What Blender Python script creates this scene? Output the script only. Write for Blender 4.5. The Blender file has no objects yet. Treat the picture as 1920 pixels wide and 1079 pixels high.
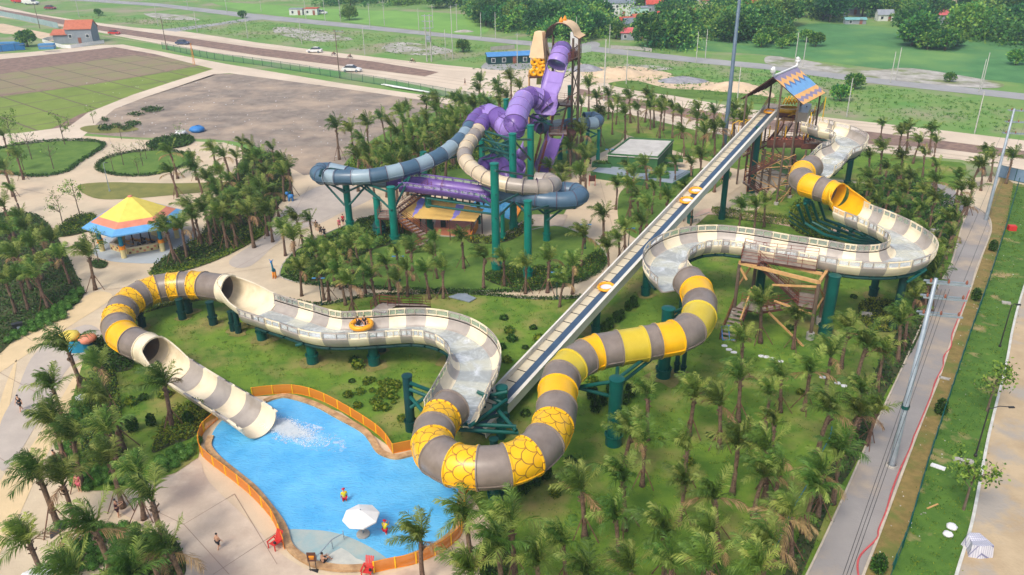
import bpy, math, random
from mathutils import Vector as V, Matrix
from mathutils.geometry import tessellate_polygon
random.seed(7)
S = bpy.context.scene
R = math.radians
# ---------------------------------------------------------------- camera, sky, sun, exposure
CH = 42.0; FPX = 1493.0; PITCH = R(25.3); ROLL = R(0.7)
r0 = V((1, 0, 0)); fw = V((0, math.cos(PITCH), -math.sin(PITCH))); u0 = r0.cross(fw)
ri = r0 * math.cos(ROLL) - u0 * math.sin(ROLL); up = ri.cross(fw)
CAM = V((0, 0, CH))
cd = bpy.data.cameras.new('camera'); cam = bpy.data.objects.new('camera', cd)
S.collection.objects.link(cam); S.camera = cam
cd.sensor_width = 36; cd.lens = FPX * 36 / 1920; cd.clip_end = 4000; cd.clip_start = 0.5
m = Matrix((ri, up, -fw)).transposed().to_4x4(); m.translation = CAM; cam.matrix_world = m
W = bpy.data.worlds.new('World'); S.world = W; W.use_nodes = True
nt = W.node_tree; sky = nt.nodes.new('ShaderNodeTexSky'); sky.sky_type = 'NISHITA'; sky.sun_disc = False
SUN_EL, SUN_AZ = R(52), R(215)       # azimuth clockwise from +Y : sun high, behind the viewer's left
sky.sun_elevation = SUN_EL; sky.sun_rotation = SUN_AZ; sky.dust_density = 4.0; sky.air_density = 1.0; sky.ozone_density = 1.0
nt.links.new(sky.outputs[0], nt.nodes['Background'].inputs[0]); nt.nodes['Background'].inputs[1].default_value = 0.14
sd = bpy.data.lights.new('sun', 'SUN'); sd.energy = 1.35; sd.angle = R(16); sd.color = (1, 0.93, 0.82)
so = bpy.data.objects.new('sun', sd); S.collection.objects.link(so)
sdir = V((math.sin(SUN_AZ) * math.cos(SUN_EL), math.cos(SUN_AZ) * math.cos(SUN_EL), math.sin(SUN_EL)))
so.rotation_euler = sdir.to_track_quat('Z', 'Y').to_euler()
S.view_settings.view_transform = 'Standard'; S.view_settings.look = 'None'
S.view_settings.exposure = 0.63; S.view_settings.gamma = 1

def P(x, y, z=0.0):
    """world point at height z seen at photo pixel (x, y)"""
    d = fw * FPX + ri * (x - 960) - up * (y - 539.5)
    return CAM + d * ((z - CH) / d.z)
def PC(pts, z=None): return [P(p[0], p[1], p[2] if z is None else z) for p in pts]
Z = V((0, 0, 1)); X = V((1, 0, 0)); Y = V((0, 1, 0))
rnd = random.uniform
# ---------------------------------------------------------------- materials
MATS = {}
def L(h):
    """sRGB 0-255 triple -> linear"""
    return tuple(((c / 255) / 12.92 if c / 255 <= .04045 else ((c / 255 + .055) / 1.055) ** 2.4) for c in h)
def mat(name, c1, c2=None, scale=1.0, rough=0.6, bump=0.0, bscale=None, spec=0.4, detail=6, c3=None, s3=0.1, t3=(.5, .62), rand=0.0, metal=0, trans=0, alpha=1):
    if name in MATS: return MATS[name]
    M = bpy.data.materials.new(name); MATS[name] = M; M.use_nodes = True
    t = M.node_tree; b = t.nodes['Principled BSDF']
    b.inputs['Roughness'].default_value = rough; b.inputs['Specular IOR Level'].default_value = spec
    b.inputs['Metallic'].default_value = metal; b.inputs['Alpha'].default_value = alpha
    tc = t.nodes.new('ShaderNodeTexCoord')
    if c2 is None: c2 = tuple(c * 0.86 for c in c1)
    n = t.nodes.new('ShaderNodeTexNoise'); n.inputs['Scale'].default_value = scale; n.inputs['Detail'].default_value = detail
    n.inputs['Roughness'].default_value = .65
    t.links.new(tc.outputs['Object'], n.inputs['Vector'])
    r = t.nodes.new('ShaderNodeValToRGB'); r.color_ramp.elements[0].position = .36; r.color_ramp.elements[1].position = .64
    r.color_ramp.elements[0].color = (*c1, 1); r.color_ramp.elements[1].color = (*c2, 1)
    t.links.new(n.outputs['Fac'], r.inputs[0]); out = r.outputs[0]
    if c3:
        n3 = t.nodes.new('ShaderNodeTexNoise'); n3.inputs['Scale'].default_value = s3; n3.inputs['Detail'].default_value = 8; n3.inputs['Roughness'].default_value = .6
        t.links.new(tc.outputs['Object'], n3.inputs['Vector'])
        r3 = t.nodes.new('ShaderNodeValToRGB'); r3.color_ramp.elements[0].position = t3[0]; r3.color_ramp.elements[1].position = t3[1]
        t.links.new(n3.outputs['Fac'], r3.inputs[0])
        mx = t.nodes.new('ShaderNodeMixRGB'); t.links.new(r3.outputs[0], mx.inputs[0]); t.links.new(out, mx.inputs[1])
        mx.inputs[2].default_value = (*c3, 1); out = mx.outputs[0]
    if rand:
        oi = t.nodes.new('ShaderNodeObjectInfo'); hs = t.nodes.new('ShaderNodeHueSaturation')
        mr = t.nodes.new('ShaderNodeMapRange'); mr.inputs[3].default_value = 1 - rand; mr.inputs[4].default_value = 1 + rand
        t.links.new(oi.outputs['Random'], mr.inputs[0]); t.links.new(mr.outputs[0], hs.inputs['Value'])
        mr2 = t.nodes.new('ShaderNodeMapRange'); mr2.inputs[3].default_value = .5 - rand * .07; mr2.inputs[4].default_value = .5 + rand * .05
        mm = t.nodes.new('ShaderNodeMath'); mm.operation = 'FRACT'; m2 = t.nodes.new('ShaderNodeMath'); m2.operation = 'MULTIPLY'; m2.inputs[1].default_value = 7.3
        t.links.new(oi.outputs['Random'], m2.inputs[0]); t.links.new(m2.outputs[0], mm.inputs[0]); t.links.new(mm.outputs[0], mr2.inputs[0]); t.links.new(mr2.outputs[0], hs.inputs['Hue'])
        t.links.new(out, hs.inputs['Color']); out = hs.outputs[0]
    t.links.new(out, b.inputs['Base Color'])
    if bump:
        nb = t.nodes.new('ShaderNodeTexNoise'); nb.inputs['Scale'].default_value = bscale or scale * 4; nb.inputs['Detail'].default_value = 4
        t.links.new(tc.outputs['Object'], nb.inputs['Vector'])
        bp = t.nodes.new('ShaderNodeBump'); bp.inputs['Strength'].default_value = bump; bp.inputs['Distance'].default_value = .1
        t.links.new(nb.outputs['Fac'], bp.inputs['Height']); t.links.new(bp.outputs[0], b.inputs['Normal'])
    if trans: b.inputs['Transmission Weight'].default_value = trans
    return M
def leafmat(name, c1, c2, rand=.25, scale=3):
    if name in MATS: return MATS[name]
    M = mat(name, c1, c2, scale=scale, rough=.5, rand=rand, spec=.3)
    t = M.node_tree; b = t.nodes['Principled BSDF']; tr = t.nodes.new('ShaderNodeBsdfTranslucent'); mx = t.nodes.new('ShaderNodeMixShader'); mx.inputs[0].default_value = .25
    src = b.inputs['Base Color'].links[0].from_socket
    t.links.new(src, tr.inputs[0]); t.links.new(b.outputs[0], mx.inputs[1]); t.links.new(tr.outputs[0], mx.inputs[2])
    t.links.new(mx.outputs[0], t.nodes['Material Output'].inputs[0]); return M

YEL = mat('yellow_fibreglass', L((236, 182, 24)), L((228, 172, 20)), .5, .3, c3=L((218, 158, 24)), s3=.4, t3=(.5, .75))
PYEL = mat('pale_yellow_fibreglass', L((206, 184, 60)), L((196, 172, 48)), .5, .28)
GRY = mat('taupe_fibreglass', L((138, 126, 116)), L((122, 111, 102)), .7, .34, c3=L((110, 98, 86)), s3=.4, t3=(.5, .75))
CRM = mat('cream_fibreglass', L((232, 219, 190)), L((222, 208, 176)), .5, .38, c3=L((204, 188, 152)), s3=.5, t3=(.52, .78))
LGRY = mat('taupe_flume_fibreglass', L((172, 164, 154)), L((156, 148, 140)), .7, .38, c3=L((140, 130, 118)), s3=.5, t3=(.52, .78))
PUR = mat('purple_fibreglass', L((116, 88, 158)), L((104, 78, 146)), .4, .3)
LPUR = mat('lilac_fibreglass', L((158, 134, 200)), L((146, 122, 188)), .4, .3)
DBLU = mat('slate_blue_fibreglass', L((78, 104, 124)), L((68, 94, 114)), .4, .3)
LBLU = mat('pale_blue_fibreglass', L((142, 162, 172)), L((132, 152, 164)), .4, .3)
TAN1 = mat('sand_fibreglass', L((204, 188, 158)), L((192, 176, 148)), .4, .3)
TAN2 = mat('warm_grey_fibreglass', L((160, 150, 138)), L((146, 137, 126)), .4, .3)
GRN = mat('green_painted_steel', L((10, 86, 78)), L((8, 74, 68)), .6, .38)
DGRN = mat('dark_green_painted_steel', L((14, 62, 60)), L((10, 54, 52)), .6, .45)
RUST = mat('dark_brown_steel', L((92, 58, 48)), L((74, 46, 40)), 1.5, .6)
RED = mat('red_brown_rail_paint', L((128, 66, 50)), L((110, 56, 44)), 1.5, .6)
WOOD = mat('tan_timber_beam', L((206, 164, 108)), L((184, 142, 90)), 2, .7)
DWOOD = mat('weathered_timber', L((112, 96, 80)), L((88, 74, 62)), 2, .8)
DECK = mat('grey_deck', L((152, 140, 128)), L((126, 114, 104)), 1.5, .8)
CONC = mat('concrete', L((176, 172, 164)), L((154, 150, 142)), .7, .85, .3, 6)
GALV = mat('galvanised_steel', L((158, 168, 176)), L((136, 148, 158)), 1.2, .45, metal=.3)
STONE = mat('tan_stone_coping', L((196, 160, 116)), L((150, 116, 80)), 1.3, .8, .5, 5)
ORG = mat('orange_paint', L((238, 150, 34)), L((222, 132, 26)), 1, .5)
FYEL = mat('yellow_paint', L((240, 190, 30)), L((226, 174, 24)), 1, .5)
WHT = mat('white_paint', (.78, .78, .76), (.7, .7, .68), 1, .6)
BLK = mat('black_plastic', (.02, .02, .022), (.03, .03, .03), 1, .5)
BLUEP = mat('blue_paint', L((60, 130, 196)), L((50, 116, 180)), 1, .5)
TEALP = mat('teal_blue_paint', L((20, 130, 160)), L((16, 116, 148)), 1, .5)
PINK = mat('salmon_paint', L((214, 136, 108)), L((200, 124, 98)), 1, .6)
PYLP = mat('pale_yellow_paint', L((222, 206, 150)), L((206, 190, 134)), 1, .6)
LYEL = mat('lemon_paint', L((232, 210, 96)), L((220, 198, 84)), 1, .6)
REDP = mat('red_paint', L((206, 52, 46)), L((186, 44, 40)), 1, .5)
BELT = mat('blue_grey_belt', L((66, 88, 112)), L((56, 76, 98)), 1, .45)
DIRT = mat('brown_soil', L((158, 134, 116)), L((130, 108, 94)), .5, .95, .5, 3, c3=L((178, 156, 138)), s3=.12)
TRUNK = mat('palm_bark', L((132, 108, 88)), L((86, 68, 56)), 5, .9, .6, 12, rand=.15)
BARK = mat('tree_bark', L((120, 106, 90)), L((84, 72, 60)), 4, .9)
STAKE = mat('timber_stake', L((120, 88, 70)), L((96, 70, 56)), 3, .8)
FRG = leafmat('palm_frond_green', L((102, 132, 52)), L((64, 98, 38)), .3)
FRY = leafmat('palm_frond_young', L((154, 166, 84)), L((118, 140, 60)))
FRD = leafmat('palm_frond_dry', L((178, 150, 104)), L((140, 112, 76)))
SHR = leafmat('shrub_leaf', L((84, 124, 46)), L((48, 84, 30)), .15)
SHD = leafmat('dark_shrub_leaf', L((50, 80, 36)), L((34, 58, 28)), .15)
SHY = leafmat('yellow_shrub_leaf', L((150, 160, 48)), L((96, 120, 36)), .15)
TL1 = leafmat('broadleaf', L((92, 148, 66)), L((56, 110, 50)), .3, .5)
TL2 = leafmat('broadleaf_light', L((146, 176, 72)), L((98, 148, 56)), .3, .5)
TL3 = leafmat('broadleaf_dark', L((52, 110, 58)), L((34, 84, 48)), .3, .5)
SKIN = mat('skin', L((206, 160, 130)), L((196, 148, 118)), 3, .55)
HAIR = mat('black_hair', (.015, .012, .01), (.02, .016, .014), 5, .5)
BLKC = mat('black_cloth', (.02, .02, .025), (.03, .03, .035), 5, .8)
REDC = mat('red_cloth', L((200, 30, 48)), L((180, 26, 42)), 5, .8)
YELC = mat('yellow_cloth', L((232, 212, 30)), L((214, 196, 26)), 5, .8)
MARC = mat('maroon_cloth', L((84, 44, 54)), L((70, 38, 46)), 5, .8)
PNKC = mat('pink_cloth', L((214, 110, 120)), L((196, 96, 108)), 5, .8)
WHC = mat('white_cloth', (.75, .75, .75), (.65, .65, .67), 5, .8)

def scale_mat():
    M = mat('yellow_scale_pattern_fibreglass', L((238, 186, 30)), L((230, 176, 26)), .5, .28)
    t = M.node_tree; b = t.nodes['Principled BSDF']; src = b.inputs['Base Color'].links[0].from_socket
    uv = t.nodes.new('ShaderNodeUVMap'); sp = t.nodes.new('ShaderNodeSeparateXYZ'); t.links.new(uv.outputs[0], sp.inputs[0])
    def mth(op, a, bb=None, c=None):
        n = t.nodes.new('ShaderNodeMath'); n.operation = op
        for i, v in enumerate((a, bb, c)):
            if v is None: continue
            if isinstance(v, (int, float)): n.inputs[i].default_value = v
            else: t.links.new(v, n.inputs[i])
        return n.outputs[0]
    v2 = mth('MULTIPLY', sp.outputs[1], 2.0); row = mth('FLOOR', v2); odd = mth('MODULO', row, 2.0)
    off = mth('MULTIPLY', odd, .5); fu = mth('FRACT', mth('ADD', sp.outputs[0], off)); fu = mth('SUBTRACT', fu, .5)
    fv = mth('MULTIPLY', mth('FRACT', v2), .5)
    d = mth('SQRT', mth('ADD', mth('MULTIPLY', fu, fu), mth('MULTIPLY', fv, fv)))
    ln = mth('LESS_THAN', mth('ABSOLUTE', mth('SUBTRACT', d, .47)), .03)
    mx = t.nodes.new('ShaderNodeMixRGB'); t.links.new(ln, mx.inputs[0]); t.links.new(src, mx.inputs[1]); mx.inputs[2].default_value = (*L((150, 106, 44)), 1)
    t.links.new(mx.outputs[0], b.inputs['Base Color']); return M
SCL = scale_mat()
# ---------------------------------------------------------------- object helpers
BASE = {}
def tag(o, label=None, cat=None, group=None, kind=None):
    if label: o['label'] = label
    if cat: o['category'] = cat
    if group: o['group'] = group
    if kind: o['kind'] = kind
    return o
def thing(name, label, cat, loc, group=None):
    o = bpy.data.objects.new(name, None); S.collection.objects.link(o); o.location = loc; o.empty_display_size = .2
    BASE[o.name] = V(loc); return tag(o, label, cat, group)
class MB:
    def __init__(s): s.v = []; s.f = []; s.m = []; s.uv = {}
    def quad(s, a, b, c, d, m=0): i = len(s.v); s.v += [a, b, c, d]; s.f.append((i, i+1, i+2, i+3)); s.m.append(m); return s
    def tri(s, a, b, c, m=0): i = len(s.v); s.v += [a, b, c]; s.f.append((i, i+1, i+2)); s.m.append(m); return s
    def box(s, c, size, ax=None, m=0):
        """box centred at c; ax = rotation about z (radians) or 3 axes"""
        if ax is None: ax = 0
        if isinstance(ax, (int, float)): ax = (V((math.cos(ax), math.sin(ax), 0)), V((-math.sin(ax), math.cos(ax), 0)), Z)
        c = V(c); i = len(s.v)
        for k in range(8):
            s.v.append(c + ax[0] * size[0] * (.5 if k & 1 else -.5) + ax[1] * size[1] * (.5 if k & 2 else -.5) + ax[2] * size[2] * (.5 if k & 4 else -.5))
        for q in ((0, 2, 3, 1), (4, 5, 7, 6), (0, 1, 5, 4), (2, 6, 7, 3), (0, 4, 6, 2), (1, 3, 7, 5)):
            s.f.append(tuple(i + a for a in q)); s.m.append(m)
        return s
    def bar(s, a, b, w, h=None, m=0):
        a = V(a); b = V(b); d = b - a; l = d.length
        if l < 1e-4: return s
        d /= l; sd_ = d.cross(Z)
        if sd_.length < 1e-3: sd_ = X.copy()
        sd_.normalize(); u_ = sd_.cross(d)
        return s.box((a + b) / 2, (w, l, h or w), (sd_, d, u_), m)
    def rod(s, pts, r, n=8, m=0, caps=True, radii=None):
        pts = [V(p) for p in pts]; i0 = len(s.v); k = len(pts)
        for j, p in enumerate(pts):
            d = (pts[min(j+1, k-1)] - pts[max(j-1, 0)]).normalized()
            a = d.cross(Z)
            if a.length < .05: a = d.cross(Y)
            a.normalize(); b = a.cross(d); rr = radii[j] if radii else r
            for q in range(n):
                t = 2 * math.pi * q / n; s.v.append(p + a * (math.cos(t) * rr) + b * (math.sin(t) * rr))
        for j in range(k - 1):
            for q in range(n):
                q2 = (q + 1) % n; s.f.append((i0 + j*n + q, i0 + j*n + q2, i0 + (j+1)*n + q2, i0 + (j+1)*n + q)); s.m.append(m)
        if caps:
            s.f.append(tuple(i0 + q for q in range(n))[::-1]); s.m.append(m)
            s.f.append(tuple(i0 + (k-1)*n + q for q in range(n))); s.m.append(m)
        return s
    def lathe(s, c, prof, n=16, m=0, sq=1.0, ph=0.0, ax=None):
        c = V(c); i0 = len(s.v); ax = ax or (X, Y, Z)
        for (r, z) in prof:
            for q in range(n):
                t = 2 * math.pi * q / n + ph; s.v.append(c + ax[0] * (r * math.cos(t)) + ax[1] * (r * sq * math.sin(t)) + ax[2] * z)
        for j in range(len(prof) - 1):
            for q in range(n):
                q2 = (q + 1) % n; s.f.append((i0 + j*n + q, i0 + j*n + q2, i0 + (j+1)*n + q2, i0 + (j+1)*n + q)); s.m.append(m)
        return s
    def blob(s, c, r, n=10, m=0, j=.12, sq=1.0):
        c = V(c); i0 = len(s.v); k = n // 2
        for a in range(k + 1):
            th = math.pi * a / k
            for q in range(n):
                t = 2 * math.pi * q / n; rr = r * (1 + rnd(-j, j))
                s.v.append(c + V((rr * math.sin(th) * math.cos(t), rr * math.sin(th) * math.sin(t), rr * sq * math.cos(th))))
        for a in range(k):
            for q in range(n):
                q2 = (q + 1) % n; s.f.append((i0 + a*n + q, i0 + (a+1)*n + q, i0 + (a+1)*n + q2, i0 + a*n + q2)); s.m.append(m)
        return s
    def prism(s, pts, z0, z1, m=0, top=True, bot=True):
        """vertical prism over world polygon pts"""
        k = len(pts); i0 = len(s.v)
        for p in pts: s.v.append(V((p[0], p[1], z0)))
        for p in pts: s.v.append(V((p[0], p[1], z1)))
        for q in range(k):
            q2 = (q + 1) % k; s.f.append((i0 + q, i0 + q2, i0 + k + q2, i0 + k + q)); s.m.append(m)
        tr = tessellate_polygon([[V((p[0], p[1], 0)) for p in pts]])
        for t in tr:
            a = s.v[i0+t[0]]; b = s.v[i0+t[1]]; c = s.v[i0+t[2]]
            if (b - a).cross(c - a).z < 0: t = (t[0], t[2], t[1])
            if top: s.f.append(tuple(i0 + k + q for q in t)); s.m.append(m)
            if bot: s.f.append(tuple(i0 + q for q in t[::-1])); s.m.append(m)
        return s
    def build(s, name, mats, parent=None, smooth=False):
        if not isinstance(mats, (list, tuple)): mats = [mats]
        b = V((0, 0, 0))
        if parent is not None: b = BASE[parent.name]
        me = bpy.data.meshes.new(name); me.from_pydata([tuple(V(v) - b) for v in s.v], [], s.f)
        for mm in mats: me.materials.append(mm)
        if len(mats) > 1: me.polygons.foreach_set('material_index', s.m)
        if s.uv:
            ul = me.uv_layers.new(name='UVMap')
            for p in me.polygons:
                u = s.uv.get(p.index)
                if u:
                    for li, w in zip(p.loop_indices, u): ul.data[li].uv = w
        if smooth: me.polygons.foreach_set('use_smooth', [True] * len(me.polygons))
        me.update()
        o = bpy.data.objects.new(name, me); S.collection.objects.link(o)
        if parent is not None: o.parent = parent; BASE[o.name] = b
        else: BASE[o.name] = V((0, 0, 0))
        return o
def autosmooth(o, ang=40):
    me = o.data; me.polygons.foreach_set('use_smooth', [True] * len(me.polygons))
    import bmesh
    bm = bmesh.new(); bm.from_mesh(me); bmesh.ops.remove_doubles(bm, verts=bm.verts, dist=.0005)
    for e in bm.edges:
        if len(e.link_faces) == 2 and e.calc_face_angle(0) > R(ang): e.smooth = False
    bm.to_mesh(me); bm.free(); return o
def copy_tree(o, parent=None):
    c = o.copy(); S.collection.objects.link(c)
    if parent is not None: c.parent = parent
    for ch in [x for x in bpy.data.objects if x.parent == o]: copy_tree(ch, c)
    return c
def kids(o): return [x for x in o.children]
def dup(o, loc, rz=0, sc=1, label=None, group=None, tree=None):
    c = o.copy(); S.collection.objects.link(c); c.location = loc; c.rotation_euler = (0, 0, rz); c.scale = (sc, sc, sc)
    if label: c['label'] = label
    if group: c['group'] = group
    for ch in tree or []:
        d = ch[0].copy(); S.collection.objects.link(d); d.parent = c
        for g in ch[1]:
            e = g.copy(); S.collection.objects.link(e); e.parent = d
    return c
def tree_of(o):
    al = list(bpy.data.objects)
    return [(c, [g for g in al if g.parent == c]) for c in al if c.parent == o]
def cr(pts, n=6, closed=False):
    """Catmull-Rom through pts"""
    k = len(pts); out = []
    rng = range(k) if closed else range(k - 1)
    for i in rng:
        if closed: a, b, c, d = pts[i-1], pts[i], pts[(i+1) % k], pts[(i+2) % k]
        else:
            b, c = pts[i], pts[i+1]; a = pts[i-1] if i else b*2 - c; d = pts[i+2] if i+2 < k else c*2 - b
        for j in range(n):
            t = j / n; out.append(.5 * (2*b + (c-a)*t + (2*a-5*b+4*c-d)*t*t + (3*b-a-3*c+d)*t**3))
    if not closed: out.append(pts[-1].copy())
    return out
def sheet(name, pts, z, m, smooth=5, kind='structure', parent=None, world=False):
    w = [V((*p[:2], 0)) if world else P(*p) for p in pts]
    if smooth: w = cr(w, smooth, True)
    b = MB(); i0 = 0; b.v = [V((p.x, p.y, z)) for p in w]
    for t in tessellate_polygon([[V((p.x, p.y, 0)) for p in w]]):
        a, bb, c = (b.v[q] for q in t)
        if (bb - a).cross(c - a).z < 0: t = (t[0], t[2], t[1])
        b.f.append(tuple(t)); b.m.append(0)
    o = b.build(name, m, parent)
    if kind: o['kind'] = kind
    return o
def ribbon(pts, w, z, closed=False, n=6, mb=None, h=0, m=0):
    """strip of world width w along px path; h>0 gives a solid kerb"""
    c = cr([P(*p[:2]) if not isinstance(p, V) else p for p in pts], n, closed); b = mb or MB(); k = len(c); Lf = []; Rt = []
    for i, p in enumerate(c):
        d = (c[(i+1) % k] - c[i-1]) if closed else (c[min(i+1, k-1)] - c[max(i-1, 0)])
        d.z = 0; d.normalize(); s_ = d.cross(Z); Lf.append(p - s_*w/2); Rt.append(p + s_*w/2)
    for i in range(k if closed else k - 1):
        j = (i+1) % k; f = lambda p, zz: V((p.x, p.y, zz))
        b.quad(f(Lf[i], z+h), f(Rt[i], z+h), f(Rt[j], z+h), f(Lf[j], z+h), m)
        if h:
            b.quad(f(Lf[i], z), f(Lf[i], z+h), f(Lf[j], z+h), f(Lf[j], z), m); b.quad(f(Rt[i], z+h), f(Rt[i], z), f(Rt[j], z), f(Rt[j], z+h), m)
    return b
def inpoly(p, poly):
    c = False; k = len(poly)
    for i in range(k):
        a = poly[i]; b = poly[i-1]
        if (a.y > p.y) != (b.y > p.y) and p.x < (b.x-a.x)*(p.y-a.y)/(b.y-a.y)+a.x: c = not c
    return c
def leafq(b, p, d, l, w, m=0):
    """one leaf blade: base p, direction d"""
    s_ = d.cross(V((rnd(-1, 1), rnd(-1, 1), rnd(-1, 1)))); 
    if s_.length < 1e-3: s_ = X.copy()
    s_.normalize(); b.quad(p, p + d*l*.5 + s_*w, p + d*l, p + d*l*.5 - s_*w, m)
def rdir(zmin=-1):
    while 1:
        d = V((rnd(-1, 1), rnd(-1, 1), rnd(zmin, 1)))
        if .1 < d.length < 1: return d.normalized()
NBED = 0
BEDM = mat('planting_bed_soil', L((74, 78, 44)), L((56, 66, 34)), 1.5, .95, .6, 8)
def cover(name, px, dens, h, sz, mats, label=None, wt=None, smooth=5, thingy=None):
    """shrubby ground cover filling a photo-space polygon"""
    w = cr([P(*p) for p in px], smooth, True) if smooth else [P(*p) for p in px]
    if dens > 24: global NBED; NBED += 1; sheet('planting_bed', px, .1045+NBED*.0012, BEDM, smooth)
    x0 = min(p.x for p in w); x1 = max(p.x for p in w); y0 = min(p.y for p in w); y1 = max(p.y for p in w)
    b = MB(); n = int((x1-x0)*(y1-y0)*dens)
    for _ in range(min(n, 26000)):
        p = V((rnd(x0, x1), rnd(y0, y1), 0))
        if not inpoly(p, w): continue
        hh = h * (.5 + .5*math.sin(p.x*2.3 + 1.3*math.sin(p.y*1.7)) * math.cos(p.y*2.1)) * .6 + h*.4
        m_ = random.choices(range(len(mats)), wt)[0] if wt else random.randrange(len(mats))
        p.z = .04 + rnd(.3, 1)*hh; leafq(b, p, rdir(-.1), sz*rnd(.7, 1.4), sz*.3, m_)
    o = b.build(name, mats); tag(o, label, None, None, 'stuff'); return o
# ================================================================ GROUND AND SETTING
FIELD = mat('field_grass', L((92, 138, 60)), L((124, 146, 80)), .09, .95, .7, 1.2, c3=L((150, 142, 116)), s3=.035, t3=(.5, .66))
GRASSB = mat('bright_field_grass', L((122, 166, 74)), L((104, 148, 66)), .05, .95, .4, 2)
GRASSM = mat('meadow_grass', L((84, 134, 76)), L((64, 114, 62)), .12, .95, .8, 1.5, c3=L((110, 148, 78)), s3=.03)
LAWN = mat('lawn_grass', L((108, 137, 42)), L((74, 110, 30)), .35, .95, .8, 9, c3=L((146, 136, 80)), s3=.16, t3=(.5, .69))
LAWNG = mat('green_lawn_grass', L((76, 108, 36)), L((100, 128, 50)), .35, .95, .7, 9)
LAWND = mat('dry_lawn_grass', L((128, 126, 66)), L((108, 112, 56)), .4, .95, .6, 8)
VERGE = mat('verge_grass', L((84, 118, 40)), L((64, 100, 32)), .6, .95, .7, 9, c3=L((158, 138, 96)), s3=.25, t3=(.56, .66))
BRGR = mat('straw_grass', L((142, 122, 72)), L((118, 104, 58)), 1.2, .95, .7, 9, c3=L((104, 112, 52)), s3=.4)
PLAZA = mat('stamped_concrete_plaza', L((202, 186, 158)), L((184, 168, 142)), .25, .85, .25, 5, c3=L((206, 184, 154)), s3=.05, t3=(.45, .7))
YPLZ = mat('yellow_stamped_concrete', L((214, 190, 148)), L((200, 178, 138)), .3, .85, .2, 5)
GPLZ = mat('grey_stamped_concrete', L((182, 172, 160)), L((168, 158, 148)), .3, .85, .2, 5)
DECKM = mat('pool_deck_concrete', L((204, 186, 164)), L((184, 166, 146)), .35, .8, .25, 4, c3=L((178, 158, 140)), s3=.2)
ROADT = mat('dusty_tan_road', L((212, 196, 174)), L((196, 180, 158)), .08, .95, .2, 2)
ROADG = mat('grey_village_road', L((160, 160, 158)), L((142, 142, 142)), .1, .95)
WALK = mat('grey_walkway', L((150, 146, 142)), L((134, 130, 128)), .12, .9, .2, 6, c3=L((170, 156, 138)), s3=.12)
MED = mat('brown_median_soil', L((148, 122, 106)), L((112, 92, 82)), .5, .95, .8, 2)
BARE = mat('bare_plot_soil', L((148, 136, 122)), L((120, 108, 98)), .3, .95, 1, 1.5, c3=L((176, 156, 134)), s3=.09, t3=(.45, .7))
DUSTR = mat('dusty_dirt_road', L((186, 166, 134)), L((168, 148, 118)), .3, .95, .4, 4, c3=L((160, 152, 140)), s3=.2)
GRAV = mat('grey_gravel', L((158, 158, 162)), L((128, 128, 134)), .8, .95, .8, 3)
SANDM = mat('sand_heap', L((214, 190, 158)), L((190, 168, 138)), .3, .95, .5, 2)
RUBBLE = mat('rubble_ground', L((188, 184, 176)), L((140, 136, 122)), .25, .95, .8, 1.2, c3=L((120, 130, 82)), s3=.12)
def sodmat(name, c1, c2, rot):
    M = mat(name, c1, c2, .15, .95, bump=.4, bscale=6); t = M.node_tree; b = t.nodes['Principled BSDF']
    src = b.inputs['Base Color'].links[0].from_socket
    tc = t.nodes.new('ShaderNodeTexCoord'); mp = t.nodes.new('ShaderNodeMapping'); mp.inputs['Rotation'].default_value = (0, 0, rot)
    br = t.nodes.new('ShaderNodeTexBrick'); br.inputs['Scale'].default_value = 1; br.inputs['Brick Width'].default_value = 9; br.inputs['Row Height'].default_value = 13
    br.inputs['Mortar Size'].default_value = .28; br.offset = 0; br.inputs['Mortar Smooth'].default_value = .3
    br.inputs['Mortar'].default_value = (*L((104, 92, 74)), 1)
    t.links.new(tc.outputs['Object'], mp.inputs[0]); t.links.new(mp.outputs[0], br.inputs['Vector']); t.links.new(src, br.inputs['Color1']); t.links.new(src, br.inputs['Color2'])
    t.links.new(br.outputs[0], b.inputs['Base Color']); return M
SR = math.atan2((P(400,132)-P(0,196)).y, (P(400,132)-P(0,196)).x); SR = -SR
SOD = sodmat('sod_plots', L((124, 142, 60)), L((108, 126, 52)), SR); SOD2 = sodmat('pale_sod_plots', L((134, 132, 88)), L((140, 120, 100)), SR)

g = MB(); g.quad(V((-1600, -300, 0)), V((1600, -300, 0)), V((1600, 2600, 0)), V((-1600, 2600, 0))); tag(g.build('ground', FIELD), kind='structure')
# far fields
sheet('paddy_field', [(400, 4), (640, 18), (820, 24), (905, 34), (905, 64), (780, 56), (620, 38), (500, 28)], .03, GRASSB)
sheet('meadow', [(1285, 92), (1300, 74), (1440, 66), (1520, 45), (1640, 50), (1780, 66), (1990, 90), (2000, 156), (1850, 150), (1640, 128), (1440, 104)], .03, GRASSM)
sheet('rough_ground', [(1440, 106), (1500, 112), (1620, 132), (1700, 128), (1800, 142), (1880, 158), (1850, 166), (1720, 156), (1600, 142), (1500, 130), (1440, 122)], .06, RUBBLE)
sheet('rough_ground', [(515, 52), (560, 54), (650, 70), (655, 76), (590, 78), (520, 64)], .06, RUBBLE)
sheet('rough_ground', [(740, 80), (800, 84), (850, 96), (800, 104), (740, 100), (715, 92)], .06, RUBBLE)
sheet('rough_ground', [(270, 25), (330, 28), (375, 38), (300, 36)], .06, RUBBLE)
sheet('rough_ground', [(1170, 122), (1230, 124), (1260, 130), (1200, 134)], .06, RUBBLE)
sheet('rough_ground', [(0, 45), (50, 55), (110, 68), (95, 78), (50, 66), (0, 62)], .05, SANDM)
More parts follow.
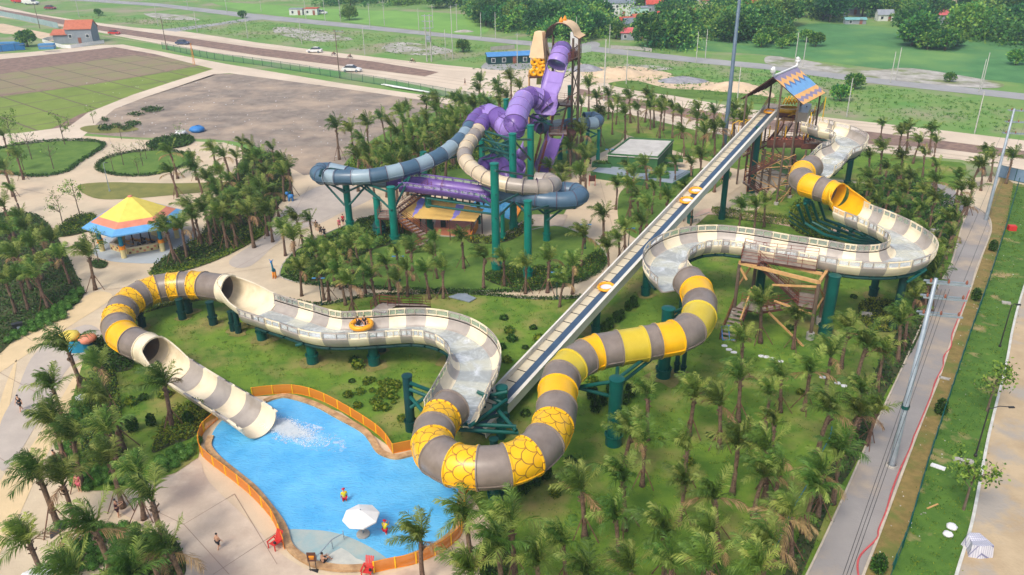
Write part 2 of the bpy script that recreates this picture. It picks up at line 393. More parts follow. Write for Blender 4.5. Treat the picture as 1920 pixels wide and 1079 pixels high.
# village road, main road and its median
sheet('village_road', [(120, -4), (190, 0), (300, 7), (480, 27), (640, 43), (800, 60), (960, 75), (1100, 86), (1300, 108), (1450, 122), (1600, 142), (1920, 176), (2100, 200), (2100, 212), (1920, 188), (1600, 153), (1450, 132), (1300, 118), (1100, 96), (960, 83), (800, 67), (640, 51), (480, 36), (300, 13), (190, 5), (120, 0)], .05, ROADG, 0)
sheet('village_road', [(300, 56), (330, 60), (420, 46), (500, 36), (480, 32), (400, 45)], .045, ROADG, 0)
sheet('village_road', [(900, 128), (960, 98), (1060, 90), (1110, 78), (1125, 86), (1090, 100), (1020, 112), (985, 130)], .045, ROADG, 3)
sheet('main_road', [(-140, -14), (0, 12), (60, 25), (130, 36), (250, 52), (350, 60), (480, 80), (620, 98), (800, 119), (900, 129), (960, 124), (1000, 126), (1080, 132), (1140, 152), (1250, 178), (1400, 205), (1560, 222), (1750, 243), (1920, 264), (2100, 286), (2100, 350), (1920, 325), (1800, 300), (1700, 292), (1600, 282), (1450, 268), (1300, 245), (1150, 212), (1050, 192), (960, 184), (880, 180), (760, 156), (640, 135), (480, 113), (350, 92), (240, 72), (180, 60), (0, 32), (-140, 6)], .04, ROADT, 0)
sheet('median', [(-140, -4), (0, 18), (190, 49), (480, 90), (700, 116), (823, 136), (797, 144), (640, 124), (480, 104), (200, 60), (0, 27), (-140, 2)], .07, MED, 0)
sheet('median', [(1085, 167), (1300, 206), (1500, 232), (1640, 249), (1920, 284), (2100, 306), (2100, 322), (1920, 299), (1740, 277), (1640, 272), (1500, 251), (1300, 225), (1085, 178)], .07, MED, 0)
sheet('verge', [(1180, 132), (1240, 140), (1320, 148), (1280, 162), (1200, 158), (1150, 160)], .065, LAWNG)
sheet('building_yard', [(1085, 118), (1110, 126), (1200, 126), (1270, 146), (1390, 162), (1450, 176), (1430, 190), (1340, 178), (1240, 176), (1150, 158), (1100, 152)], .075, SANDM)
sheet('verge', [(1140, 158), (1190, 152), (1250, 166), (1320, 170), (1440, 182), (1440, 196), (1300, 184), (1200, 172)], .09, LAWNG)
# bare plot, sod nursery, service paths
sheet('nursery_soil', [(-60, 118), (80, 100), (210, 87), (290, 99), (400, 124), (420, 134), (330, 165), (200, 208), (150, 232), (60, 255), (-80, 265)], .03, MED)
sheet('sod_field', [(-60, 150), (100, 124), (250, 104), (310, 108), (375, 121), (200, 155), (0, 178), (-80, 188)], .05, SOD2, 0)
sheet('sod_field', [(-80, 192), (0, 182), (200, 155), (378, 123), (408, 128), (398, 138), (330, 160), (200, 200), (150, 215), (90, 245), (-80, 262)], .05, SOD, 0)
sheet('bare_plot', [(150, 248), (158, 232), (200, 208), (270, 182), (380, 146), (430, 139), (520, 148), (680, 170), (800, 190), (930, 215), (860, 260), (720, 300), (640, 318), (570, 330), (520, 300), (480, 275), (400, 262), (250, 258)], .03, BARE, 3)
sheet('service_path', [(-60, 106), (60, 98), (180, 86), (230, 84), (300, 97), (420, 120), (640, 157), (830, 184), (960, 214), (960, 222), (830, 194), (640, 166), (430, 138), (400, 140), (330, 164), (270, 184), (215, 205), (190, 225), (150, 262), (60, 275), (-60, 275), (-60, 255), (40, 250), (130, 238), (165, 212), (250, 178), (330, 152), (400, 130), (290, 102), (215, 89), (80, 104), (-60, 118)], .06, ROADT, 0)
# the park paving
sheet('plaza', [(-160, 262), (0, 258), (150, 255), (250, 262), (420, 268), (520, 300), (570, 330), (640, 318), (720, 296), (860, 256), (980, 226), (1100, 236), (1260, 262), (1400, 300), (1480, 330), (1700, 350), (1860, 330), (1920, 345), (2120, 400), (2200, 600), (2400, 1300), (1500, 1400), (600, 1400), (-300, 1300), (-500, 800)], .05, PLAZA, 0)
sheet('paving_band', [(0, 640), (60, 610), (140, 570), (180, 548), (210, 560), (120, 620), (0, 700), (-60, 740), (-60, 680)], .07, YPLZ)
sheet('paving_band', [(0, 760), (20, 700), (32, 680), (10, 800), (-20, 880)], .07, YPLZ)
sheet('paving_band', [(0, 905), (50, 850), (90, 790), (120, 740), (150, 690), (165, 700), (130, 780), (80, 870), (40, 960), (0, 1040), (-40, 1040)], .07, YPLZ)
sheet('paving_band', [(540, 440), (600, 420), (640, 400), (700, 370), (660, 350), (600, 350), (540, 385), (500, 440), (430, 490), (470, 500)], .07, GPLZ)
sheet('paving_band', [(70, 660), (160, 610), (195, 640), (130, 690), (90, 760), (30, 860), (0, 880), (0, 800), (30, 740)], .072, GPLZ)
sheet('pool_deck', [(230, 925), (330, 890), (372, 862), (392, 905), (480, 990), (520, 1035), (600, 1078), (720, 1080), (850, 1030), (905, 975), (935, 990), (930, 1100), (880, 1250), (360, 1250), (345, 1079), (300, 1000), (220, 960)], .08, DECKM, 3)
jt = MB()
for a in [((345, 985), (440, 928)), ((440, 928), (520, 1060)), ((345, 985), (430, 1079)), ((240, 935), (345, 985)), ((400, 1079), (520, 1000))]:
    ribbon(a, .05, .087, n=1, mb=jt)
tag(jt.build('deck_joint', mat('joint_dark', L((150, 128, 112)))), kind='structure')
sheet('gazebo_floor', [(175, 470), (210, 440), (300, 425), (360, 440), (370, 462), (320, 492), (235, 494), (190, 486)], .075, mat('blue_grey_paving', L((170, 180, 186)), L((156, 166, 174)), .3, .85), 3)
# lawns
LB = [(245, 590), (320, 568), (430, 548), (510, 560), (600, 573), (700, 556), (860, 552), (1000, 562), (1080, 560), (1130, 545), (1165, 515), (1210, 470), (1260, 425), (1330, 400), (1420, 395), (1480, 330), (1560, 340), (1650, 350), (1800, 385), (1808, 430), (1782, 495), (1757, 540), (1690, 692), (1640, 805), (1575, 945), (1508, 1085), (1470, 1200), (870, 1200), (900, 1079), (908, 1045), (922, 985), (905, 965), (885, 935), (870, 918), (780, 840), (745, 850), (640, 775), (540, 742), (470, 745), (420, 775), (385, 795), (372, 860), (330, 888), (225, 922), (150, 922), (112, 870), (125, 790), (150, 700), (165, 650)]
sheet('lawn', LB, .1, LAWN, 0)
LC = [(525, 512), (545, 480), (600, 445), (680, 412), (730, 402), (800, 440), (890, 445), (960, 440), (1040, 425), (1090, 440), (1120, 458), (1138, 485), (1120, 512), (1060, 536), (960, 547), (800, 546), (680, 540), (580, 534), (535, 525)]
sheet('lawn', LC, .1, LAWNG)
sheet('lawn', [(-40, 290), (40, 272), (130, 265), (185, 268), (192, 278), (150, 305), (120, 325), (60, 332), (-40, 322)], .1, LAWNG)
sheet('lawn', [(184, 318), (196, 300), (240, 288), (300, 283), (345, 290), (356, 304), (330, 318), (280, 330), (220, 330)], .1, LAWNG)
sheet('dry_lawn', [(145, 350), (200, 343), (330, 345), (520, 340), (520, 352), (380, 362), (240, 374), (175, 372)], .1, LAWND)
sheet('lawn', [(150, 242), (175, 236), (240, 238), (260, 244), (220, 250), (170, 250)], .1, LAWND)
LF = [(640, 318), (700, 262), (800, 215), (900, 196), (1000, 200), (1080, 208), (1130, 225), (1160, 240), (1172, 256), (1150, 276), (1110, 296), (1085, 318), (1000, 330), (900, 345), (760, 340), (690, 335)]
sheet('lawn', LF, .0865, LAWNG, 3)
sheet('lawn', [(1105, 222), (1160, 212), (1300, 244), (1450, 270), (1600, 284), (1760, 302), (1810, 310), (1800, 345), (1760, 372), (1640, 345), (1500, 325), (1420, 310), (1390, 320), (1290, 292), (1200, 262), (1135, 240)], .0915, LAWN, 3)
sheet('lawn', [(1158, 388), (1170, 355), (1230, 340), (1300, 318), (1352, 318), (1372, 330), (1330, 362), (1290, 380), (1240, 420), (1200, 450), (1165, 425)], .0945, LAWNG)
sheet('lawn', [(830, 380), (845, 372), (860, 380), (850, 392)], .0945, LAWNG)
sheet('lawn', [(950, 405), (1035, 385), (1062, 390), (1040, 420), (985, 440), (940, 432)], .0945, LAWNG)
sheet('garden_path', [(1385, 322), (1412, 320), (1396, 345), (1360, 372), (1315, 415), (1290, 430), (1262, 430), (1310, 395), (1345, 368)], .12, PLAZA)
sheet('garden_path', [(1300, 410), (1330, 392), (1420, 404), (1500, 416), (1560, 425), (1640, 432), (1640, 440), (1520, 432), (1420, 416), (1335, 404)], .126, mat('pinkish_paving', L((206, 176, 156)), L((190, 160, 140)), .5, .9))
sheet('garden_path', [(1720, 345), (1780, 352), (1808, 390), (1790, 410), (1745, 395), (1752, 370)], .132, WALK)
# right-hand walkway, strips and dirt road
sheet('walkway', [(1815, 395), (1830, 388), (1850, 405), (1857, 430), (1850, 455), (1830, 505), (1820, 540), (1782, 640), (1758, 712), (1720, 810), (1647, 1002), (1617, 1079), (1560, 1260), (1420, 1260), (1512, 1078), (1575, 945), (1637, 810), (1690, 692), (1757, 540), (1782, 495), (1802, 425)], .11, WALK, 0)
sheet('straw_verge', [(1850, 398), (1878, 330), (1900, 345), (1885, 430), (1850, 540), (1815, 640), (1760, 807), (1735, 885), (1700, 1005), (1668, 1085), (1620, 1260), (1560, 1260), (1617, 1079), (1720, 810), (1760, 712), (1784, 640), (1822, 540), (1852, 455), (1860, 430)], .105, BRGR, 0)
sheet('verge', [(1900, 345), (1935, 350), (1960, 430), (1915, 552), (1897, 620), (1885, 685), (1855, 807), (1840, 882), (1820, 985), (1792, 1079), (1740, 1260), (1610, 1260), (1668, 1085), (1700, 1005), (1735, 885), (1760, 807), (1815, 640), (1850, 540), (1885, 430)], .1, VERGE, 0)
sheet('dirt_road', [(1960, 430), (2100, 430), (2400, 1260), (1745, 1260), (1794, 1079), (1822, 985), (1842, 882), (1857, 807), (1887, 685), (1899, 620), (1917, 552)], .1, DUSTR, 0)
kb = ribbon([(1955, 440), (1916, 552), (1898, 620), (1886, 685), (1856, 807), (1841, 882), (1821, 985), (1793, 1079), (1750, 1230)], .22, .1, h=.14)
tag(kb.build('kerb', mat('white_kerb', L((206, 206, 198)), L((180, 180, 172)), 1, .9)), kind='structure')
kb = ribbon([(1826, 388), (1852, 406), (1858, 432), (1850, 458), (1830, 508), (1821, 540), (1784, 640), (1760, 712), (1721, 810), (1649, 1002), (1619, 1079), (1565, 1230)], .18, .1, h=.1)
kb = ribbon([(1817, 395), (1804, 425), (1784, 495), (1759, 540), (1691, 692), (1638, 805), (1576, 945), (1513, 1079), (1440, 1220)], .14, .1, h=.1, mb=kb)
tag(kb.build('kerb', mat('stone_kerb', L((196, 184, 164)), L((170, 160, 144)), 1, .9)), kind='structure')
# ---- pool
POOL = [(497, 756), (520, 748), (543, 747), (592, 762), (635, 785), (680, 810), (697, 828), (710, 848), (728, 858), (748, 861), (778, 855), (830, 862), (866, 900), (866, 922), (864, 948), (856, 993), (838, 1014), (810, 1032), (775, 1047), (735, 1060), (690, 1068), (640, 1070), (592, 1062), (560, 1045), (542, 1026), (533, 996), (517, 970), (480, 924), (450, 898), (412, 867), (392, 842), (396, 822), (408, 800), (430, 780), (460, 765)]
WT = mat('pool_water', L((78, 167, 221)), L((104, 187, 231)), .3, .06, spec=.5)
def water_nodes():
    t = WT.node_tree; b = t.nodes['Principled BSDF']; tc = t.nodes.new('ShaderNodeTexCoord')
    mp = t.nodes.new('ShaderNodeMapping'); mp.inputs['Scale'].default_value = (1, 2.1, 1); mp.inputs['Rotation'].default_value = (0, 0, .5); t.links.new(tc.outputs['Object'], mp.inputs[0])
    n = t.nodes.new('ShaderNodeTexNoise'); n.inputs['Scale'].default_value = .9; n.inputs['Detail'].default_value = 7; n.inputs['Roughness'].default_value = .62; n.inputs['Distortion'].default_value = 2.2
    t.links.new(mp.outputs[0], n.inputs['Vector']); bp = t.nodes.new('ShaderNodeBump'); bp.inputs['Strength'].default_value = .8; bp.inputs['Distance'].default_value = .16
    t.links.new(n.outputs['Fac'], bp.inputs['Height']); t.links.new(bp.outputs[0], b.inputs['Normal'])
water_nodes()
sheet('water', POOL, .13, WT, 4)
sheet('pool_steps', [(534, 998), (575, 996), (620, 1000), (660, 1012), (700, 1032), (728, 1052), (735, 1060), (690, 1067), (640, 1069), (592, 1061), (560, 1044), (543, 1025)], .136, mat('shallow_water_tiles', L((142, 170, 172)), L((170, 176, 168)), .5, .15, .3, 3), 4)
tl = sheet('pool_steps', [(610, 1052), (640, 1030), (668, 1050), (700, 1062), (650, 1066), (612, 1060)], .142, mat('wet_stone_tiles', L((196, 196, 184)), L((176, 178, 170)), 1.2, .3), 2)
cp = ribbon(POOL[:-3][:], .55, .1, closed=False, h=.22, n=4)
cp = cp.build('pool_coping', STONE); tag(cp, 'tan stone coping edging the blue splash pool', 'pool edging')
# splash foam at slide exit
fm = MB(); ax = P(500, 796); bx = P(615, 834); 
for i in range(34000):
    t = abs(random.gauss(0, .33)); 
    if t > 1: continue
    s_ = (bx - ax); w_ = s_.cross(Z).normalized()
    p = ax + s_*t + w_*(random.gauss(0, .32+.5*t)*(1-t*.3)+.15*math.sin(t*17)); z_ = .14 + rnd(0, .5)*(1-t)**1.5
    r_ = rnd(.012, .042)*(1-.3*t); q = [V((p.x+math.cos(a)*r_, p.y+math.sin(a)*r_*rnd(.4, 1), z_+rnd(0, .05))) for a in (0, 1.3, 2.6, 3.9, 5.2)]
    k = len(fm.v); fm.v += q; fm.f.append((k, k+1, k+2, k+3, k+4)); fm.m.append(0)
tag(fm.build('splash_foam', mat('white_foam', (.86, .9, .92), (.75, .83, .87), 3, .4)), 'white splashing foam in the pool below the slide end', None, None, 'stuff')
FOAM = bpy.data.materials.new('foam_film'); FOAM.use_nodes = True
_t = FOAM.node_tree; _b = _t.nodes['Principled BSDF']; _b.inputs['Base Color'].default_value = (.8, .87, .9, 1); _b.inputs['Roughness'].default_value = .5; _tc = _t.nodes.new('ShaderNodeTexCoord'); _n = _t.nodes.new('ShaderNodeTexNoise'); _n.inputs['Scale'].default_value = 1.1; _n.inputs['Detail'].default_value = 10; _n.inputs['Roughness'].default_value = .75; _n.inputs['Distortion'].default_value = 1.5
_r = _t.nodes.new('ShaderNodeMapRange'); _r.inputs[1].default_value = .5; _r.inputs[2].default_value = .7; _mx = _t.nodes.new('ShaderNodeMixShader'); _tr = _t.nodes.new('ShaderNodeBsdfTransparent')
_t.links.new(_tc.outputs['Object'], _n.inputs['Vector']); _t.links.new(_n.outputs[0], _r.inputs[0]); _t.links.new(_r.outputs[0], _mx.inputs[0]); _t.links.new(_tr.outputs[0], _mx.inputs[1]); _t.links.new(_b.outputs[0], _mx.inputs[2]); _t.links.new(_mx.outputs[0], _t.nodes['Material Output'].inputs[0])
o = sheet('foam_streaks', [(488, 800), (512, 785), (560, 792), (610, 806), (650, 832), (640, 850), (590, 848), (545, 838), (505, 822)], .145, FOAM, 5, kind=None); tag(o, 'thin streaks of foam drifting from the slide splash', None, None, 'stuff')
# gravel and sand heaps
def heap(name, px, py, r, h, m, label, sq=.6):
    c = P(px, py); b = MB(); n = 28; pr = []
    for j in range(9):
        t = j/8; pr.append((r*(1-t)**.8 if t < 1 else .01, h*(t**.9)))
    b.lathe(c, pr, n, sq=sq)
    for i, v in enumerate(b.v): v.z += rnd(-.12, .12)*h*.5 if v.z > .05 else 0; v.x += rnd(-.1, .1)*r*.3; v.y += rnd(-.1, .1)*r*.3
    o = b.build(name, m, smooth=True); tag(o, label, 'heap'); return o
heap('gravel_heap', 1097, 132, 5.5, 1.8, GRAV, 'dark grey gravel heap right of the orange-topped purple slide tower')
heap('gravel_heap', 1280, 153, 7, 1.4, GRAV, 'low grey gravel heap in the middle of the sandy yard')
heap('sand_heap', 1160, 142, 9, 2.2, SANDM, 'broad brown sand heap behind the palms by the main road')
heap('sand_heap', 1372, 166, 8, 1.8, SANDM, 'pale orange sand heap left of the zigzag-roof tower')
heap('sand_heap', 1215, 140, 7, 1.2, SANDM, 'flat sand heap between the gravel heaps in the yard')
heap('rubble_heap', 870, 60, 4, .8, RUBBLE, 'small pale rubble heap beside the village road')

# kerbs, tyre tracks and slab joints
kb = MB()
for px, cl_ in ((LC, True), (LB[:14], False), ([(-40, 290), (40, 272), (130, 265), (185, 268), (192, 278), (150, 305), (120, 325), (60, 332), (-40, 322)], True), ([(184, 318), (196, 300), (240, 288), (300, 283), (345, 290), (356, 304), (330, 318), (280, 330), (220, 330)], True)):
    ribbon(px, .14, .1, cl_, 5, kb, .07)
tag(kb.build('kerb', CONC), kind='structure')
tk = MB(); 
for off_ in (0, 3, 7, 10):
    ribbon([(60, 30+off_*.1), (250, 58), (480, 92-6+off_*.6), (620, 104+off_*.5)], .5, .0445, n=4, mb=tk)
for y0 in (0, 5, 11):
    ribbon([(-100, 10+y0), (0, 34-12+y0), (190, 70-14+y0), (350, 92-12+y0), (480, 112-13+y0), (640, 133-14+y0), (800, 154-14+y0), (960, 170-8+y0), (1100, 176+y0)], .45, .046, n=4, mb=tk)
for y0 in (0, 6):
    ribbon([(700, 108+y0), (850, 128+y0), (1000, 136+y0), (1150, 165+y0), (1400, 210+y0), (1700, 240+y0)], .5, .0475, n=4, mb=tk)
    ribbon([(1100, 190+y0), (1300, 228+y0), (1500, 254+y0), (1700, 280+y0), (1900, 305+y0)], .5, .0475, n=4, mb=tk)
tag(tk.build('tyre_tracks', mat('tyre_worn_road', L((192, 174, 150)), L((176, 160, 138)), .1, .95)), kind='structure')
jt = MB()
for a in [((0, 480), (120, 540)), ((520, 400), (700, 330)), ((440, 505), (620, 405)), ((200, 545), (520, 500)), ((540, 420), (580, 350)), ((1125, 340), (1160, 470)), ((1060, 390), (1150, 400)), ((60, 640), (0, 600)), ((110, 760), (0, 700)), ((60, 900), (-30, 840)), ((200, 250), (240, 340)), ((330, 345), (560, 370)), ((0, 345), (150, 380)), ((930, 990), (905, 975)), ((910, 1040), (860, 1010)), ((230, 930), (190, 1000))]:
    ribbon(a, .05, .0735, n=1, mb=jt)
tag(jt.build('paving_joint', mat('joint_dark', L((150, 128, 112)))), kind='structure')
SOILP = mat('bare_soil_patch', L((136, 126, 76)), L((112, 112, 54)), 1.2, .95, .8, 6); NSP = 0
def soil(c, r):
    global NSP
    NSP += 1; pts = [(c.x+math.cos(a)*r*rnd(.6, 1.3), c.y+math.sin(a)*r*rnd(.6, 1.3)) for a in [k*math.pi/5 for k in range(10)]]
    sheet('soil_patch', pts, .137+NSP*.0006, SOILP, 3, world=True)
# ================================================================ WATER SLIDES
def frames(pts, n=6):
    w = [P(*p) for p in pts]; c = cr(w, n); k = len(c); out = []
    acc = 0
    for i, p in enumerate(c):
        t = (c[min(i+1, k-1)] - c[max(i-1, 0)]).normalized(); s_ = t.cross(Z).normalized(); u_ = s_.cross(t)
        if i: acc += (p - c[i-1]).length
        out.append((p, t, s_, u_, acc))
    return out
GASK = mat('dark_joint_gasket', L((84, 66, 84)), L((70, 56, 70)), 1, .7)
def tube(pts, cols, par, Rr=1.6, n=6, k=26, pal=None, name='tube_section', th=.07, rib=.09, us=8, seam=True, label=None, gask=False):
    fr = frames(pts, n); L_ = []
    for si, c in enumerate(cols):
        m_ = pal[c]; seg = fr[si*n:(si+1)*n+1]; b = MB(); nv = len(seg)
        rings = []
        for (p, t, s_, u_, acc) in seg: rings.append((Rr, p, s_, u_, acc))
        p, t, s_, u_, acc = seg[0]; q, t2, s2, u2, acc2 = seg[-1]
        # raised flange lip at both ends, then barrel between
        prof = [(Rr + rib, seg[0], 0), (Rr + rib, seg[0], .1), (Rr, seg[0], .13)] + [(Rr, s, 0) for s in seg[1:-1]] + [(Rr, seg[-1], -.13), (Rr + rib, seg[-1], -.1), (Rr + rib, seg[-1], -.004)]
        inn = [(Rr - th, s, 0) for s in reversed(seg)]
        allr = prof + inn
        for (rr, f, d) in allr:
            o = f[0] + f[1]*d
            for q_ in range(k):
                a = 2*math.pi*q_/k; b.v.append(o + f[2]*(math.cos(a)*rr) + f[3]*(math.sin(a)*rr))
        m2 = len(allr)
        for j in range(m2):
            j2 = (j+1) % m2
            for q_ in range(k):
                q2 = (q_+1) % k; fi = len(b.f); b.f.append((j*k+q_, j2*k+q_, j2*k+q2, j*k+q2)); b.m.append(1 if gask and j in (0, m2-1) else 0)
                if j < len(prof)-1:
                    v0 = allr[j][1][4]/1.15; v1 = allr[j2][1][4]/1.15; ua = q_*us/k; ub = (q_+1)*us/k
                    b.uv[fi] = ((ua, v0), (ua, v1), (ub, v1), (ub, v0))
        if seam:   # horizontal bolted seam on both flanks
            for sg in (-1, 1):
                for i in range(len(seg)-1):
                    A = seg[i]; B = seg[i+1]; a1 = R(-18)
                    pa = A[0] + A[2]*(sg*math.cos(a1)*(Rr+.03)) + A[3]*(math.sin(a1)*(Rr+.03)); pb = B[0] + B[2]*(sg*math.cos(a1)*(Rr+.03)) + B[3]*(math.sin(a1)*(Rr+.03))
                    b.bar(pa, pb, .12, .05)
        o = b.build(name, [m_, GASK] if gask else m_, par); autosmooth(o, 35); L_.append(o)
    return fr
FL = [(0, -1.5), (1.35, -1.5), (1.75, -1.42), (2.05, -1.18), (2.25, -.82), (2.3, -.62)]
def flume(pts, cols, par, pal, n=8, hw=2.4, windows=True, depth=1.8, name='flume_section', water=None, ends=(True, True), skipwin=()):
    """open channel; pts give the middle of the rim"""
    fr = frames(pts, n); kx = hw/2.4; kz = depth/1.5
    half = [(x*kx, z*kz) for x, z in FL]
    prof = [(-x, z) for x, z in reversed(half[1:])] + half
    th = .1; out = [(x + (th if x > 1.5*kx else -th if x < -1.5*kx else 0), z - (th if abs(x) < 2.0*kx else 0)) for x, z in prof]
    loop = prof + list(reversed(out)); nl = len(loop)
    for si, c in enumerate(cols):
        seg = fr[si*n:(si+1)*n+1]; b = MB(); ns = len(seg)
        for f in seg:
            for (x, z) in loop: b.v.append(f[0] + f[2]*x + Z*z)
        for j in range(ns-1):
            for q in range(nl):
                q2 = (q+1) % nl; b.f.append((j*nl+q, j*nl+q2, (j+1)*nl+q2, (j+1)*nl+q)); b.m.append(0)
        for e in (0, ns-1):
            h_ = len(prof)
            for q in range(h_-1): b.f.append((e*nl+q, e*nl+q+1, e*nl+nl-2-q, e*nl+nl-1-q)); b.m.append(0)
        # joint flange on the outside
        for sg in (-1, 1):
            x0 = 2.3*kx
            # rails: lower rail, top rail, posts
            def strip(z0, z1, ja, jb, t=.07, xo=0):
                for j in range(ja, jb):
                    A = seg[j]; B = seg[j+1]
                    def pt(F_, x, z): return F_[0] + F_[2]*(sg*x) + Z*z
                    xa = x0 + xo; xb = x0 + xo + t
                    c_ = [pt(A, xa, z0), pt(A, xb, z0), pt(A, xb, z1), pt(A, xa, z1), pt(B, xa, z0), pt(B, xb, z0), pt(B, xb, z1), pt(B, xa, z1)]
                    i = len(b.v); b.v += c_
                    for qd in ((0, 3, 2, 1), (4, 5, 6, 7), (0, 1, 5, 4), (1, 2, 6, 5), (2, 3, 7, 6), (3, 0, 4, 7)): b.f.append(tuple(i+a for a in qd)); b.m.append(0)
            if windows and si not in skipwin:
                strip(-.62*kz, -.5*kz, 0, ns-1); strip(-.1, .04, 0, ns-1, .1)
                step = n // 2
                for wv in range(3):
                    j = min(wv*step, ns-1); F_ = seg[j]
                    d = .1 if wv in (0, 2) else .09
                    tt = F_[1]*(d if wv == 0 else -d if wv == 2 else d/2)
                    a_ = F_[0] + F_[2]*(sg*(x0+.036)) + Z*(-.5*kz) + tt; c_ = a_ + Z*(.5*kz - .1)
                    b.bar(a_, c_, .07, .22)
            else: strip(-.62*kz, .04, 0, ns-1)
        o = b.build(name, pal[c], par); autosmooth(o, 30)
        if windows and si not in skipwin:
            for sg in (-1, 1):
                w = MB()
                for j in range(ns-1):
                    A = seg[j]; B = seg[j+1]; xx = sg*(2.3*kx+.03)
                    w.quad(A[0]+A[2]*xx+Z*(-.5*kz), B[0]+B[2]*xx+Z*(-.5*kz), B[0]+B[2]*xx-Z*.1, A[0]+A[2]*xx-Z*.1)
                w.build('window_pane', PANE, o)
    if water:
        b = MB(); wz = -1.5*kz + .07; ncs = 6; w0 = water*kx; nv = ncs+1
        for i, f in enumerate(fr):
            for q in range(nv):
                x = -w0 + 2*w0*q/ncs; b.v.append(f[0] + f[2]*x + Z*(wz + rnd(0, .02)))
        for i in range(len(fr)-1):
            for q in range(ncs): b.f.append((i*nv+q, i*nv+q+1, (i+1)*nv+q+1, (i+1)*nv+q)); b.m.append(0)
        b.build('water_film', FILM, par, True)
    return fr
def morph(pts, m_, par, spans, rx, rz, n=8, k=22, name='mouth_flare', lift=(0, 0)):
    """trough that opens from a full tube mouth into a channel"""
    fr = frames(pts, n); N = len(fr)-1; b = MB(); K = 2*(k+1)
    for i, f in enumerate(fr):
        t = i/N; t2 = t*t*(3-2*t); sp = spans[0]+(spans[1]-spans[0])*min(1, t*1.2)**.55; X_ = rx[0]+(rx[1]-rx[0])*t2; Z_ = rz[0]+(rz[1]-rz[0])*t2; of = Z*(lift[0]+(lift[1]-lift[0])*t2)
        an = [R(-90-sp/2+sp*q/k) for q in range(k+1)]
        for a in an: b.v.append(f[0]+of+f[2]*(math.cos(a)*(X_-.08))+f[3]*(math.sin(a)*(Z_-.08)))
        for a in reversed(an): b.v.append(f[0]+of+f[2]*(math.cos(a)*X_)+f[3]*(math.sin(a)*Z_))
    for i in range(N):
        for q in range(K): q2 = (q+1) % K; b.f.append((i*K+q, i*K+q2, (i+1)*K+q2, (i+1)*K+q)); b.m.append(0)
    for e in (0, N):
        for q in range(k): b.f.append((e*K+q, e*K+q+1, e*K+K-2-q, e*K+K-1-q)); b.m.append(0)
    for sd_ in (0, k):
        for i in range(N): b.bar(b.v[i*K+sd_], b.v[(i+1)*K+sd_], .16, .12)
    autosmooth(b.build(name, m_, par), 40)
def halfpipe(pts, cols, par, pal, Rr=1.5, n=6, k=14, a0=-180, a1=0, name='flume_section', lip=True):
    fr = frames(pts, n); angs = [R(a0 + (a1-a0)*q/k) for q in range(k+1)]
    loop = [(math.cos(a)*(Rr-.07), math.sin(a)*(Rr-.07)) for a in angs] + [(math.cos(a)*Rr, math.sin(a)*Rr) for a in reversed(angs)]; nl = len(loop)
    for si, c in enumerate(cols):
        seg = fr[si*n:(si+1)*n+1]; b = MB(); ns = len(seg)
        for f in seg:
            for (x, z) in loop: b.v.append(f[0] + f[2]*x + f[3]*z)
        for j in range(ns-1):
            for q in range(nl): q2 = (q+1) % nl; b.f.append((j*nl+q, j*nl+q2, (j+1)*nl+q2, (j+1)*nl+q)); b.m.append(0)
        for e in (0, ns-1):
            for q in range(k): b.f.append((e*nl+q, e*nl+q+1, e*nl+nl-2-q, e*nl+nl-1-q)); b.m.append(0)
        if lip:
            for x in (angs[0], angs[-1]):
                for j in range(ns-1):
                    A = seg[j]; B = seg[j+1]; b.bar(A[0]+A[2]*math.cos(x)*(Rr+.06)+A[3]*math.sin(x)*Rr, B[0]+B[2]*math.cos(x)*(Rr+.06)+B[3]*math.sin(x)*Rr, .24, .08)
        autosmooth(b.build(name, pal[c], par), 30)
    return fr
PANE = bpy.data.materials.new('clear_window'); PANE.use_nodes = True
_t = PANE.node_tree; _m = _t.nodes.new('ShaderNodeMixShader'); _tr = _t.nodes.new('ShaderNodeBsdfTransparent'); _b = _t.nodes['Principled BSDF']
_b.inputs['Base Color'].default_value = (.75, .8, .8, 1); _b.inputs['Roughness'].default_value = .1; _m.inputs[0].default_value = .3
_t.links.new(_tr.outputs[0], _m.inputs[1]); _t.links.new(_b.outputs[0], _m.inputs[2]); _t.links.new(_m.outputs[0], _t.nodes['Material Output'].inputs[0])
FILM = bpy.data.materials.new('running_water'); FILM.use_nodes = True
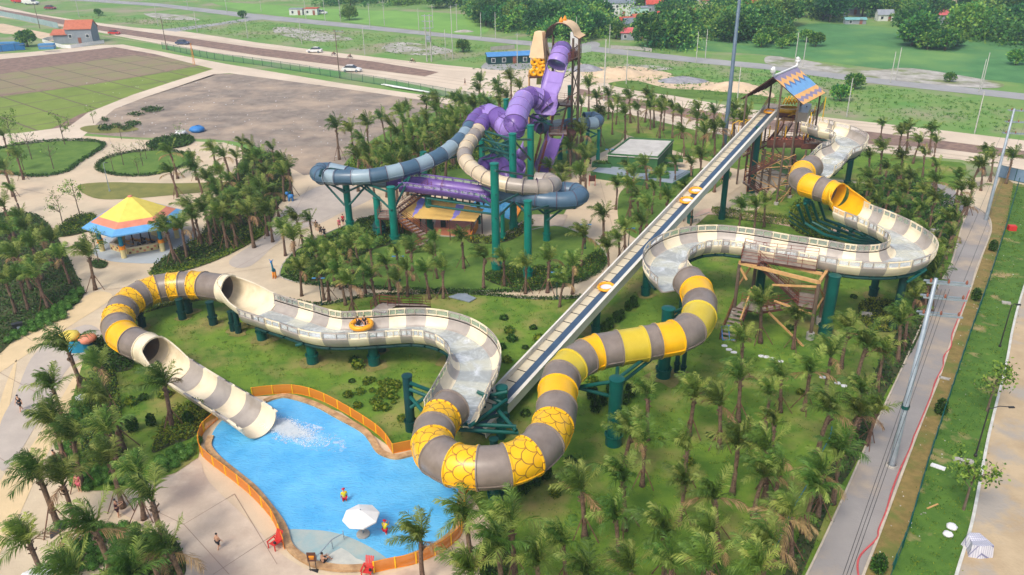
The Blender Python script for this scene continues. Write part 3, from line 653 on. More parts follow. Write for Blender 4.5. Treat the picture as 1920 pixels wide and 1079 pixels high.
def film():
    t = FILM.node_tree; b = t.nodes['Principled BSDF']; b.inputs['Roughness'].default_value = .12
    tc = t.nodes.new('ShaderNodeTexCoord'); n = t.nodes.new('ShaderNodeTexNoise'); n.inputs['Scale'].default_value = .55; n.inputs['Detail'].default_value = 9; n.inputs['Roughness'].default_value = .72; n.inputs['Distortion'].default_value = .8
    t.links.new(tc.outputs['Object'], n.inputs['Vector']); r = t.nodes.new('ShaderNodeValToRGB'); r.color_ramp.elements[0].position = .5; r.color_ramp.elements[1].position = .74
    r.color_ramp.elements[0].color = (*L((200, 209, 208)), 1); r.color_ramp.elements[1].color = (.85, .88, .9, 1)
    t.links.new(n.outputs[0], r.inputs[0]); t.links.new(r.outputs[0], b.inputs['Base Color'])
    mr = t.nodes.new('ShaderNodeMapRange'); mr.inputs[1].default_value = .46; mr.inputs[2].default_value = .7; mr.inputs[3].default_value = .42; mr.inputs[4].default_value = .95
    t.links.new(n.outputs[0], mr.inputs[0]); mx = t.nodes.new('ShaderNodeMixShader'); tr = t.nodes.new('ShaderNodeBsdfTransparent'); tr.inputs[0].default_value = (.93, .97, .98, 1)
    t.links.new(mr.outputs[0], mx.inputs[0]); t.links.new(tr.outputs[0], mx.inputs[1]); t.links.new(b.outputs[0], mx.inputs[2]); t.links.new(mx.outputs[0], t.nodes['Material Output'].inputs[0])
    bp = t.nodes.new('ShaderNodeBump'); bp.inputs['Strength'].default_value = .5; bp.inputs['Distance'].default_value = .08; n2 = t.nodes.new('ShaderNodeTexNoise'); n2.inputs['Scale'].default_value = 4
    t.links.new(tc.outputs['Object'], n2.inputs['Vector']); t.links.new(n2.outputs[0], bp.inputs['Height']); t.links.new(bp.outputs[0], b.inputs['Normal'])
film()
def column(par, b, t=None, h=None, r=.5, m_=None, cap=True, flange=True, name='support_column'):
    """column from ground pixel b to top pixel t (height read off) or height h"""
    base = P(*b)
    if h is None:
        d = fw*FPX + ri*(t[0]-960) - up*(t[1]-539.5); k = (base.x*d.x + base.y*d.y)/(d.x*d.x + d.y*d.y); h = CH + d.z*k
    mb = MB(); mb.lathe(base, [(r, 0), (r, h)], 20)
    if flange: mb.lathe(base, [(r, 1.02), (r*1.35, 1.02), (r*1.35, 1.12), (r*1.22, 1.14), (r*1.22, 0)], 20)
    if cap: mb.lathe(base, [(r, h), (r+.06, h), (r+.06, h+.12), (r*.4, h+.2), (.01, h+.21)], 20)
    if flange:
        for q in range(14):
            a = q*2*math.pi/14; mb.box(base + V((math.cos(a)*r*1.28, math.sin(a)*r*1.28, 1.16)), (.09, .09, .1))
        if 540 < b[1] < 720: soil(base, r*rnd(2.2, 4))
    autosmooth(mb.build(name, m_ or GRN, par), 35); return base, h
def beam(par, pts, r=.16, m_=None, name='support_arm', n=10):
    mb = MB(); mb.rod([P(*p) if not isinstance(p, V) else p for p in pts], r, n); return autosmooth(mb.build(name, m_ or GRN, par), 35)
def underbeam(par, fr, off, dz, r=.17, m_=None, step=3):
    mb = MB(); mb.rod([f[0] + f[2]*off + Z*dz for f in fr[::step]], r, 10); autosmooth(mb.build('ring_beam', m_ or DGRN, par), 35)
PA = dict(C=CRM, G=GRY, g=LGRY, Y=YEL, y=PYEL, S=SCL)
slide = thing('raft_slide', 'long yellow and taupe raft slide winding from zigzag-roof tower down to the pool', 'water slide', P(900, 930))
# run 1: flume leaving the tower
r1 = [(1520, 224, 11.3), (1535, 228, 11.25), (1550, 233, 11.2), (1575, 239, 11), (1597, 252, 10.7), (1589, 266, 10.4), (1569, 275, 10.1), (1558, 286, 9.8), (1548, 297, 9.6), (1534, 306, 9.5)]
f1 = flume(r1, 'CgCgCgCgC', slide, PA, water=1.5)
t1 = [(1522, 313, 9.1), (1506, 323, 9.0), (1502, 336, 8.8), (1514, 347, 8.7), (1536, 354, 8.6), (1556, 361, 8.5), (1572, 367, 8.4)]
tube(t1, 'GYGYGY', slide, pal=PA)
morph([(1570, 366, 8.4), (1582, 373, 8.45), (1596, 383, 8.6)], YEL, slide, (285, 185), (1.68, 2.4), (1.68, 1.9))
r2 = [(1592, 383, 9.4), (1612, 392, 9.35), (1634, 400, 9.3), (1656, 409, 9.2), (1677, 419, 9.1), (1695, 430, 9.0), (1709, 441, 8.95), (1714, 454, 8.9), (1704, 465, 8.85), (1680, 473, 8.8), (1648, 476, 8.75), (1612, 475, 8.7), (1578, 471, 8.68), (1545, 465, 8.65), (1507, 459, 8.6), (1468, 453, 8.5), (1436, 447, 8.45), (1406, 442, 8.4), (1376, 438, 8.35), (1350, 436, 8.3), (1322, 437, 8.3), (1298, 441, 8.2), (1275, 449, 8.2), (1256, 461, 8.1), (1248, 474, 8.1), (1248, 489, 8.0), (1258, 503, 7.95), (1272, 515, 7.9)]
f2 = flume(r2, 'CgCgCgCCgCgCgCgCgCgCgCgCgCg', slide, PA, water=1.5)
t2 = [(1290, 527, 7.5), (1305, 545, 7.4), (1312, 568, 7.3), (1311, 592, 7.2), (1294, 618, 7.1), (1266, 633, 7.0), (1232, 640, 6.9), (1208, 645, 6.8), (1160, 653, 6.7), (1122, 660, 6.6), (1098, 669, 6.5), (1072, 686, 6.4), (1054, 706, 6.3), (1046, 732, 6.2), (1044, 764, 6.1), (1037, 796, 6.0), (1021, 828, 5.9), (993, 855, 5.8), (950, 873, 5.7), (897, 878, 5.6), (852, 872, 5.5), (822, 855, 5.4), (811, 832, 5.3), (815, 806, 5.2), (829, 783, 5.1), (846, 764, 5.0)]
tube(t2, 'GYGyGYGyGYGyGYGSGSGSGSGSG', slide, pal=PA)
r3 = [(846, 757, 5.5), (858, 736, 5.4), (872, 709, 5.35), (885, 684, 5.3), (891, 664, 5.2), (888, 645, 5.15), (874, 627, 5.1), (850, 612, 5.05), (818, 602, 5.0), (786, 598, 4.95), (755, 598, 4.9), (725, 600, 4.85), (694, 602, 4.8), (660, 604, 4.75), (622, 604, 4.7), (588, 598, 4.65), (556, 588, 4.6), (528, 580, 4.55), (505, 573, 4.5), (480, 565, 4.4)]
f3 = flume(r3, 'CgCgCgCgCgCgCgCgCgg', slide, PA, water=1.5)
morph([(424, 541, 3.75), (440, 545, 3.85), (458, 553, 4.0), (482, 566, 4.2)], CRM, slide, (285, 182), (1.7, 2.4), (1.7, 1.9))
t3 = [(432, 543, 3.7), (420, 541, 3.7), (383, 536, 3.6), (361, 535, 3.5), (340, 536, 3.45), (318, 538, 3.4), (295, 542, 3.3), (270, 551, 3.2), (249, 563, 3.1), (232, 578, 2.95), (223, 595, 2.8), (221, 612, 2.7), (229, 628, 2.6), (249, 642, 2.5), (274, 653, 2.45), (292, 661, 2.4)]
tube(t3, 'CGSGSGSGSGSGYGC', slide, pal=PA)
morph([(288, 659, 2.4), (304, 670, 2.38), (326, 688, 2.3)], CRM, slide, (285, 184), (1.7, 1.75), (1.7, 1.6))
r4 = [(326, 688, 2.3), (351, 705, 2.25), (378, 722, 2.2), (405, 738, 2.12), (432, 754, 2.05), (460, 771, 1.98), (486, 789, 1.93)]
halfpipe(r4, 'gCgCgC', slide, PA, 1.72)
for f, o in ((f1, 1.6), (f1, -1.6), (f2, 1.7), (f2, -1.7), (f3, 1.7), (f3, -1.7)): underbeam(slide, f[8:-6], o, -2.12)
# cross ties under flumes
for f in (f1, f2, f3):
    for i in range(12, len(f)-8, 9):
        A = f[i]; mb = MB(); mb.bar(A[0]-A[2]*2.1+Z*-1.97, A[0]+A[2]*2.1+Z*-1.97, .12, .16); mb.build('cross_tie', DGRN, slide)
cols_ = [((1243, 708), (1252, 580), .6), ((1150, 834), (1156, 712), .6), ((771, 808), (768, 706), .42), ((1674, 616), (1700, 512), .42), ((1546, 628), (1562, 518), .6),
         ((1636, 556), (1641, 516), .42), ((587, 682), (584, 638), .5), ((702, 685), (700, 636), .5), ((401, 610), (397, 567), .4), ((343, 600), (338, 562), .38), ((355, 588), (352, 556), .38),
         ((1587, 352), (1600, 280), .45), ((1570, 320), (1577, 296), .4), ((1512, 388), (1516, 362), .45), ((1560, 395), (1560, 372), .4), ((492, 638), (489, 600), .45), ((942, 800), (952, 728), .5), ((930, 945), (928, 905), .5),
         ((1210, 555), (1213, 505), .45), ((1278, 600), (1278, 545), .45), ((845, 678), (842, 645), .4), ((438, 622), (434, 585), .3), ((448, 626), (443, 585), .3), ((717, 660), (716, 632), .35), ((1700, 450), (1698, 440), .3), ((1420, 572), (1424, 468), .5),
         ((268, 615), (266, 590), .35), ((927, 866), (926, 825), .35), ((1620, 455), (1622, 430), .35), ((1650, 468), (1652, 445), .35), ((1280, 706), (1284, 655), .22), ((1268, 700), (1272, 655), .22), ((470, 610), (467, 590), .3)]
for b_, t_, r_ in cols_: column(slide, b_, t_, r=r_, m_=GRN if r_ > .43 else DGRN)
# cantilever arms
for a, b_ in [((1156, 712, 6.3), (1225, 660, 5.6)), ((1156, 725, 5.3), (1220, 675, 5.3)), ((1155, 715, 6.2), (1085, 726, 4.8)), ((1152, 745, 4.0), (1086, 728, 4.7)), ((1156, 715, 6), (1158, 690, 5.6)),
              ((1252, 590, 7), (1290, 575, 6.4)), ((1252, 605, 6.2), (1288, 580, 6.3)), ((768, 718, 5.2), (812, 735, 4.2)), ((768, 730, 4.6), (806, 745, 4.1)), ((770, 745, 3.9), (800, 780, 3.6)), ((770, 765, 2.9), (798, 745, 3.9)),
              ((952, 735, 4.6), (905, 745, 3.9)), ((950, 750, 4.0), (880, 800, 3.8)), ((950, 775, 2.7), (870, 795, 3.7)), ((952, 760, 3.4), (895, 735, 3.9)), ((968, 800, 3.2), (862, 795, 3.4)), ((972, 812, 2.7), (860, 806, 3.2)), ((968, 808, 3), (925, 760, 3.6)), ((1300, 530, 5.6), (1240, 515, 5.8)), ((1240, 520, 5.8), (1265, 545, 5.5)),
              ((1640, 518, 6.9), (1560, 512, 6.6)), ((1700, 512, 7), (1735, 505, 7)), ((1700, 530, 6), (1736, 506, 7)), ((555, 648, 2.3), (590, 640, 2.8)), ((815, 652, 2.6), (845, 645, 2.9))]:
    beam(slide, [a, b_], .17)
# service pipes below the upper tube
for k in range(4):
    beam(slide, [(1496+k*13, 385-k*3, 6.5), (1508+k*13, 418-k*2, 3.4), (1545+k*13, 440-k*5, 2.6), (1600+k*8, 455-k*4, 3.4), (1660, 463-k*4, 5)], .2, name='service_pipe')
for k in range(5): column(slide, (1570+k*22, 448+k*3), h=4.8, r=.28, flange=False)
for k in range(3): beam(slide, [(1480, 398+k*8, 5), (1515, 420+k*9, 2)], .1, name='brace')

# ------------------------------------------------ conveyor
con = thing('conveyor_lift', 'long straight cream raft conveyor with blue-grey belt climbing to the zigzag-roof tower', 'conveyor', P(893, 812))
ca = P(889, 806, .7); cb = P(1447, 206, 11.7); cd_ = (cb-ca); cl = cd_.length; cd_ = cd_/cl; cs = cd_.cross(Z).normalized(); cu = cs.cross(cd_)
def cpt(s, a, h): return ca + cd_*s + cs*a + cu*h
def cbar(mb, s0, s1, a0, a1, h0, h1, m=0): mb.box(cpt((s0+s1)/2, (a0+a1)/2, (h0+h1)/2), (a1-a0, s1-s0, h1-h0), (cs, cd_, cu), m)
CWH = mat('white_side_panel', L((222, 218, 206)), L((206, 202, 190)), .6, .5)
CFL = mat('cream_conveyor_floor', L((206, 196, 170)), L((190, 180, 156)), .8, .6)
NS = 22
mb = MB()
for k in range(NS):
    s0 = cl*k/NS; s1 = cl*(k+1)/NS-.03; cbar(mb, s0, s1, -1.25, -1.15, -.45, .55)
    cbar(mb, s0, s1, -1.3, -1.1, .56, .62)
mb.build('side_wall', CWH, con)
mb = MB()
for k in range(NS):
    s0 = cl*k/NS; s1 = cl*(k+1)/NS-.03; cbar(mb, s0, s1, 1.15, 1.25, -.5, .55); cbar(mb, s0, s1, 1.0, 1.36, .56, .66)
mb.build('side_wall', CWH, con)
mb = MB()
for k in range(48):
    s0 = cl*k/48; s1 = cl*(k+1)/48-.1; cbar(mb, s0, s1, -1.14, -.18, -.1, 0)
mb.build('floor_panel', CFL, con)
mb = MB()
for k in range(1, 48): cbar(mb, cl*k/48-.05, cl*k/48+.02, -1.14, -.18, -.1, .004)
mb.build('floor_joints', BLK, con)
mb = MB(); cbar(mb, 0, cl, -.95, 1.12, -.3, -.16); mb.build('chassis', DGRN, con)
mb = MB(); cbar(mb, 0, cl, -.18, .8, -.12, .03); mb.build('belt', BELT, con)
mb = MB(); cbar(mb, 0, cl, .8, 1.14, -.1, .02)
for k in range(30): cbar(mb, cl*(k+.5)/30, cl*(k+.5)/30+.12, .82, .9, .02, .08)
mb.build('belt_guide', CFL, con)
for bs, tp, r_ in [((1408, 362), (1430, 240), .5), ((1353, 412), (1364, 312), .42), ((1117, 628), (1119, 588), .42), ((1293, 420), (1297, 388), .35), ((940, 822), (948, 790), .35), ((1030, 730), (1032, 716), .35)]:
    column(con, bs, tp, r=r_)
def raft(px, py, z, label, rr=1.0, rt=.3, nrm=None, tilt=None, m_=None, grp=None):
    c = P(px, py, z); t = thing('inflatable_raft', label, 'raft', c, grp)
    ax = tilt or (X, Y, Z); b = MB(); b.lathe(c + ax[2]*rt, [(rr + rt*math.cos(a), rt*math.sin(a)) for a in [2*math.pi*q/12 for q in range(13)]], 30, ax=ax)
    autosmooth(b.build('tube', m_ or mat('orange_vinyl', L((246, 170, 30)), L((236, 158, 24)), 2, .4), t), 60)
    b = MB(); b.lathe(c + ax[2]*rt*.5, [(0.01, 0), (rr-rt*.6, 0), (rr-rt*.6, -.06), (.01, -.06)], 24, ax=ax); b.build('floor', mat('white_vinyl', (.7, .7, .72), (.62, .62, .66), 2, .5), t)
    b = MB()
    for q in range(8):
        a = q*math.pi/4+.3; o = c + ax[2]*(rt*1.95) + ax[0]*math.cos(a)*rr + ax[1]*math.sin(a)*rr; b.bar(o - ax[0]*math.sin(a)*.12 + ax[1]*math.cos(a)*.12, o + ax[0]*math.sin(a)*.12 - ax[1]*math.cos(a)*.12, .05, .05)
    b.build('handles', BLK, t); return t
cax = (cs, cd_, cu)
def craft(px, py, label, grp='orange rafts riding up the conveyor'):
    # find belt height at that pixel
    best = min((abs((lambda q: (CAM.z - q.z))(ca)), 0) for _ in (0,)); bs = None
    for k in range(400):
        q = cpt(cl*k/400, .1, .1); d = q-CAM; x_ = 960+FPX*d.dot(ri)/d.dot(fw); y_ = 539.5-FPX*d.dot(up)/d.dot(fw); e = (x_-px)**2+(y_-py)**2
        if bs is None or e < bs[0]: bs = (e, q)
    q = bs[1]; t = raft(0, 0, 0, label, .82, .17, tilt=cax, grp=grp)
    t.location = q; return t
craft(1441, 209, 'orange raft at the top of the conveyor under the zigzag roof')
craft(1303, 357, 'upper one of two orange rafts close together halfway up the conveyor')
craft(1287, 377, 'lower one of two orange rafts close together halfway up the conveyor')
craft(1136, 539, 'orange raft alone on the lower half of the conveyor')

# ------------------------------------------------ purple tube slides behind
PB = dict(P=PUR, L=LPUR, D=DBLU, B=LBLU, T=TAN1, t=TAN2)
ps = thing('tube_slide_complex', 'purple, blue-grey and sand tube slides on tall green columns below the arched-roof tower', 'water slide', P(930, 508))
tube([(1054, 96, 20.3), (1051, 104, 20), (1047, 114, 19.4), (1044, 122, 18.8)], 'PLL', ps, 1.65, pal=PB, gask=True)
flume([(1044, 120, 19.2), (1038, 140, 17.6), (1032, 160, 16), (1026, 182, 14.2), (1022, 200, 12.8)], 'LLLL', ps, PB, windows=False, hw=2.0, depth=1.3)
rg = MB(); rg.rod([P(1044, 120, 18.1), P(1032, 160, 14.9), P(1022, 200, 11.7)], .12, 6); rg.build('lane_divider', LPUR, ps)
tube([(1032, 206, 12.0), (1023, 194, 12.9), (1010, 186, 13.7), (995, 183, 14.1), (982, 189, 14), (974, 202, 13.6), (969, 216, 13.1), (966, 230, 12.4), (964, 241, 11.6), (956, 243, 11.2), (946, 234, 11.6), (932, 222, 12.1), (917, 216, 12.1), (907, 219, 11.9)], 'PPLPLLLPLLPLP', ps, 1.75, pal=PB, gask=True, n=8)
tube([(910, 212, 12.3), (899, 216, 12.2), (889, 226, 11.9), (881, 239, 11.5)], 'LPP', ps, 1.15, pal=PB, gask=True)
tube([(916, 222, 11.9), (909, 227, 11.8), (902, 235, 11.6), (897, 244, 11.3)], 'LPP', ps, 1.15, pal=PB, gask=True)
tube([(881, 239, 11.5), (874, 250, 11.1), (864, 262, 10.7), (848, 276, 10.3), (829, 290, 9.9), (805, 302, 9.5), (780, 312, 9.2), (752, 320, 9), (725, 326, 8.8), (695, 331, 8.6), (662, 333, 8.5), (632, 333, 8.4), (612, 332, 8.3)], 'DBDBDBDBDBDB', ps, 1.08, pal=PB, gask=True)
tube([(616, 332, 8.3), (604, 331, 8.2), (597, 326, 8.1), (602, 321, 8.0), (618, 320, 7.9), (650, 327, 7.6), (690, 335, 7.2), (725, 338, 7.0), (752, 336, 7.0)], 'DDDDBDBP', ps, 1.15, pal=PB, gask=True)
tube([(897, 244, 11.3), (891, 253, 11), (883, 264, 10.7), (875, 276, 10.4), (871, 289, 10), (874, 302, 9.7), (883, 314, 9.4), (897, 325, 9.2), (913, 335, 9), (932, 342, 8.8), (953, 347, 8.6), (982, 351, 8.5), (1010, 353, 8.4)], 'TtTTtTTTTTtt', ps, 1.05, pal=PB, gask=True)
tube([(1005, 352, 8.4), (1026, 352, 8.3), (1036, 346, 8.2), (1028, 341, 8.1), (1005, 340, 8)], 'tttt', ps, 1.2, pal=PB, gask=True)
tube([(1030, 360, 7), (1058, 358, 7), (1078, 360, 7), (1087, 367, 7), (1074, 375, 6.9), (1045, 377, 6.8), (1010, 375, 6.8), (975, 369, 6.7), (940, 361, 6.6), (918, 356, 6.6)], 'DDDDDDDDP', ps, 1.2, pal=PB, gask=True)
flume([(750, 334, 7.9), (775, 334, 7.9), (805, 338, 7.9), (838, 342, 7.8), (872, 347, 7.7), (900, 351, 7.6), (926, 356, 7.5)], 'PPPPPP', ps, PB, hw=2.2, depth=1.5)
flume([(990, 258, 10.5), (982, 275, 9), (974, 295, 7.2), (966, 318, 5.4)], 'LPP', ps, PB, windows=False, hw=1.8, depth=1.3)
tube([(899, 336, 5), (902, 322, 6.1), (909, 308, 6.6), (924, 302, 6.8), (940, 308, 6.7), (949, 322, 6.2), (954, 340, 5)], 'PPPPPP', ps, 1.1, pal=PB, gask=True)
tube([(994, 224, 9), (1002, 229, 8.5), (1009, 234, 8), (1014, 238, 7.7)], 'PPP', ps, 1.2, pal=PB, gask=True)
flume([(1042, 248, 8.5), (1034, 268, 7), (1026, 290, 5.4), (1018, 310, 4)], 'PPP', ps, PB, windows=False, hw=1.5, depth=1.1)
tube([(1012, 240, 7.6), (1030, 238, 7.5), (1050, 236, 7.3), (1068, 234, 7.2), (1084, 233, 7.1), (1100, 232, 7), (1114, 231, 6.9), (1121, 226, 6.9), (1112, 221, 6.9), (1095, 222, 6.9)], 'DBDBDBDDD', ps, 1.1, pal=PB, gask=True)
CC = [((657, 428), (646, 346), .5), ((741, 455), (733, 352), .55), ((931, 508), (928, 308), .52), ((990, 522), (993, 378), .48), ((963, 432), (962, 252), .52), ((995, 382), (995, 236), .52), ((951, 335), (951, 187), .45), ((1067, 288), (1068, 162), .5),
      ((806, 432), (800, 362), .48), ((905, 330), (904, 262), .5), ((1025, 452), (1026, 390), .42), ((712, 442), (708, 372), .5), ((797, 352), (795, 286), .55), ((1121, 300), (1119, 245), .3), ((1102, 272), (1101, 245), .3), ((1050, 300), (1048, 262), .4), ((943, 452), (943, 400), .3), ((787, 425), (785, 372), .2), ((898, 420), (897, 372), .25), ((849, 415), (849, 366), .25), ((1100, 285), (1100, 250), .25)]
for b_, t_, r_ in CC: column(ps, b_, t_, r=r_, m_=mat('bright_green_painted_steel', L((16, 122, 106)), L((12, 106, 94)), .6, .38))
AR = [((646, 362, 5.6), (615, 341, 7)), ((646, 362, 5.6), (690, 342, 7.2)), ((646, 358, 6), (600, 338, 7)), ((733, 362, 7.2), (678, 342, 7.3)), ((735, 395, 5), (680, 343, 7.3)), ((733, 362, 7.2), (768, 332, 8.2)), ((740, 390, 5.2), (768, 333, 8.2)), ((720, 380, 5.6), (672, 345, 7)), ((646, 385, 4.4), (610, 345, 7)), ((655, 385, 4.2), (690, 345, 7)),
      ((928, 320, 13.8), (1010, 332, 8)), ((962, 262, 13.5), (995, 262, 11)), ((962, 262, 13.5), (905, 245, 11)), ((955, 275, 12.5), (905, 262, 10.5)), ((962, 290, 11.5), (900, 275, 9.5)), ((962, 262, 13.5), (995, 300, 8.5)), ((955, 300, 10.6), (905, 255, 10)), ((905, 285, 8.5), (958, 262, 12)), ((905, 300, 7.5), (958, 290, 10.5)), ((910, 250, 11), (960, 300, 10)), ((945, 240, 11), (995, 240, 12)), ((862, 285, 9), (905, 272, 9)),
      ((930, 365, 10.5), (900, 350, 6.4)), ((930, 392, 8), (880, 355, 6)), ((930, 385, 8.6), (985, 358, 7.4)), ((930, 410, 7.4), (962, 380, 6)), ((992, 395, 9.2), (1035, 385, 5.8)), ((992, 405, 8.6), (965, 378, 5.8)), ((1025, 400, 4.6), (1060, 387, 5.8)), ((1026, 405, 4.4), (1000, 385, 5.8)), ((1025, 415, 3.8), (1060, 388, 5.8)), ((760, 350, 6.4), (925, 372, 6)), ((800, 372, 5.8), (925, 390, 5.4)), ((770, 365, 5.6), (900, 385, 4.8)), ((800, 385, 5), (925, 402, 4.4)),
      ((1068, 200, 9.8), (1010, 225, 10)), ((1000, 215, 10.5), (1050, 215, 10)), ((985, 215, 11), (1035, 235, 9.5)), ((1067, 185, 11), (1020, 205, 12)), ((1119, 252, 5.2), (1096, 243, 5.8)), ((1119, 252, 5.2), (1100, 262, 4.6)), ((795, 296, 9), (838, 286, 9)), ((797, 310, 7.8), (862, 292, 8.4)), ((951, 200, 12.6), (978, 205, 12.6)), ((951, 215, 11.6), (975, 212, 12))]
for a, b_ in AR: beam(ps, [a, b_], .15)
for k in range(9):   # hangers under the purple flume
    x_ = 815 + k*13; beam(ps, [(x_, 352+k*1.6, 6.6), (x_+1, 374+k*1.6, 5)], .12, m_=DGRN, name='hanger')

for pts in ([(1001, 179, 15.4), (1010, 182, 15), (1020, 190, 14), (1032, 203, 12.8)], [(934, 217, 13.6), (945, 223, 13.3), (958, 234, 12.5), (971, 246, 11.8)]):
    w = [P(*p) for p in pts]; mb = MB()
    for i in range(3):
        a_, b_ = w[i], w[i+1]; mb.bar(a_+Z*.7, b_+Z*.7, .08); mb.bar(a_, b_, .1, .2)
        for k in range(3): p = a_.lerp(b_, k/3); mb.bar(p, p+Z*.7, .09)
    mb.build('window_rail', PUR, ps)
random.seed(77)
for k in range(34):
    if k < 16: a_ = P(rnd(1000, 1030), rnd(212, 232), rnd(8, 11.5)); b_ = P(rnd(1000, 1032), rnd(212, 236), rnd(7, 11))
    else: a_ = P(rnd(905, 930), rnd(250, 300), rnd(6, 10.5)); b_ = P(rnd(935, 962), rnd(250, 300), rnd(6, 10.5))
    if (a_-b_).length < 12: beam(ps, [a_, b_], .09, name='truss_member')
beam(ps, [(600, 330, 9.2), (603, 320, 9.3), (620, 317, 9.3), (650, 322, 9.3), (664, 328, 9.1)], .2, m_=DGRN, name='drum_rim')
# ================================================================ STAIRS, TOWERS, BUILDINGS
def rail(par, pts, h=1.1, sp=1.2, m_=None, r=.03, name='railing', mids=2):
    mb = MB()
    for i in range(len(pts)-1):
        a, b = pts[i], pts[i+1]; L_ = (b-a).length; n = max(1, int(L_/sp))
        for k in range(n+1): p = a.lerp(b, k/n); mb.rod([p, p+Z*h], r, 5)
        for q in range(mids+1): hh = h*(q+1)/(mids+1); mb.rod([a+Z*hh, b+Z*hh], r, 5)
    return mb.build(name, m_ or RED, par)
def stairs(par, A, B, w=1.3, m_=None, tm=None, rails=True):
    """flight from top A to bottom B (world points on the centre line)"""
    m_ = m_ or RUST; d = B-A; hd = V((d.x, d.y, 0)); L_ = hd.length; t = hd/L_; s_ = t.cross(Z); n = max(3, int(abs(d.z)/.19))
    for sg in (-1, 1):
        mb = MB(); mb.bar(A+s_*sg*w/2, B+s_*sg*w/2, .06, .28); mb.build('stringer', m_, par)
        if rails: rail(par, [A+s_*sg*w/2, B+s_*sg*w/2], 1.05, 1.4, name='handrail')
    mb = MB(); an = math.atan2(t.y, t.x)
    for k in range(n): p = A.lerp(B, (k+.5)/n); mb.box(p, (L_/n*.72, w-.06, .05), an)
    mb.build('treads', tm or DECK, par)
def platform(par, pts, z, th=.18, m_=None, top=None, rails=None, rm=None):
    w = [P(p[0], p[1], z) for p in pts]; b = MB(); b.prism(w, z-th, z-.03); b.build('deck_frame', m_ or RUST, par)
    b = MB(); b.prism(w, z-.028, z); b.build('deck', top or DECK, par)
    k = len(w)
    for e in (rails or []): rail(par, [w[e], w[(e+1) % k]], m_=rm)
    return w
# --- zigzag-roof launch tower
tA = thing('launch_tower', 'timber launch tower with a blue, orange and lilac zigzag gable roof at the conveyor top', 'tower', P(1470, 372))
Nn = P(1449, 145, 18.2); Ff = P(1493.5, 126, 18.2); off = P(1506, 197, 14.2) - Nn; rdirn = (Ff-Nn).normalized()
offL = V((-off.x, -off.y, off.z)); offL = offL - rdirn*(offL.dot(rdirn)); 
NS_ = 48; zc = [L((150, 140, 168)), L((240, 182, 110)), L((86, 122, 176)), L((120, 172, 220)), L((240, 182, 110)), L((150, 140, 168)), L((240, 182, 110))]
zm = [mat('lilac_roof_paint', zc[0]), mat('orange_roof_paint', zc[1]), mat('blue_roof_paint', zc[2]), mat('light_blue_roof_paint', zc[3])]
zi = [0, 1, 2, 3, 1, 0, 1]
def saw(s, n, a): f = (s*n) % 1; return a*(1-abs(2*f-1))
def bnd(k, s): return [0, .09+.02*s+saw(s, 5, .12), .25+saw(s+.08, 5, .15), .33+saw(s+.1, 5, .15), .68, .77+saw(s, 5, .06), .86+saw(s, 5, .08), 1][k]
for nm, of in (('roof_slope', off), ('roof_slope', offL)):
    b = MB(); nrm = (Ff-Nn).cross(of).normalized()
    if nrm.z < 0: nrm = -nrm
    for j in range(NS_):
        s0 = j/NS_; s1 = (j+1)/NS_
        for k in range(7):
            q = lambda s, kk: Nn.lerp(Ff, s) + of*bnd(kk, s) + nrm*.06
            b.quad(q(s0, k), q(s1, k), q(s1, k+1), q(s0, k+1), zi[k])
    c = [Nn, Ff, Ff+of, Nn+of]
    for i in range(4): b.quad(c[i]+nrm*.06, c[(i+1) % 4]+nrm*.06, c[(i+1) % 4]-nrm*.06, c[i]-nrm*.06, 4)
    b.quad(*[p-nrm*.06 for p in reversed(c)], 4)
    o = b.build(nm, zm+[RUST], tA)
    b = MB()
    for j in range(7): p = Nn.lerp(Ff, (j+.3)/6.6) - nrm*.14; b.bar(p, p+of*.98, .1, .12)
    b.build('rafters', RUST, o)
for e, dr in ((Nn, -rdirn), (Ff, rdirn)):
    b = MB(); b.rod([e-dr*1.0+Z*.1, e+Z*.2, e+dr*.2+Z*.8], .18, 8); b.blob(e+dr*.3+Z*1.0, .45); b.blob(e+dr*.1+Z*1.35, .3); b.blob(e+dr*.55+Z*1.2, .3)
    for q in (-.2, .2): b.blob(e+dr*.65+Z*1.05+off.normalized()*q, .1, m=1)
    b.build('ridge_ornament', [WHT, BLK], tA, True)
b = MB(); b.bar(Nn+Z*.15, Ff+Z*.15, .3, .2); b.build('ridge_cap', WHT, tA)
dkA = platform(tA, [(1428, 212), (1503, 221), (1530, 206), (1440, 193)], 10.3, .5, RUST, rails=[2, 3])
for p in dkA[:2]+dkA[2:]:
    pass
for i, p in enumerate([Nn+off*.86, Nn+offL*.8, Ff+off*.86, Ff+offL*.8, Nn+off*.3, Ff+off*.3]):
    b = MB(); b.rod([V((p.x, p.y, 0)), p], .16, 8); b.build('post', DWOOD, tA)
# plank fence panel right of the tower deck
b = MB(); a_ = P(1522, 232, 10.3); c_ = P(1543, 205, 10.3)
for k in range(14): p = a_.lerp(c_, k/13); b.box(p+Z*.75, (.2, .05, 1.5), math.atan2((c_-a_).y, (c_-a_).x))
b.build('plank_fence', RUST, tA)
for px_, py_ in ((1518, 236), (1545, 206), (1525, 225)):
    p = P(px_, py_, 10); b = MB(); b.rod([p-Z*2, p+Z*2.2], .09, 6); b.build('yellow_post', FYEL, tA)
b = MB()
p0 = P(1478, 212, 10.4)
b.lathe(p0, [(1.9, 0), (2.1, .5), (2.0, .9), (1.5, .95)], 20, sq=.8); b.build('loading_basin', YEL, tA)
b = MB(); b.prism([P(x, y, 10.35) for x, y in ((1490, 228), (1512, 230), (1520, 212), (1500, 208))], 10.35, 11.9); b.build('grey_wall', TAN2, tA)
p0 = P(1468, 196, 11); b = MB()
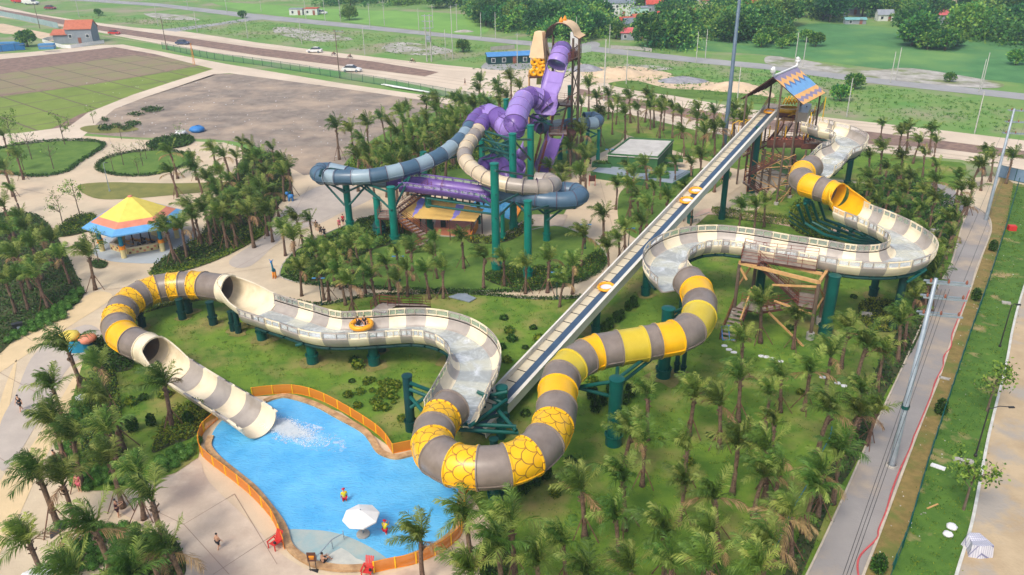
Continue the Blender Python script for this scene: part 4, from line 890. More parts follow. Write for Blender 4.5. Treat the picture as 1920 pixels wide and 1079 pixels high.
for k in range(5): b.rod([p0+X*.5*k, p0+X*(.5*k+.4)+Z*(1.1+.3*math.sin(k)), p0+X*(.5*k+.9)-Y*.3+Z*.3], .16, 7)
b.build('yellow_mascot_shape', YEL, tA, True)
# lower deck with small roof, brown mesh walls
lw = platform(tA, [(1438, 272), (1506, 272), (1514, 256), (1452, 254)], 7.2, .5, RUST, rails=[0, 1, 2])
lw2 = platform(tA, [(1502, 277), (1548, 277), (1542, 262), (1508, 260)], 6.8, .3, RUST, rails=[0, 1])
MESHP = mat('brown_mesh_panel', L((120, 74, 60)), L((92, 56, 46)), 4, .8)
for a_, c_, hh in ((lw[0], lw[1], .95), (lw[1], lw[2], .95), (dkA[0], dkA[1], .5), (lw2[0], lw2[1], .7), (lw[3], lw[0], .9)): b = MB(); b.bar(a_+Z*(hh/2-.1), c_+Z*(hh/2-.1), .06, hh); b.build('parapet_panel', MESHP, tA)
for x, y, z in ((1440, 271, 7.2), (1470, 272, 7.2), (1505, 271, 7.2), (1513, 256, 7.2), (1456, 254, 7.2), (1425, 280, 6.5), (1404, 287, 5.6)): b = MB(); p = P(x, y, z-.6); b.rod([p, p+Z*3.1], .09, 6); b.build('yellow_post', FYEL, tA)
b = MB(); b.rod([P(1478, 218, 10.4), P(1488, 214, 11.3), P(1500, 215, 11.2), P(1510, 224, 10)], .1, 6); b.build('yellow_hoop', FYEL, tA)
stairs(tA, P(1444, 266, 7.2), P(1390, 291, 5), 1.8, RUST)
b = MB(); w4 = [P(x, y, 9.8) for x, y in ((1467, 219), (1502, 223), (1497, 229), (1464, 225))]
w4 = [P(1461, 227, 9.9), P(1494, 229, 9.9), P(1504, 221, 9.9), P(1471, 218, 9.9)]
b.prism(w4, 9.9, 10.05); b.build('small_roof', WOOD, tA)
for p in w4 + [P(1455, 235, 9.4), P(1430, 243, 9)]:
    b = MB(); b.rod([V((p.x, p.y, 6.4)), V((p.x, p.y, 9.9))], .08, 6); b.build('yellow_post', FYEL, tA)
for k in range(3):
    b = MB(); p = P(1372+k*12, 252-k*2, 7.6); b.rod([p, p+Z*1.8, p+Z*2.3+X*1, p+Z*1.9+X*2], .07, 6); b.build('yellow_hoop', FYEL, tA)
b = MB()
for _ in range(150):     # pot plants and clutter on the deck
    p = lw[0].lerp(lw[1], rnd(0, 1)) + V((rnd(0, 2), rnd(0, 2.5), rnd(0, .7))); leafq(b, p, rdir(0), rnd(.3, .6), .12, random.randrange(2))
b.build('thatch_panel', [RED, PINK], tA)
stairs(tA, P(1478, 232, 10.2), P(1462, 258, 7.4), 1.5); 
for (a, c_) in (((1460, 300, 7), (1400, 330, 3.6)), ((1400, 345, 3.4), (1440, 372, .2))): stairs(tA, P(*a), P(*c_), 1.4)
pb = [P(x, y) for x, y in ((1400, 372), (1425, 358), (1455, 385), (1480, 372), (1475, 352), (1500, 360), (1395, 345), (1440, 345))]
for i, p in enumerate(pb):
    b = MB(); b.rod([p, p+Z*(7 if i % 2 else 9.9)], .17, 7); b.build('post', DWOOD if i % 3 else RUST, tA)
    b = MB(); b.lathe(p, [(.35, 0), (.35, .5), (.01, .52)], 10); b.build('footing', CONC, tA)
for k in range(64):
    a, c_ = random.sample(pb, 2); z0 = rnd(.5, 5.5); 
    if (a-c_).length < 9:
        b = MB(); b.rod([a+Z*z0, c_+Z*min(9.5, z0+rnd(-3, 3.5))], .08, 6); b.build('brace', WOOD if k % 3 else DWOOD, tA)
# umbrella-like dark roofs below tower
for (x, y, z, c_) in ((1490, 268, 6.5, RUST), (1520, 268, 6.2, RUST)):
    b = MB(); p = P(x, y, z); b.lathe(p, [(2.2, 0), (.01, 1)], 6); b.build('thatch_panel', [c_], tA)
b = MB()
for _ in range(420):
    p = P(1518, 266, 6.4) + V((rnd(-2.2, 2.2), rnd(-2, 2), rnd(.1, .8))); leafq(b, p, rdir(0), rnd(.2, .5), .1, random.randrange(3))
b.build('raft_storage_clutter', [RUST, PINK, CRM], tA)

# --- arched-roof tower behind
tC = thing('arched_launch_tower', 'tall launch tower with a beige arched roof above the start of the purple slide', 'tower', P(1070, 300))
dC = platform(tC, [(1064, 114), (1090, 106), (1078, 92), (1040, 92), (1062, 100)], 19.4, .35, RUST, rails=[0, 1, 2], rm=RED)
c0 = P(1049, 72, 22.6); axd = V((.72, .7, 0)).normalized(); sdn = V((.7, -.72, 0)).normalized()
sdn = V((1, -.25, 0)).normalized(); axd = V((.35, .94, 0))
b = MB(); n_ = 18; prof = []
for q in range(n_+1):
    a = math.pi*(1-q/n_); x_ = 2.45*math.cos(a); z_ = 2.4*math.sin(a)
    if q == n_: x_ += .9; z_ -= .1
    prof.append((x_, z_))
prof.append((3.9, .25))
for q in range(len(prof)-1):
    for (s0, s1) in ((0, 2.2), (2.2, 4.4)):
        w_ = lambda i, s, o: c0 + sdn*prof[i][0]*(1+.0*s) + Z*(prof[i][1]+o) + axd*s
        b.quad(w_(q, s0, .1), w_(q, s1, .1), w_(q+1, s1, .1), w_(q+1, s0, .1), 0); b.quad(w_(q+1, s0, -.06), w_(q+1, s1, -.06), w_(q, s1, -.06), w_(q, s0, -.06), 1)
    b.quad(w_(q+1, 0, .1), w_(q+1, 0, -.06), w_(q, 0, -.06), w_(q, 0, .1), 1)
TANR = mat('beige_roof_membrane', L((226, 196, 156)), L((212, 182, 142)), .5, .7)
autosmooth(b.build('arched_roof', [TANR, RUST], tC), 50)
for k in (.8, 3.0):
    b = MB(); p = c0+axd*k+Z*2.45; b.lathe(p, [(.3, 0), (.35, .3), (.18, .6), (.01, .9)], 8); b.build('flame_finial', ORG, tC)
for sx, sy in ((-2.35, .2), (2.3, .2), (-2.35, 4.2), (2.3, 4.2), (3.2, .6)):
    p = c0+sdn*sx+axd*sy; b = MB(); b.rod([V((p.x, p.y, 0)), V((p.x, p.y, 22.6))], .2, 8); b.build('post', DWOOD, tC)
for sx in (-2.35, 2.3):
    for z0 in range(1, 19, 4):
        for sg in (0, 1):
            a = c0+sdn*sx+axd*(.2 if sg else 4.2); e = c0+sdn*sx+axd*(4.2 if sg else .2); b = MB(); b.rod([V((a.x, a.y, z0)), V((e.x, e.y, z0+4))], .09, 6); b.build('brace', DWOOD if z0 % 8 else WOOD, tC)
for z0 in range(2, 19, 4):
    for sy in (.2, 4.2):
        a = c0+sdn*-2.35+axd*sy; e = c0+sdn*2.3+axd*sy; b = MB(); b.rod([V((a.x, a.y, z0)), V((e.x, e.y, z0+3))], .09, 6); b.build('brace', DWOOD, tC)
pk = P(1012, 107, 19.2); b = MB(); b.lathe(pk, [(2.0, 0), (1.0, 4.2)], 4, ph=R(20)); b.lathe(pk+Z*4.2, [(1.0, 0), (.01, .15)], 4, ph=R(20)); b.build('steep_hut_roof', TANR, tC)
b = MB(); b.lathe(pk-Z*1.6, [(1.1, 0), (1.1, 1.6)], 8); b.build('hut_wall', RUST, tC)
b = MB(); b.box(pk+Z*-.2+V((.5, -.8, 0)), (4, .8, .3), R(10)); b.build('eave_beam', WOOD, tC)
for (dx, dz) in ((-.9, -.7), (.3, -.4), (-.6, -1.6), (.6, -1.7), (-1.1, -2.4), (.1, -2.5), (1.0, -2.3)):
    b = MB(); b.lathe(pk+V((dx, -1.2, dz)), [(.45+.3*math.cos(a), .3*math.sin(a)) for a in [2*math.pi*q/10 for q in range(11)]], 16, ax=(X, Z, Y)); b.build('stored_raft_tube', mat('yellow_vinyl', L((250, 180, 20)), L((240, 168, 16)), 2, .4), tC, True)
b = MB(); b.box(pk+V((0, -1, -3.1)), (4, 2, .25), R(8)); b.build('raft_shelf', RUST, tC)
for (dx, dy) in ((-1.9, -1.8), (1.9, -1.6), (-1.8, .4)):
    b = MB(); b.rod([V((pk.x+dx, pk.y+dy, 0)), V((pk.x+dx, pk.y+dy, 17))], .13, 6); b.build('post', WOOD, tC)
b = MB(); b.bar(P(1013, 158, 10), P(1016, 122, 16), 1.6, .2); b.build('beige_panel', TANR, tC)
b = MB(); a_ = P(1066, 118, 19.4); c_ = P(1090, 100, 19.4)
for k in range(12): p = a_.lerp(c_, k/11); b.box(p+Z*.8, (.26, .05, 1.6), math.atan2((c_-a_).y, (c_-a_).x))
b.build('plank_fence', RED, tC)
b = MB(); p = P(1078, 92, 19.5); b.box(p+Z*1.6, (1.7, .3, 2.6), R(-12)); b.build('white_board', WHT, tC)
fl = [((1056, 190, 12.2), (1041, 247, 8.2)), ((1020, 262, 8), (1004, 322, 2.8)), ((1078, 256, 7), (1074, 304, 1.5))]
for a, c_ in fl: stairs(tC, P(*a), P(*c_), 1.9, RED)
platform(tC, [(1030, 252), (1063, 252), (1062, 244), (1034, 244)], 8, .3, RUST, rails=[0, 1]); platform(tC, [(1040, 196), (1070, 198), (1072, 188), (1044, 186)], 12, .3, RUST, rails=[1, 2])
b = MB(); b.prism([P(1062, 246, 7), P(1070, 262, 7), P(1080, 255, 7), P(1068, 238, 7)], 6.2, 7.6); b.build('side_panel', RUST, tC)

# --- stair below the purple channel
sC = thing('access_stair', 'brown steel zigzag staircase up to the purple channel beside thick green columns', 'staircase', P(770, 470))
platform(sC, [(797, 362), (826, 364), (832, 350), (804, 347)], 6.3, .3, RUST, rails=[1, 2]); platform(sC, [(708, 408), (744, 410), (748, 396), (716, 394)], 3.6, .3, RUST, rails=[0, 3])
stairs(sC, P(806, 352, 6.3), P(744, 397, 3.7), 1.4); stairs(sC, P(744, 404, 3.6), P(806, 452, 1.6), 1.4); stairs(sC, P(800, 455, 1.5), P(762, 472, .15), 1.3)
for x, y, z in ((800, 356, 6.1), (712, 404, 3.5), (746, 402, 3.5), (800, 452, 1.5)):
    p = P(x, y, z); b = MB(); b.rod([V((p.x, p.y, 0)), p], .12, 8); b.build('post', RUST, sC)
# --- timber-framed rescue stair beside the cream channel
sA = thing('rescue_stair_platform', 'tan timber and brown steel stair platform under the cream and grey channel on the lawn', 'staircase', P(1455, 640))
platform(sA, [(1389, 489), (1424, 494), (1436, 474), (1396, 464)], 7.2, .25, RUST, rails=[0, 2, 3], rm=RED)
platform(sA, [(1424, 488), (1530, 505), (1534, 484), (1430, 472)], 7.25, .25, RUST, rails=[0, 1, 2], rm=RED)
fr_ = [P(1387, 493, 6.8), P(1536, 530, 6.8), P(1554, 504, 6.8), P(1420, 476, 6.8)]
for i in range(4): b = MB(); b.bar(fr_[i], fr_[(i+1) % 4], .3, .34); b.build('timber_beam', WOOD, sA)
b = MB(); b.bar(P(1461, 496, 6.8), P(1542, 514, 6.8), .26, .3); b.build('timber_beam', WOOD, sA)
for p in fr_:
    b = MB(); b.rod([V((p.x, p.y, 0)), p-Z*.15], .2, 10); b.build('post', DWOOD, sA)
    b = MB(); b.lathe(V((p.x, p.y, 0)), [(.42, 0), (.42, .9), (.01, .92)], 14); b.build('footing', CONC, sA)
for a, c_ in ((fr_[1]-Z*.3, fr_[2]-Z*3.4), (fr_[1]-Z*.5, fr_[1].lerp(fr_[0], .55)-Z*1.6), (fr_[0]-Z*.4, fr_[0].lerp(fr_[1], .12)-Z*1.8), (fr_[0]-Z*3, fr_[3]-Z*.5), (P(1441, 586, 2.6), P(1507, 650, .1)), (P(1388, 600, 1.9), P(1410, 540, 3.6)), (fr_[1]-Z*3.8, fr_[1].lerp(fr_[0], .5)-Z*3.4), (fr_[1]-Z*3.6, fr_[2]-Z*3.4), (P(1408, 556, 3.4), P(1425, 556, 3.2))):
    b = MB(); b.bar(a, c_, .16, .2); b.build('timber_brace', WOOD, sA)
stairs(sA, P(1421, 492, 7.1), P(1496, 562, 3.2), 1.6); platform(sA, [(1488, 572), (1524, 578), (1528, 552), (1500, 548)], 3.1, .25, RUST, rails=[0, 1, 2], rm=RED)
stairs(sA, P(1494, 570, 3.0), P(1425, 582, 1.9), 1.4); platform(sA, [(1380, 576), (1422, 586), (1430, 572), (1390, 566)], 1.9, .2, RUST, rails=[2], rm=RED)
stairs(sA, P(1388, 578, 1.8), P(1364, 640, .12), 1.7)
b = MB(); q = P(1366, 628, .6)
for dx in (-.75, 0, .75): b.rod([q+V((dx, -.6, -.3)), q+V((dx+.1, .7, .7))], .05, 6)
for k in (0, 1): b.rod([q+V((-.75+.1*k, -.6+1.3*k, -.3+k)), q+V((.75+.1*k, -.6+1.3*k, -.3+k))], .05, 6)
b.build('blue_gate', BLUEP, sA)
# small entry platform behind the lower channel
sB = thing('entry_platform', 'small brown rail platform behind the cream channel where the riders pass', 'platform', P(715, 570))
platform(sB, [(696, 582), (722, 586), (742, 574), (712, 570)], 3.4, .2, RUST, rails=[2, 3]); stairs(sB, P(720, 572, 3.3), P(800, 574, .6), 1.2, rails=True)

# ------------------------------------------------ gazebo
gz = thing('gazebo', 'hexagonal kiosk with yellow, salmon and blue stepped roof on blue and orange posts', 'kiosk', P(262, 462))
gc = P(264, 459); hx = lambda r, z, k, ph=22: gc + V((r*math.cos(R(60*k+ph)), r*math.sin(R(60*k+ph)), z))
PHH = -32
hx = lambda r, z, k: gc + V((r*math.cos(R(60*k+PHH)), r*math.sin(R(60*k+PHH)), z))
b = MB(); rr_ = [(.35, 7.1), (4.3, 4.95), (5.5, 4.4), (6.7, 3.85)]
for k in range(6):
    for j, mi in ((0, 0), (1, 1), (2, 2)): b.quad(hx(rr_[j][0], rr_[j][1], k), hx(rr_[j+1][0], rr_[j+1][1], k), hx(rr_[j+1][0], rr_[j+1][1], k+1), hx(rr_[j][0], rr_[j][1], k+1), mi)
    b.quad(hx(6.7, 3.85, k), hx(6.7, 3.68, k), hx(6.7, 3.68, k+1), hx(6.7, 3.85, k+1), 2); b.quad(hx(.35, 7.1, k+1), hx(.3, 7.25, k+1), hx(.3, 7.25, k), hx(.35, 7.1, k), 1); b.tri(hx(.3, 7.25, k), hx(.3, 7.25, k+1), gc+Z*7.3, 1)
    b.quad(hx(6.7, 3.67, k+1), hx(.3, 6.6, k+1), hx(.3, 6.6, k), hx(6.7, 3.67, k), 3)
b.build('roof', [LYEL, PINK, mat('sky_blue_paint', L((104, 166, 214)), L((94, 156, 204)), 1, .5), WOOD], gz)
for k in range(6):
    p = hx(4.9, 0, k); b = MB(); b.lathe(p, [(.36, 0), (.36, 1.35)], 10, m=0); b.lathe(p, [(.4, 1.35), (.4, 1.8)], 10, m=1); b.lathe(p, [(.28, 1.8), (.28, 4.3)], 10, m=2); b.lathe(p, [(.42, 1.35), (.47, 1.35)], 10, m=1); b.lathe(p, [(.47, 1.8), (.3, 1.82)], 10, m=1)
    b.build('post', [PYLP, ORG, TEALP], gz)
    if k != 2:
        a = hx(3.7, 0, k); c_ = hx(3.7, 0, k+1); b = MB(); b.bar(a+Z*.45, c_+Z*.45, .3, .9, 0); b.bar(a+Z*.95, c_+Z*.95, .42, .1, 1)
        nrm = ((a+c_)/2-gc).normalized(); dd = (c_-a).normalized()
        for q in range(8):
            pz = a+dd*(.25+q*.46)+nrm*.16+Z*(.3+.35*(q % 2)); b.box(pz, (.3, .02, .28), (dd, nrm, Z), 2 if q % 3 else 3)
        b.build('counter_wall', [PYLP, CRM, PINK, RED], gz)
for q in range(3): p = gc + V((-1+q*1.1, .3*q, 0)); b = MB(); b.rod([p, p+Z*5], .09, 8); b.build('pole', BLK, gz)
cb_ = MB()
for _ in range(40): p = gc + V((rnd(-2.4, 2.4), rnd(-2, 2), rnd(.05, .3))); cb_.box(p, (rnd(.2, .6), rnd(.1, .5), rnd(.1, .35)), rnd(0, 3), random.randrange(2))
tag(cb_.build('floor_clutter', [BLK, WOOD]), 'jumble of dark boxes and boards on the floor inside the kiosk', None, None, 'stuff')
o = MB(); q = P(228, 430); [o.box(q+V((0, k*.3, .3+.12*k)), (4.6, .28, .1), R(12)) for k in range(3)]; tag(o.build('timber_stack', RUST), 'stack of brown boards lying behind the kiosk counter', 'boards')

# ------------------------------------------------ green service building
gb = thing('service_building', 'low dark green flat-roofed building with planter terrace behind the palms', 'building', P(1200, 300))
GBM = mat('green_render', L((62, 110, 62)), L((52, 96, 54)), .6, .8); ROOFW = mat('pale_flat_roof', L((196, 194, 188)), L((176, 174, 168)), .5, .85)
w = [P(1140, 292, 3.2), P(1180, 262, 3.2), P(1262, 266, 3.2), P(1233, 298, 3.2)]
b = MB(); b.prism(w, 0, 3.2); b.build('wall', GBM, gb)
cen = sum(w, V((0, 0, 0)))/4
b = MB(); b.prism([cen+(p-cen)*1.03 for p in w], 3.2, 3.35); b.build('roof', ROOFW, gb)
for i in range(4): b = MB(); b.bar(w[i]+Z*.28, w[(i+1) % 4]+Z*.28, .2, .26); b.build('parapet', GBM, gb)
wt = [P(1108, 322, 1.2), P(1150, 295, 1.2), P(1300, 322, 1.2), P(1262, 345, 1.2)]
b = MB(); b.prism(wt, 0, 1.2); b.build('terrace_wall', GBM, gb)
b = MB(); b.prism([sum(wt, V((0, 0, 0)))/4*.03+p*.97 for p in wt], 1.2, 1.25); b.build('terrace_floor', mat('blue_grey_terrace', L((146, 158, 170)), L((130, 142, 154)), .5, .8), gb)
rail(gb, [wt[0]+Z*.05, wt[1]+Z*.05], .9, .5, GRN, .025, mids=1); rail(gb, [wt[2]+Z*.05, wt[3]+Z*.05], .9, .5, GRN, .025, mids=1)
b = MB(); b.box(P(1146, 300, 1.9), (.9, .1, 1.3), R(60)); b.build('door', ROOFW, gb)
for k, (x, y) in enumerate(((1128, 312), (1195, 322), (1252, 318), (1235, 332), (1262, 302), (1210, 308))):
    p = P(x, y, 1.25); f = MB(); f.box(p+Z*.25, (3.4, 1.7, .5), R(-8)); tag(f.build('planter_box', GBM), 'green planter box of shrubs on the service terrace, ' + ['at its left end', 'in its front middle', 'at its right edge', 'near its front right corner', 'behind the others at back right', 'in its centre'][k], 'planter')
    lf = MB(); [leafq(lf, p+V((rnd(-1.5, 1.5), rnd(-.7, .7), .5+rnd(0, .35))), rdir(0), .3, .1) for _ in range(260)]; o = lf.build('planter_shrub', SHR, bpy.data.objects['planter_box' + ('' if k == 0 else '.%03d' % k)])

# ------------------------------------------------ splash pool and canopy building behind
sheet('splash_pool', [(905, 368), (925, 360), (955, 362), (984, 370), (984, 382), (962, 412), (940, 408), (900, 398), (872, 402), (890, 380)], .14, WT)
tg = ribbon([(984, 372), (962, 412)], 1.1, .12, h=.3, n=2); tag(tg.build('pool_wall', ORG), 'orange and tan low wall on the right of the small back pool', 'low wall')
cy = thing('canopy_building', 'low kiosk under a yellow canopy painted with violet triangles behind green columns', 'kiosk', P(830, 440))
YC = mat('yellow_canopy', L((226, 188, 108)), L((214, 176, 98)), .5, .6); VC = mat('violet_canopy_paint', L((150, 144, 226)), L((138, 132, 214)), .5, .6)
cw = [P(742, 414, 3.2), P(893, 414, 2.9), P(906, 386, 3.9), P(770, 366, 4.4)]
cw = [P(748, 408, 3.4), P(890, 416, 3.0), P(908, 392, 3.8), P(772, 368, 4.4)]
b = MB(); NQ = 64
def cpos(s, t): return cw[0].lerp(cw[1], s).lerp(cw[3].lerp(cw[2], s), t) + Z*(-.5*math.sin(math.pi*s)*math.sin(math.pi*t))
for i in range(NQ):
    for j in range(14):
        s0, s1, t0, t1 = i/NQ, (i+1)/NQ, j/14, (j+1)/14; mid = (s0+s1)/2; mt = (t0+t1)/2
        v = any(abs(mid-c_) < .062*mt for c_ in (.16, .68)) ; b.quad(cpos(s0, t0), cpos(s1, t0), cpos(s1, t1), cpos(s0, t1), 1 if v else 0)
b.build('canopy', [YC, VC], cy, True)
for s_, t_ in ((.03, .05), (.35, .05), (.66, .05), (.97, .05), (.97, .95), (.03, .95), (.5, .95)): p = cpos(s_, t_); b = MB(); b.rod([V((p.x, p.y, 0)), p], .08, 8); b.build('post', RUST, cy)
w = [P(815, 440), P(882, 446), P(886, 415), P(822, 410)]; b = MB(); b.prism(w, 0, 1.1); b.build('counter_wall', PINK, cy)
w = [P(752, 432), P(786, 436), P(790, 410), P(762, 406)]; b = MB(); b.prism(w, 0, 1.5); b.build('booth', ORG, cy)
b = MB(); b.bar(P(883, 446, .6), P(896, 420, .6), .12, 1.2); b.build('ramp_side', ORG, cy)
b = MB(); b.box(P(831, 420, 1.6), (.7, .4, .9), 0); b.build('till', BLK, cy)
def deckbox(px, name, h, m_, label, cat):
    w = [P(*p) for p in px]; b = MB(); b.prism(w, 0, h); o = b.build(name, m_); tag(o, label, cat); return o
deckbox([(878, 446), (940, 442), (984, 414), (1000, 404), (1064, 404), (1056, 424), (1000, 426), (960, 440)], 'terrace_slab', .14, DECKM, 'pale concrete terrace slab in front of the small back pool', 'terrace')
pm = thing('pump_unit', 'dark teal round pump housing standing behind the thick front green column', 'pump', P(712, 445))
b = MB(); b.lathe(P(712, 440), [(.9, 0), (.95, .5), (.9, 1.6), (.6, 2.1), (.01, 2.3)], 14); b.build('housing', DGRN, pm, True); b = MB(); [b.lathe(P(712, 440)+Z*z_, [(.97, 0), (1.02, .06), (.97, .12)], 14) for z_ in (.4, .9, 1.4)]; b.build('hoops', GRN, pm)

# ------------------------------------------------ pool surroundings
OMESH = bpy.data.materials.new('orange_mesh_panel'); OMESH.use_nodes = True
_t = OMESH.node_tree; _b = _t.nodes['Principled BSDF']; _b.inputs['Base Color'].default_value = (*L((226, 132, 40)), 1); _m = _t.nodes.new('ShaderNodeMixShader'); _m.inputs[0].default_value = .72; _tr = _t.nodes.new('ShaderNodeBsdfTransparent')
_t.links.new(_tr.outputs[0], _m.inputs[1]); _t.links.new(_b.outputs[0], _m.inputs[2]); _t.links.new(_m.outputs[0], _t.nodes['Material Output'].inputs[0])
def fence(name, px, label, h=1.1, sp=1.9, pm_=FYEL, mm=OMESH, n=4, cat='fence'):
    c = cr([P(*p) for p in px], n); t = thing(name, label, cat, c[0]); acc = 0; nxt = 0
    for i in range(len(c)-1):
        a, b_ = c[i], c[i+1]; L_ = (b_-a).length
        while nxt <= acc+L_: p = a.lerp(b_, (nxt-acc)/L_); q = MB(); q.box(p+Z*(h/2), (.09, .09, h)); q.build('post', pm_, t); nxt += sp
        acc += L_
    m1 = MB(); m2 = MB(); m3 = MB()
    for i in range(len(c)-1):
        a, b_ = c[i], c[i+1]; m1.quad(a+Z*.12, b_+Z*.12, b_+Z*(h-.08), a+Z*(h-.08))
        m2.bar(a+Z*.1, b_+Z*.1, .05); m3.bar(a+Z*(h-.04), b_+Z*(h-.04), .05)
    m1.build('mesh_panel', mm, t); [q_.build('rail', ORG if mm is OMESH else pm_, t) for q_ in (m2, m3)]
fence('orange_fence', [(382, 812), (375, 830), (376, 850), (392, 868), (440, 905), (475, 935), (508, 972), (522, 1000), (534, 1032)], 'orange mesh fence with yellow posts curving along the left of the blue pool')
fence('orange_fence', [(408, 788), (382, 812), (376, 828)], 'short orange mesh fence piece beside the end of the pool slide')
fence('orange_fence', [(474, 745), (510, 741), (555, 740), (600, 752), (650, 778), (700, 810), (722, 830), (737, 852)], 'orange mesh fence between the lawn and the far side of the blue pool')
fence('orange_fence', [(737, 852), (770, 845), (800, 838)], 'orange fence return on the small stone point by the yellow tube', n=2)
fence('orange_fence', [(876, 925), (872, 950), (866, 1000), (850, 1020), (822, 1040), (775, 1060), (735, 1068), (700, 1076)], 'orange slatted fence around the right front corner of the blue pool', sp=1.5)
um = thing('pool_umbrella', 'white octagonal parasol standing in the blue pool', 'umbrella', P(678, 990))
uc = P(676, 960, 2.3); b = MB(); b.lathe(uc, [(1.36, -.4), (.7, -.1), (.01, .16)], 8, ph=.3); b.lathe(uc, [(1.36, -.4), (1.37, -.5)], 8, ph=.3); o = b.build('canopy', WHT, um)
b = MB()
for k in range(8): a = k*math.pi/4+.3; b.rod([uc+Z*.15, uc+V((.7*math.cos(a), .7*math.sin(a), -.13)), uc+V((1.34*math.cos(a), 1.34*math.sin(a), -.43))], .02, 5)
b.build('rib', WHT, o); b = MB(); b.rod([V((uc.x, uc.y, .1)), uc+Z*.25], .04, 8); b.build('pole', GALV, um); b = MB(); b.lathe(V((uc.x, uc.y, .12)), [(.5, 0), (.5, .12), (.01, .16)], 16); b.build('base', CONC, um)
um = thing('deck_umbrella', 'white parasol cut off by the lower left corner behind the palms', 'umbrella', P(70, 1110))
uc = P(70, 1083, 2.4); b = MB(); b.lathe(uc, [(1.75, -.4), (.9, -.1), (.01, .2)], 8, ph=.3); b.build('canopy', WHT, um); b = MB(); b.rod([V((uc.x, uc.y, 0)), uc], .04, 8); b.build('pole', GALV, um)
def chair(px, py, rz, label):
    c = P(px, py); t = thing('deck_chair', label, 'chair', c); ca_, sa_ = math.cos(rz), math.sin(rz); ax = (V((ca_, sa_, 0)), V((-sa_, ca_, 0)), Z)
    w = lambda x, y, z: c + ax[0]*x + ax[1]*y + Z*z
    b = MB(); [b.box(w(0, -.3+k*.13, .42+.02*k), (.56, .1, .03), ax) for k in range(5)]; b.build('seat', REDP, t)
    b = MB(); [b.bar(w(-.22+k*.11, -.32, .45), w(-.26+k*.13, -.72, 1.2), .09, .03) for k in range(5)]; b.build('backrest', REDP, t)
    for sx in (-1, 1):
        b = MB(); b.bar(w(sx*.36, -.5, .68), w(sx*.36, .35, .68), .12, .03); b.build('armrest', REDP, t)
        b = MB(); b.bar(w(sx*.33, .3, .1), w(sx*.33, .3, .68), .07); b.build('leg', REDP, t); b = MB(); b.bar(w(sx*.33, -.55, .1), w(sx*.33, -.3, .68), .07); b.build('leg', REDP, t)
    b = MB(); b.box(w(-.3, .2, .8), (.16, .14, .16), ax); b.build('folded_towel', BLK, t)
chair(516, 1028, R(150), 'red slatted deck chair left of the pool on the concrete deck')
chair(690, 1080, R(170), 'red deck chair at the bottom edge below the pool steps')
sg = thing('warning_sign', 'brown signboard on two black legs standing by the pool steps', 'sign', P(590, 1075)); q = P(588, 1072)
for s_ in (-.22, .22): b = MB(); b.rod([q+X*s_, q+X*s_+Z*1.3], .03, 6); b.build('leg', BLK, sg)
b = MB(); b.box(q+Z*1.35, (.62, .05, .8)); bo = b.build('board', RUST, sg); b = MB(); b.box(q+V((0, -.03, 1.4)), (.36, .012, .16)); b.box(q+V((0, -.03, 1.2)), (.3, .012, .07)); b.build('notice', ORG, bo)
b = MB(); b.box(q+Z*.03, (.7, .35, .06)); b.build('foot', BLK, sg)
hr = thing('pool_handrail', 'stainless steel handrail running down into the blue pool at the steps', 'handrail', P(612, 1045))
b = MB(); b.rod([P(592, 1046, .9), P(622, 1012, .95), P(643, 1001, .9), P(645, 1006, .3)], .035, 8); b.build('rail', GALV, hr)
for x, y in ((595, 1056), (624, 1030), (645, 1012)): b = MB(); p = P(x, y, .12); b.rod([p, p+Z*.85], .03, 6); b.build('post', GALV, hr)
raft_r = raft(678, 613, 3.45, 'orange raft carrying two riders in black down the cream channel', 1.0, .27)

# ------------------------------------------------ people
def skin(name, J, E, par, m_, sub=1):
    """continuous skinned body over joints J {name:(pos,radius)} and edges E"""
    ks = list(J); me = bpy.data.meshes.new(name); b0 = BASE[par.name]
    me.from_pydata([tuple(J[k][0]-b0) for k in ks], [(ks.index(a), ks.index(b)) for a, b in E], []); o = bpy.data.objects.new(name, me); S.collection.objects.link(o)
    md = o.modifiers.new('s', 'SKIN'); sv = me.skin_vertices[0].data
    for i, k in enumerate(ks): sv[i].radius = (J[k][1], J[k][1]); sv[i].use_root = (i == 0)
    ms = o.modifiers.new('u', 'SUBSURF'); ms.levels = sub
    dg = bpy.context.evaluated_depsgraph_get(); me2 = bpy.data.meshes.new_from_object(o.evaluated_get(dg)); o.modifiers.clear(); o.data = me2; me2.materials.clear(); me2.materials.append(m_)
    me2.polygons.foreach_set('use_smooth', [True]*len(me2.polygons)); o.parent = par; BASE[o.name] = b0; return o
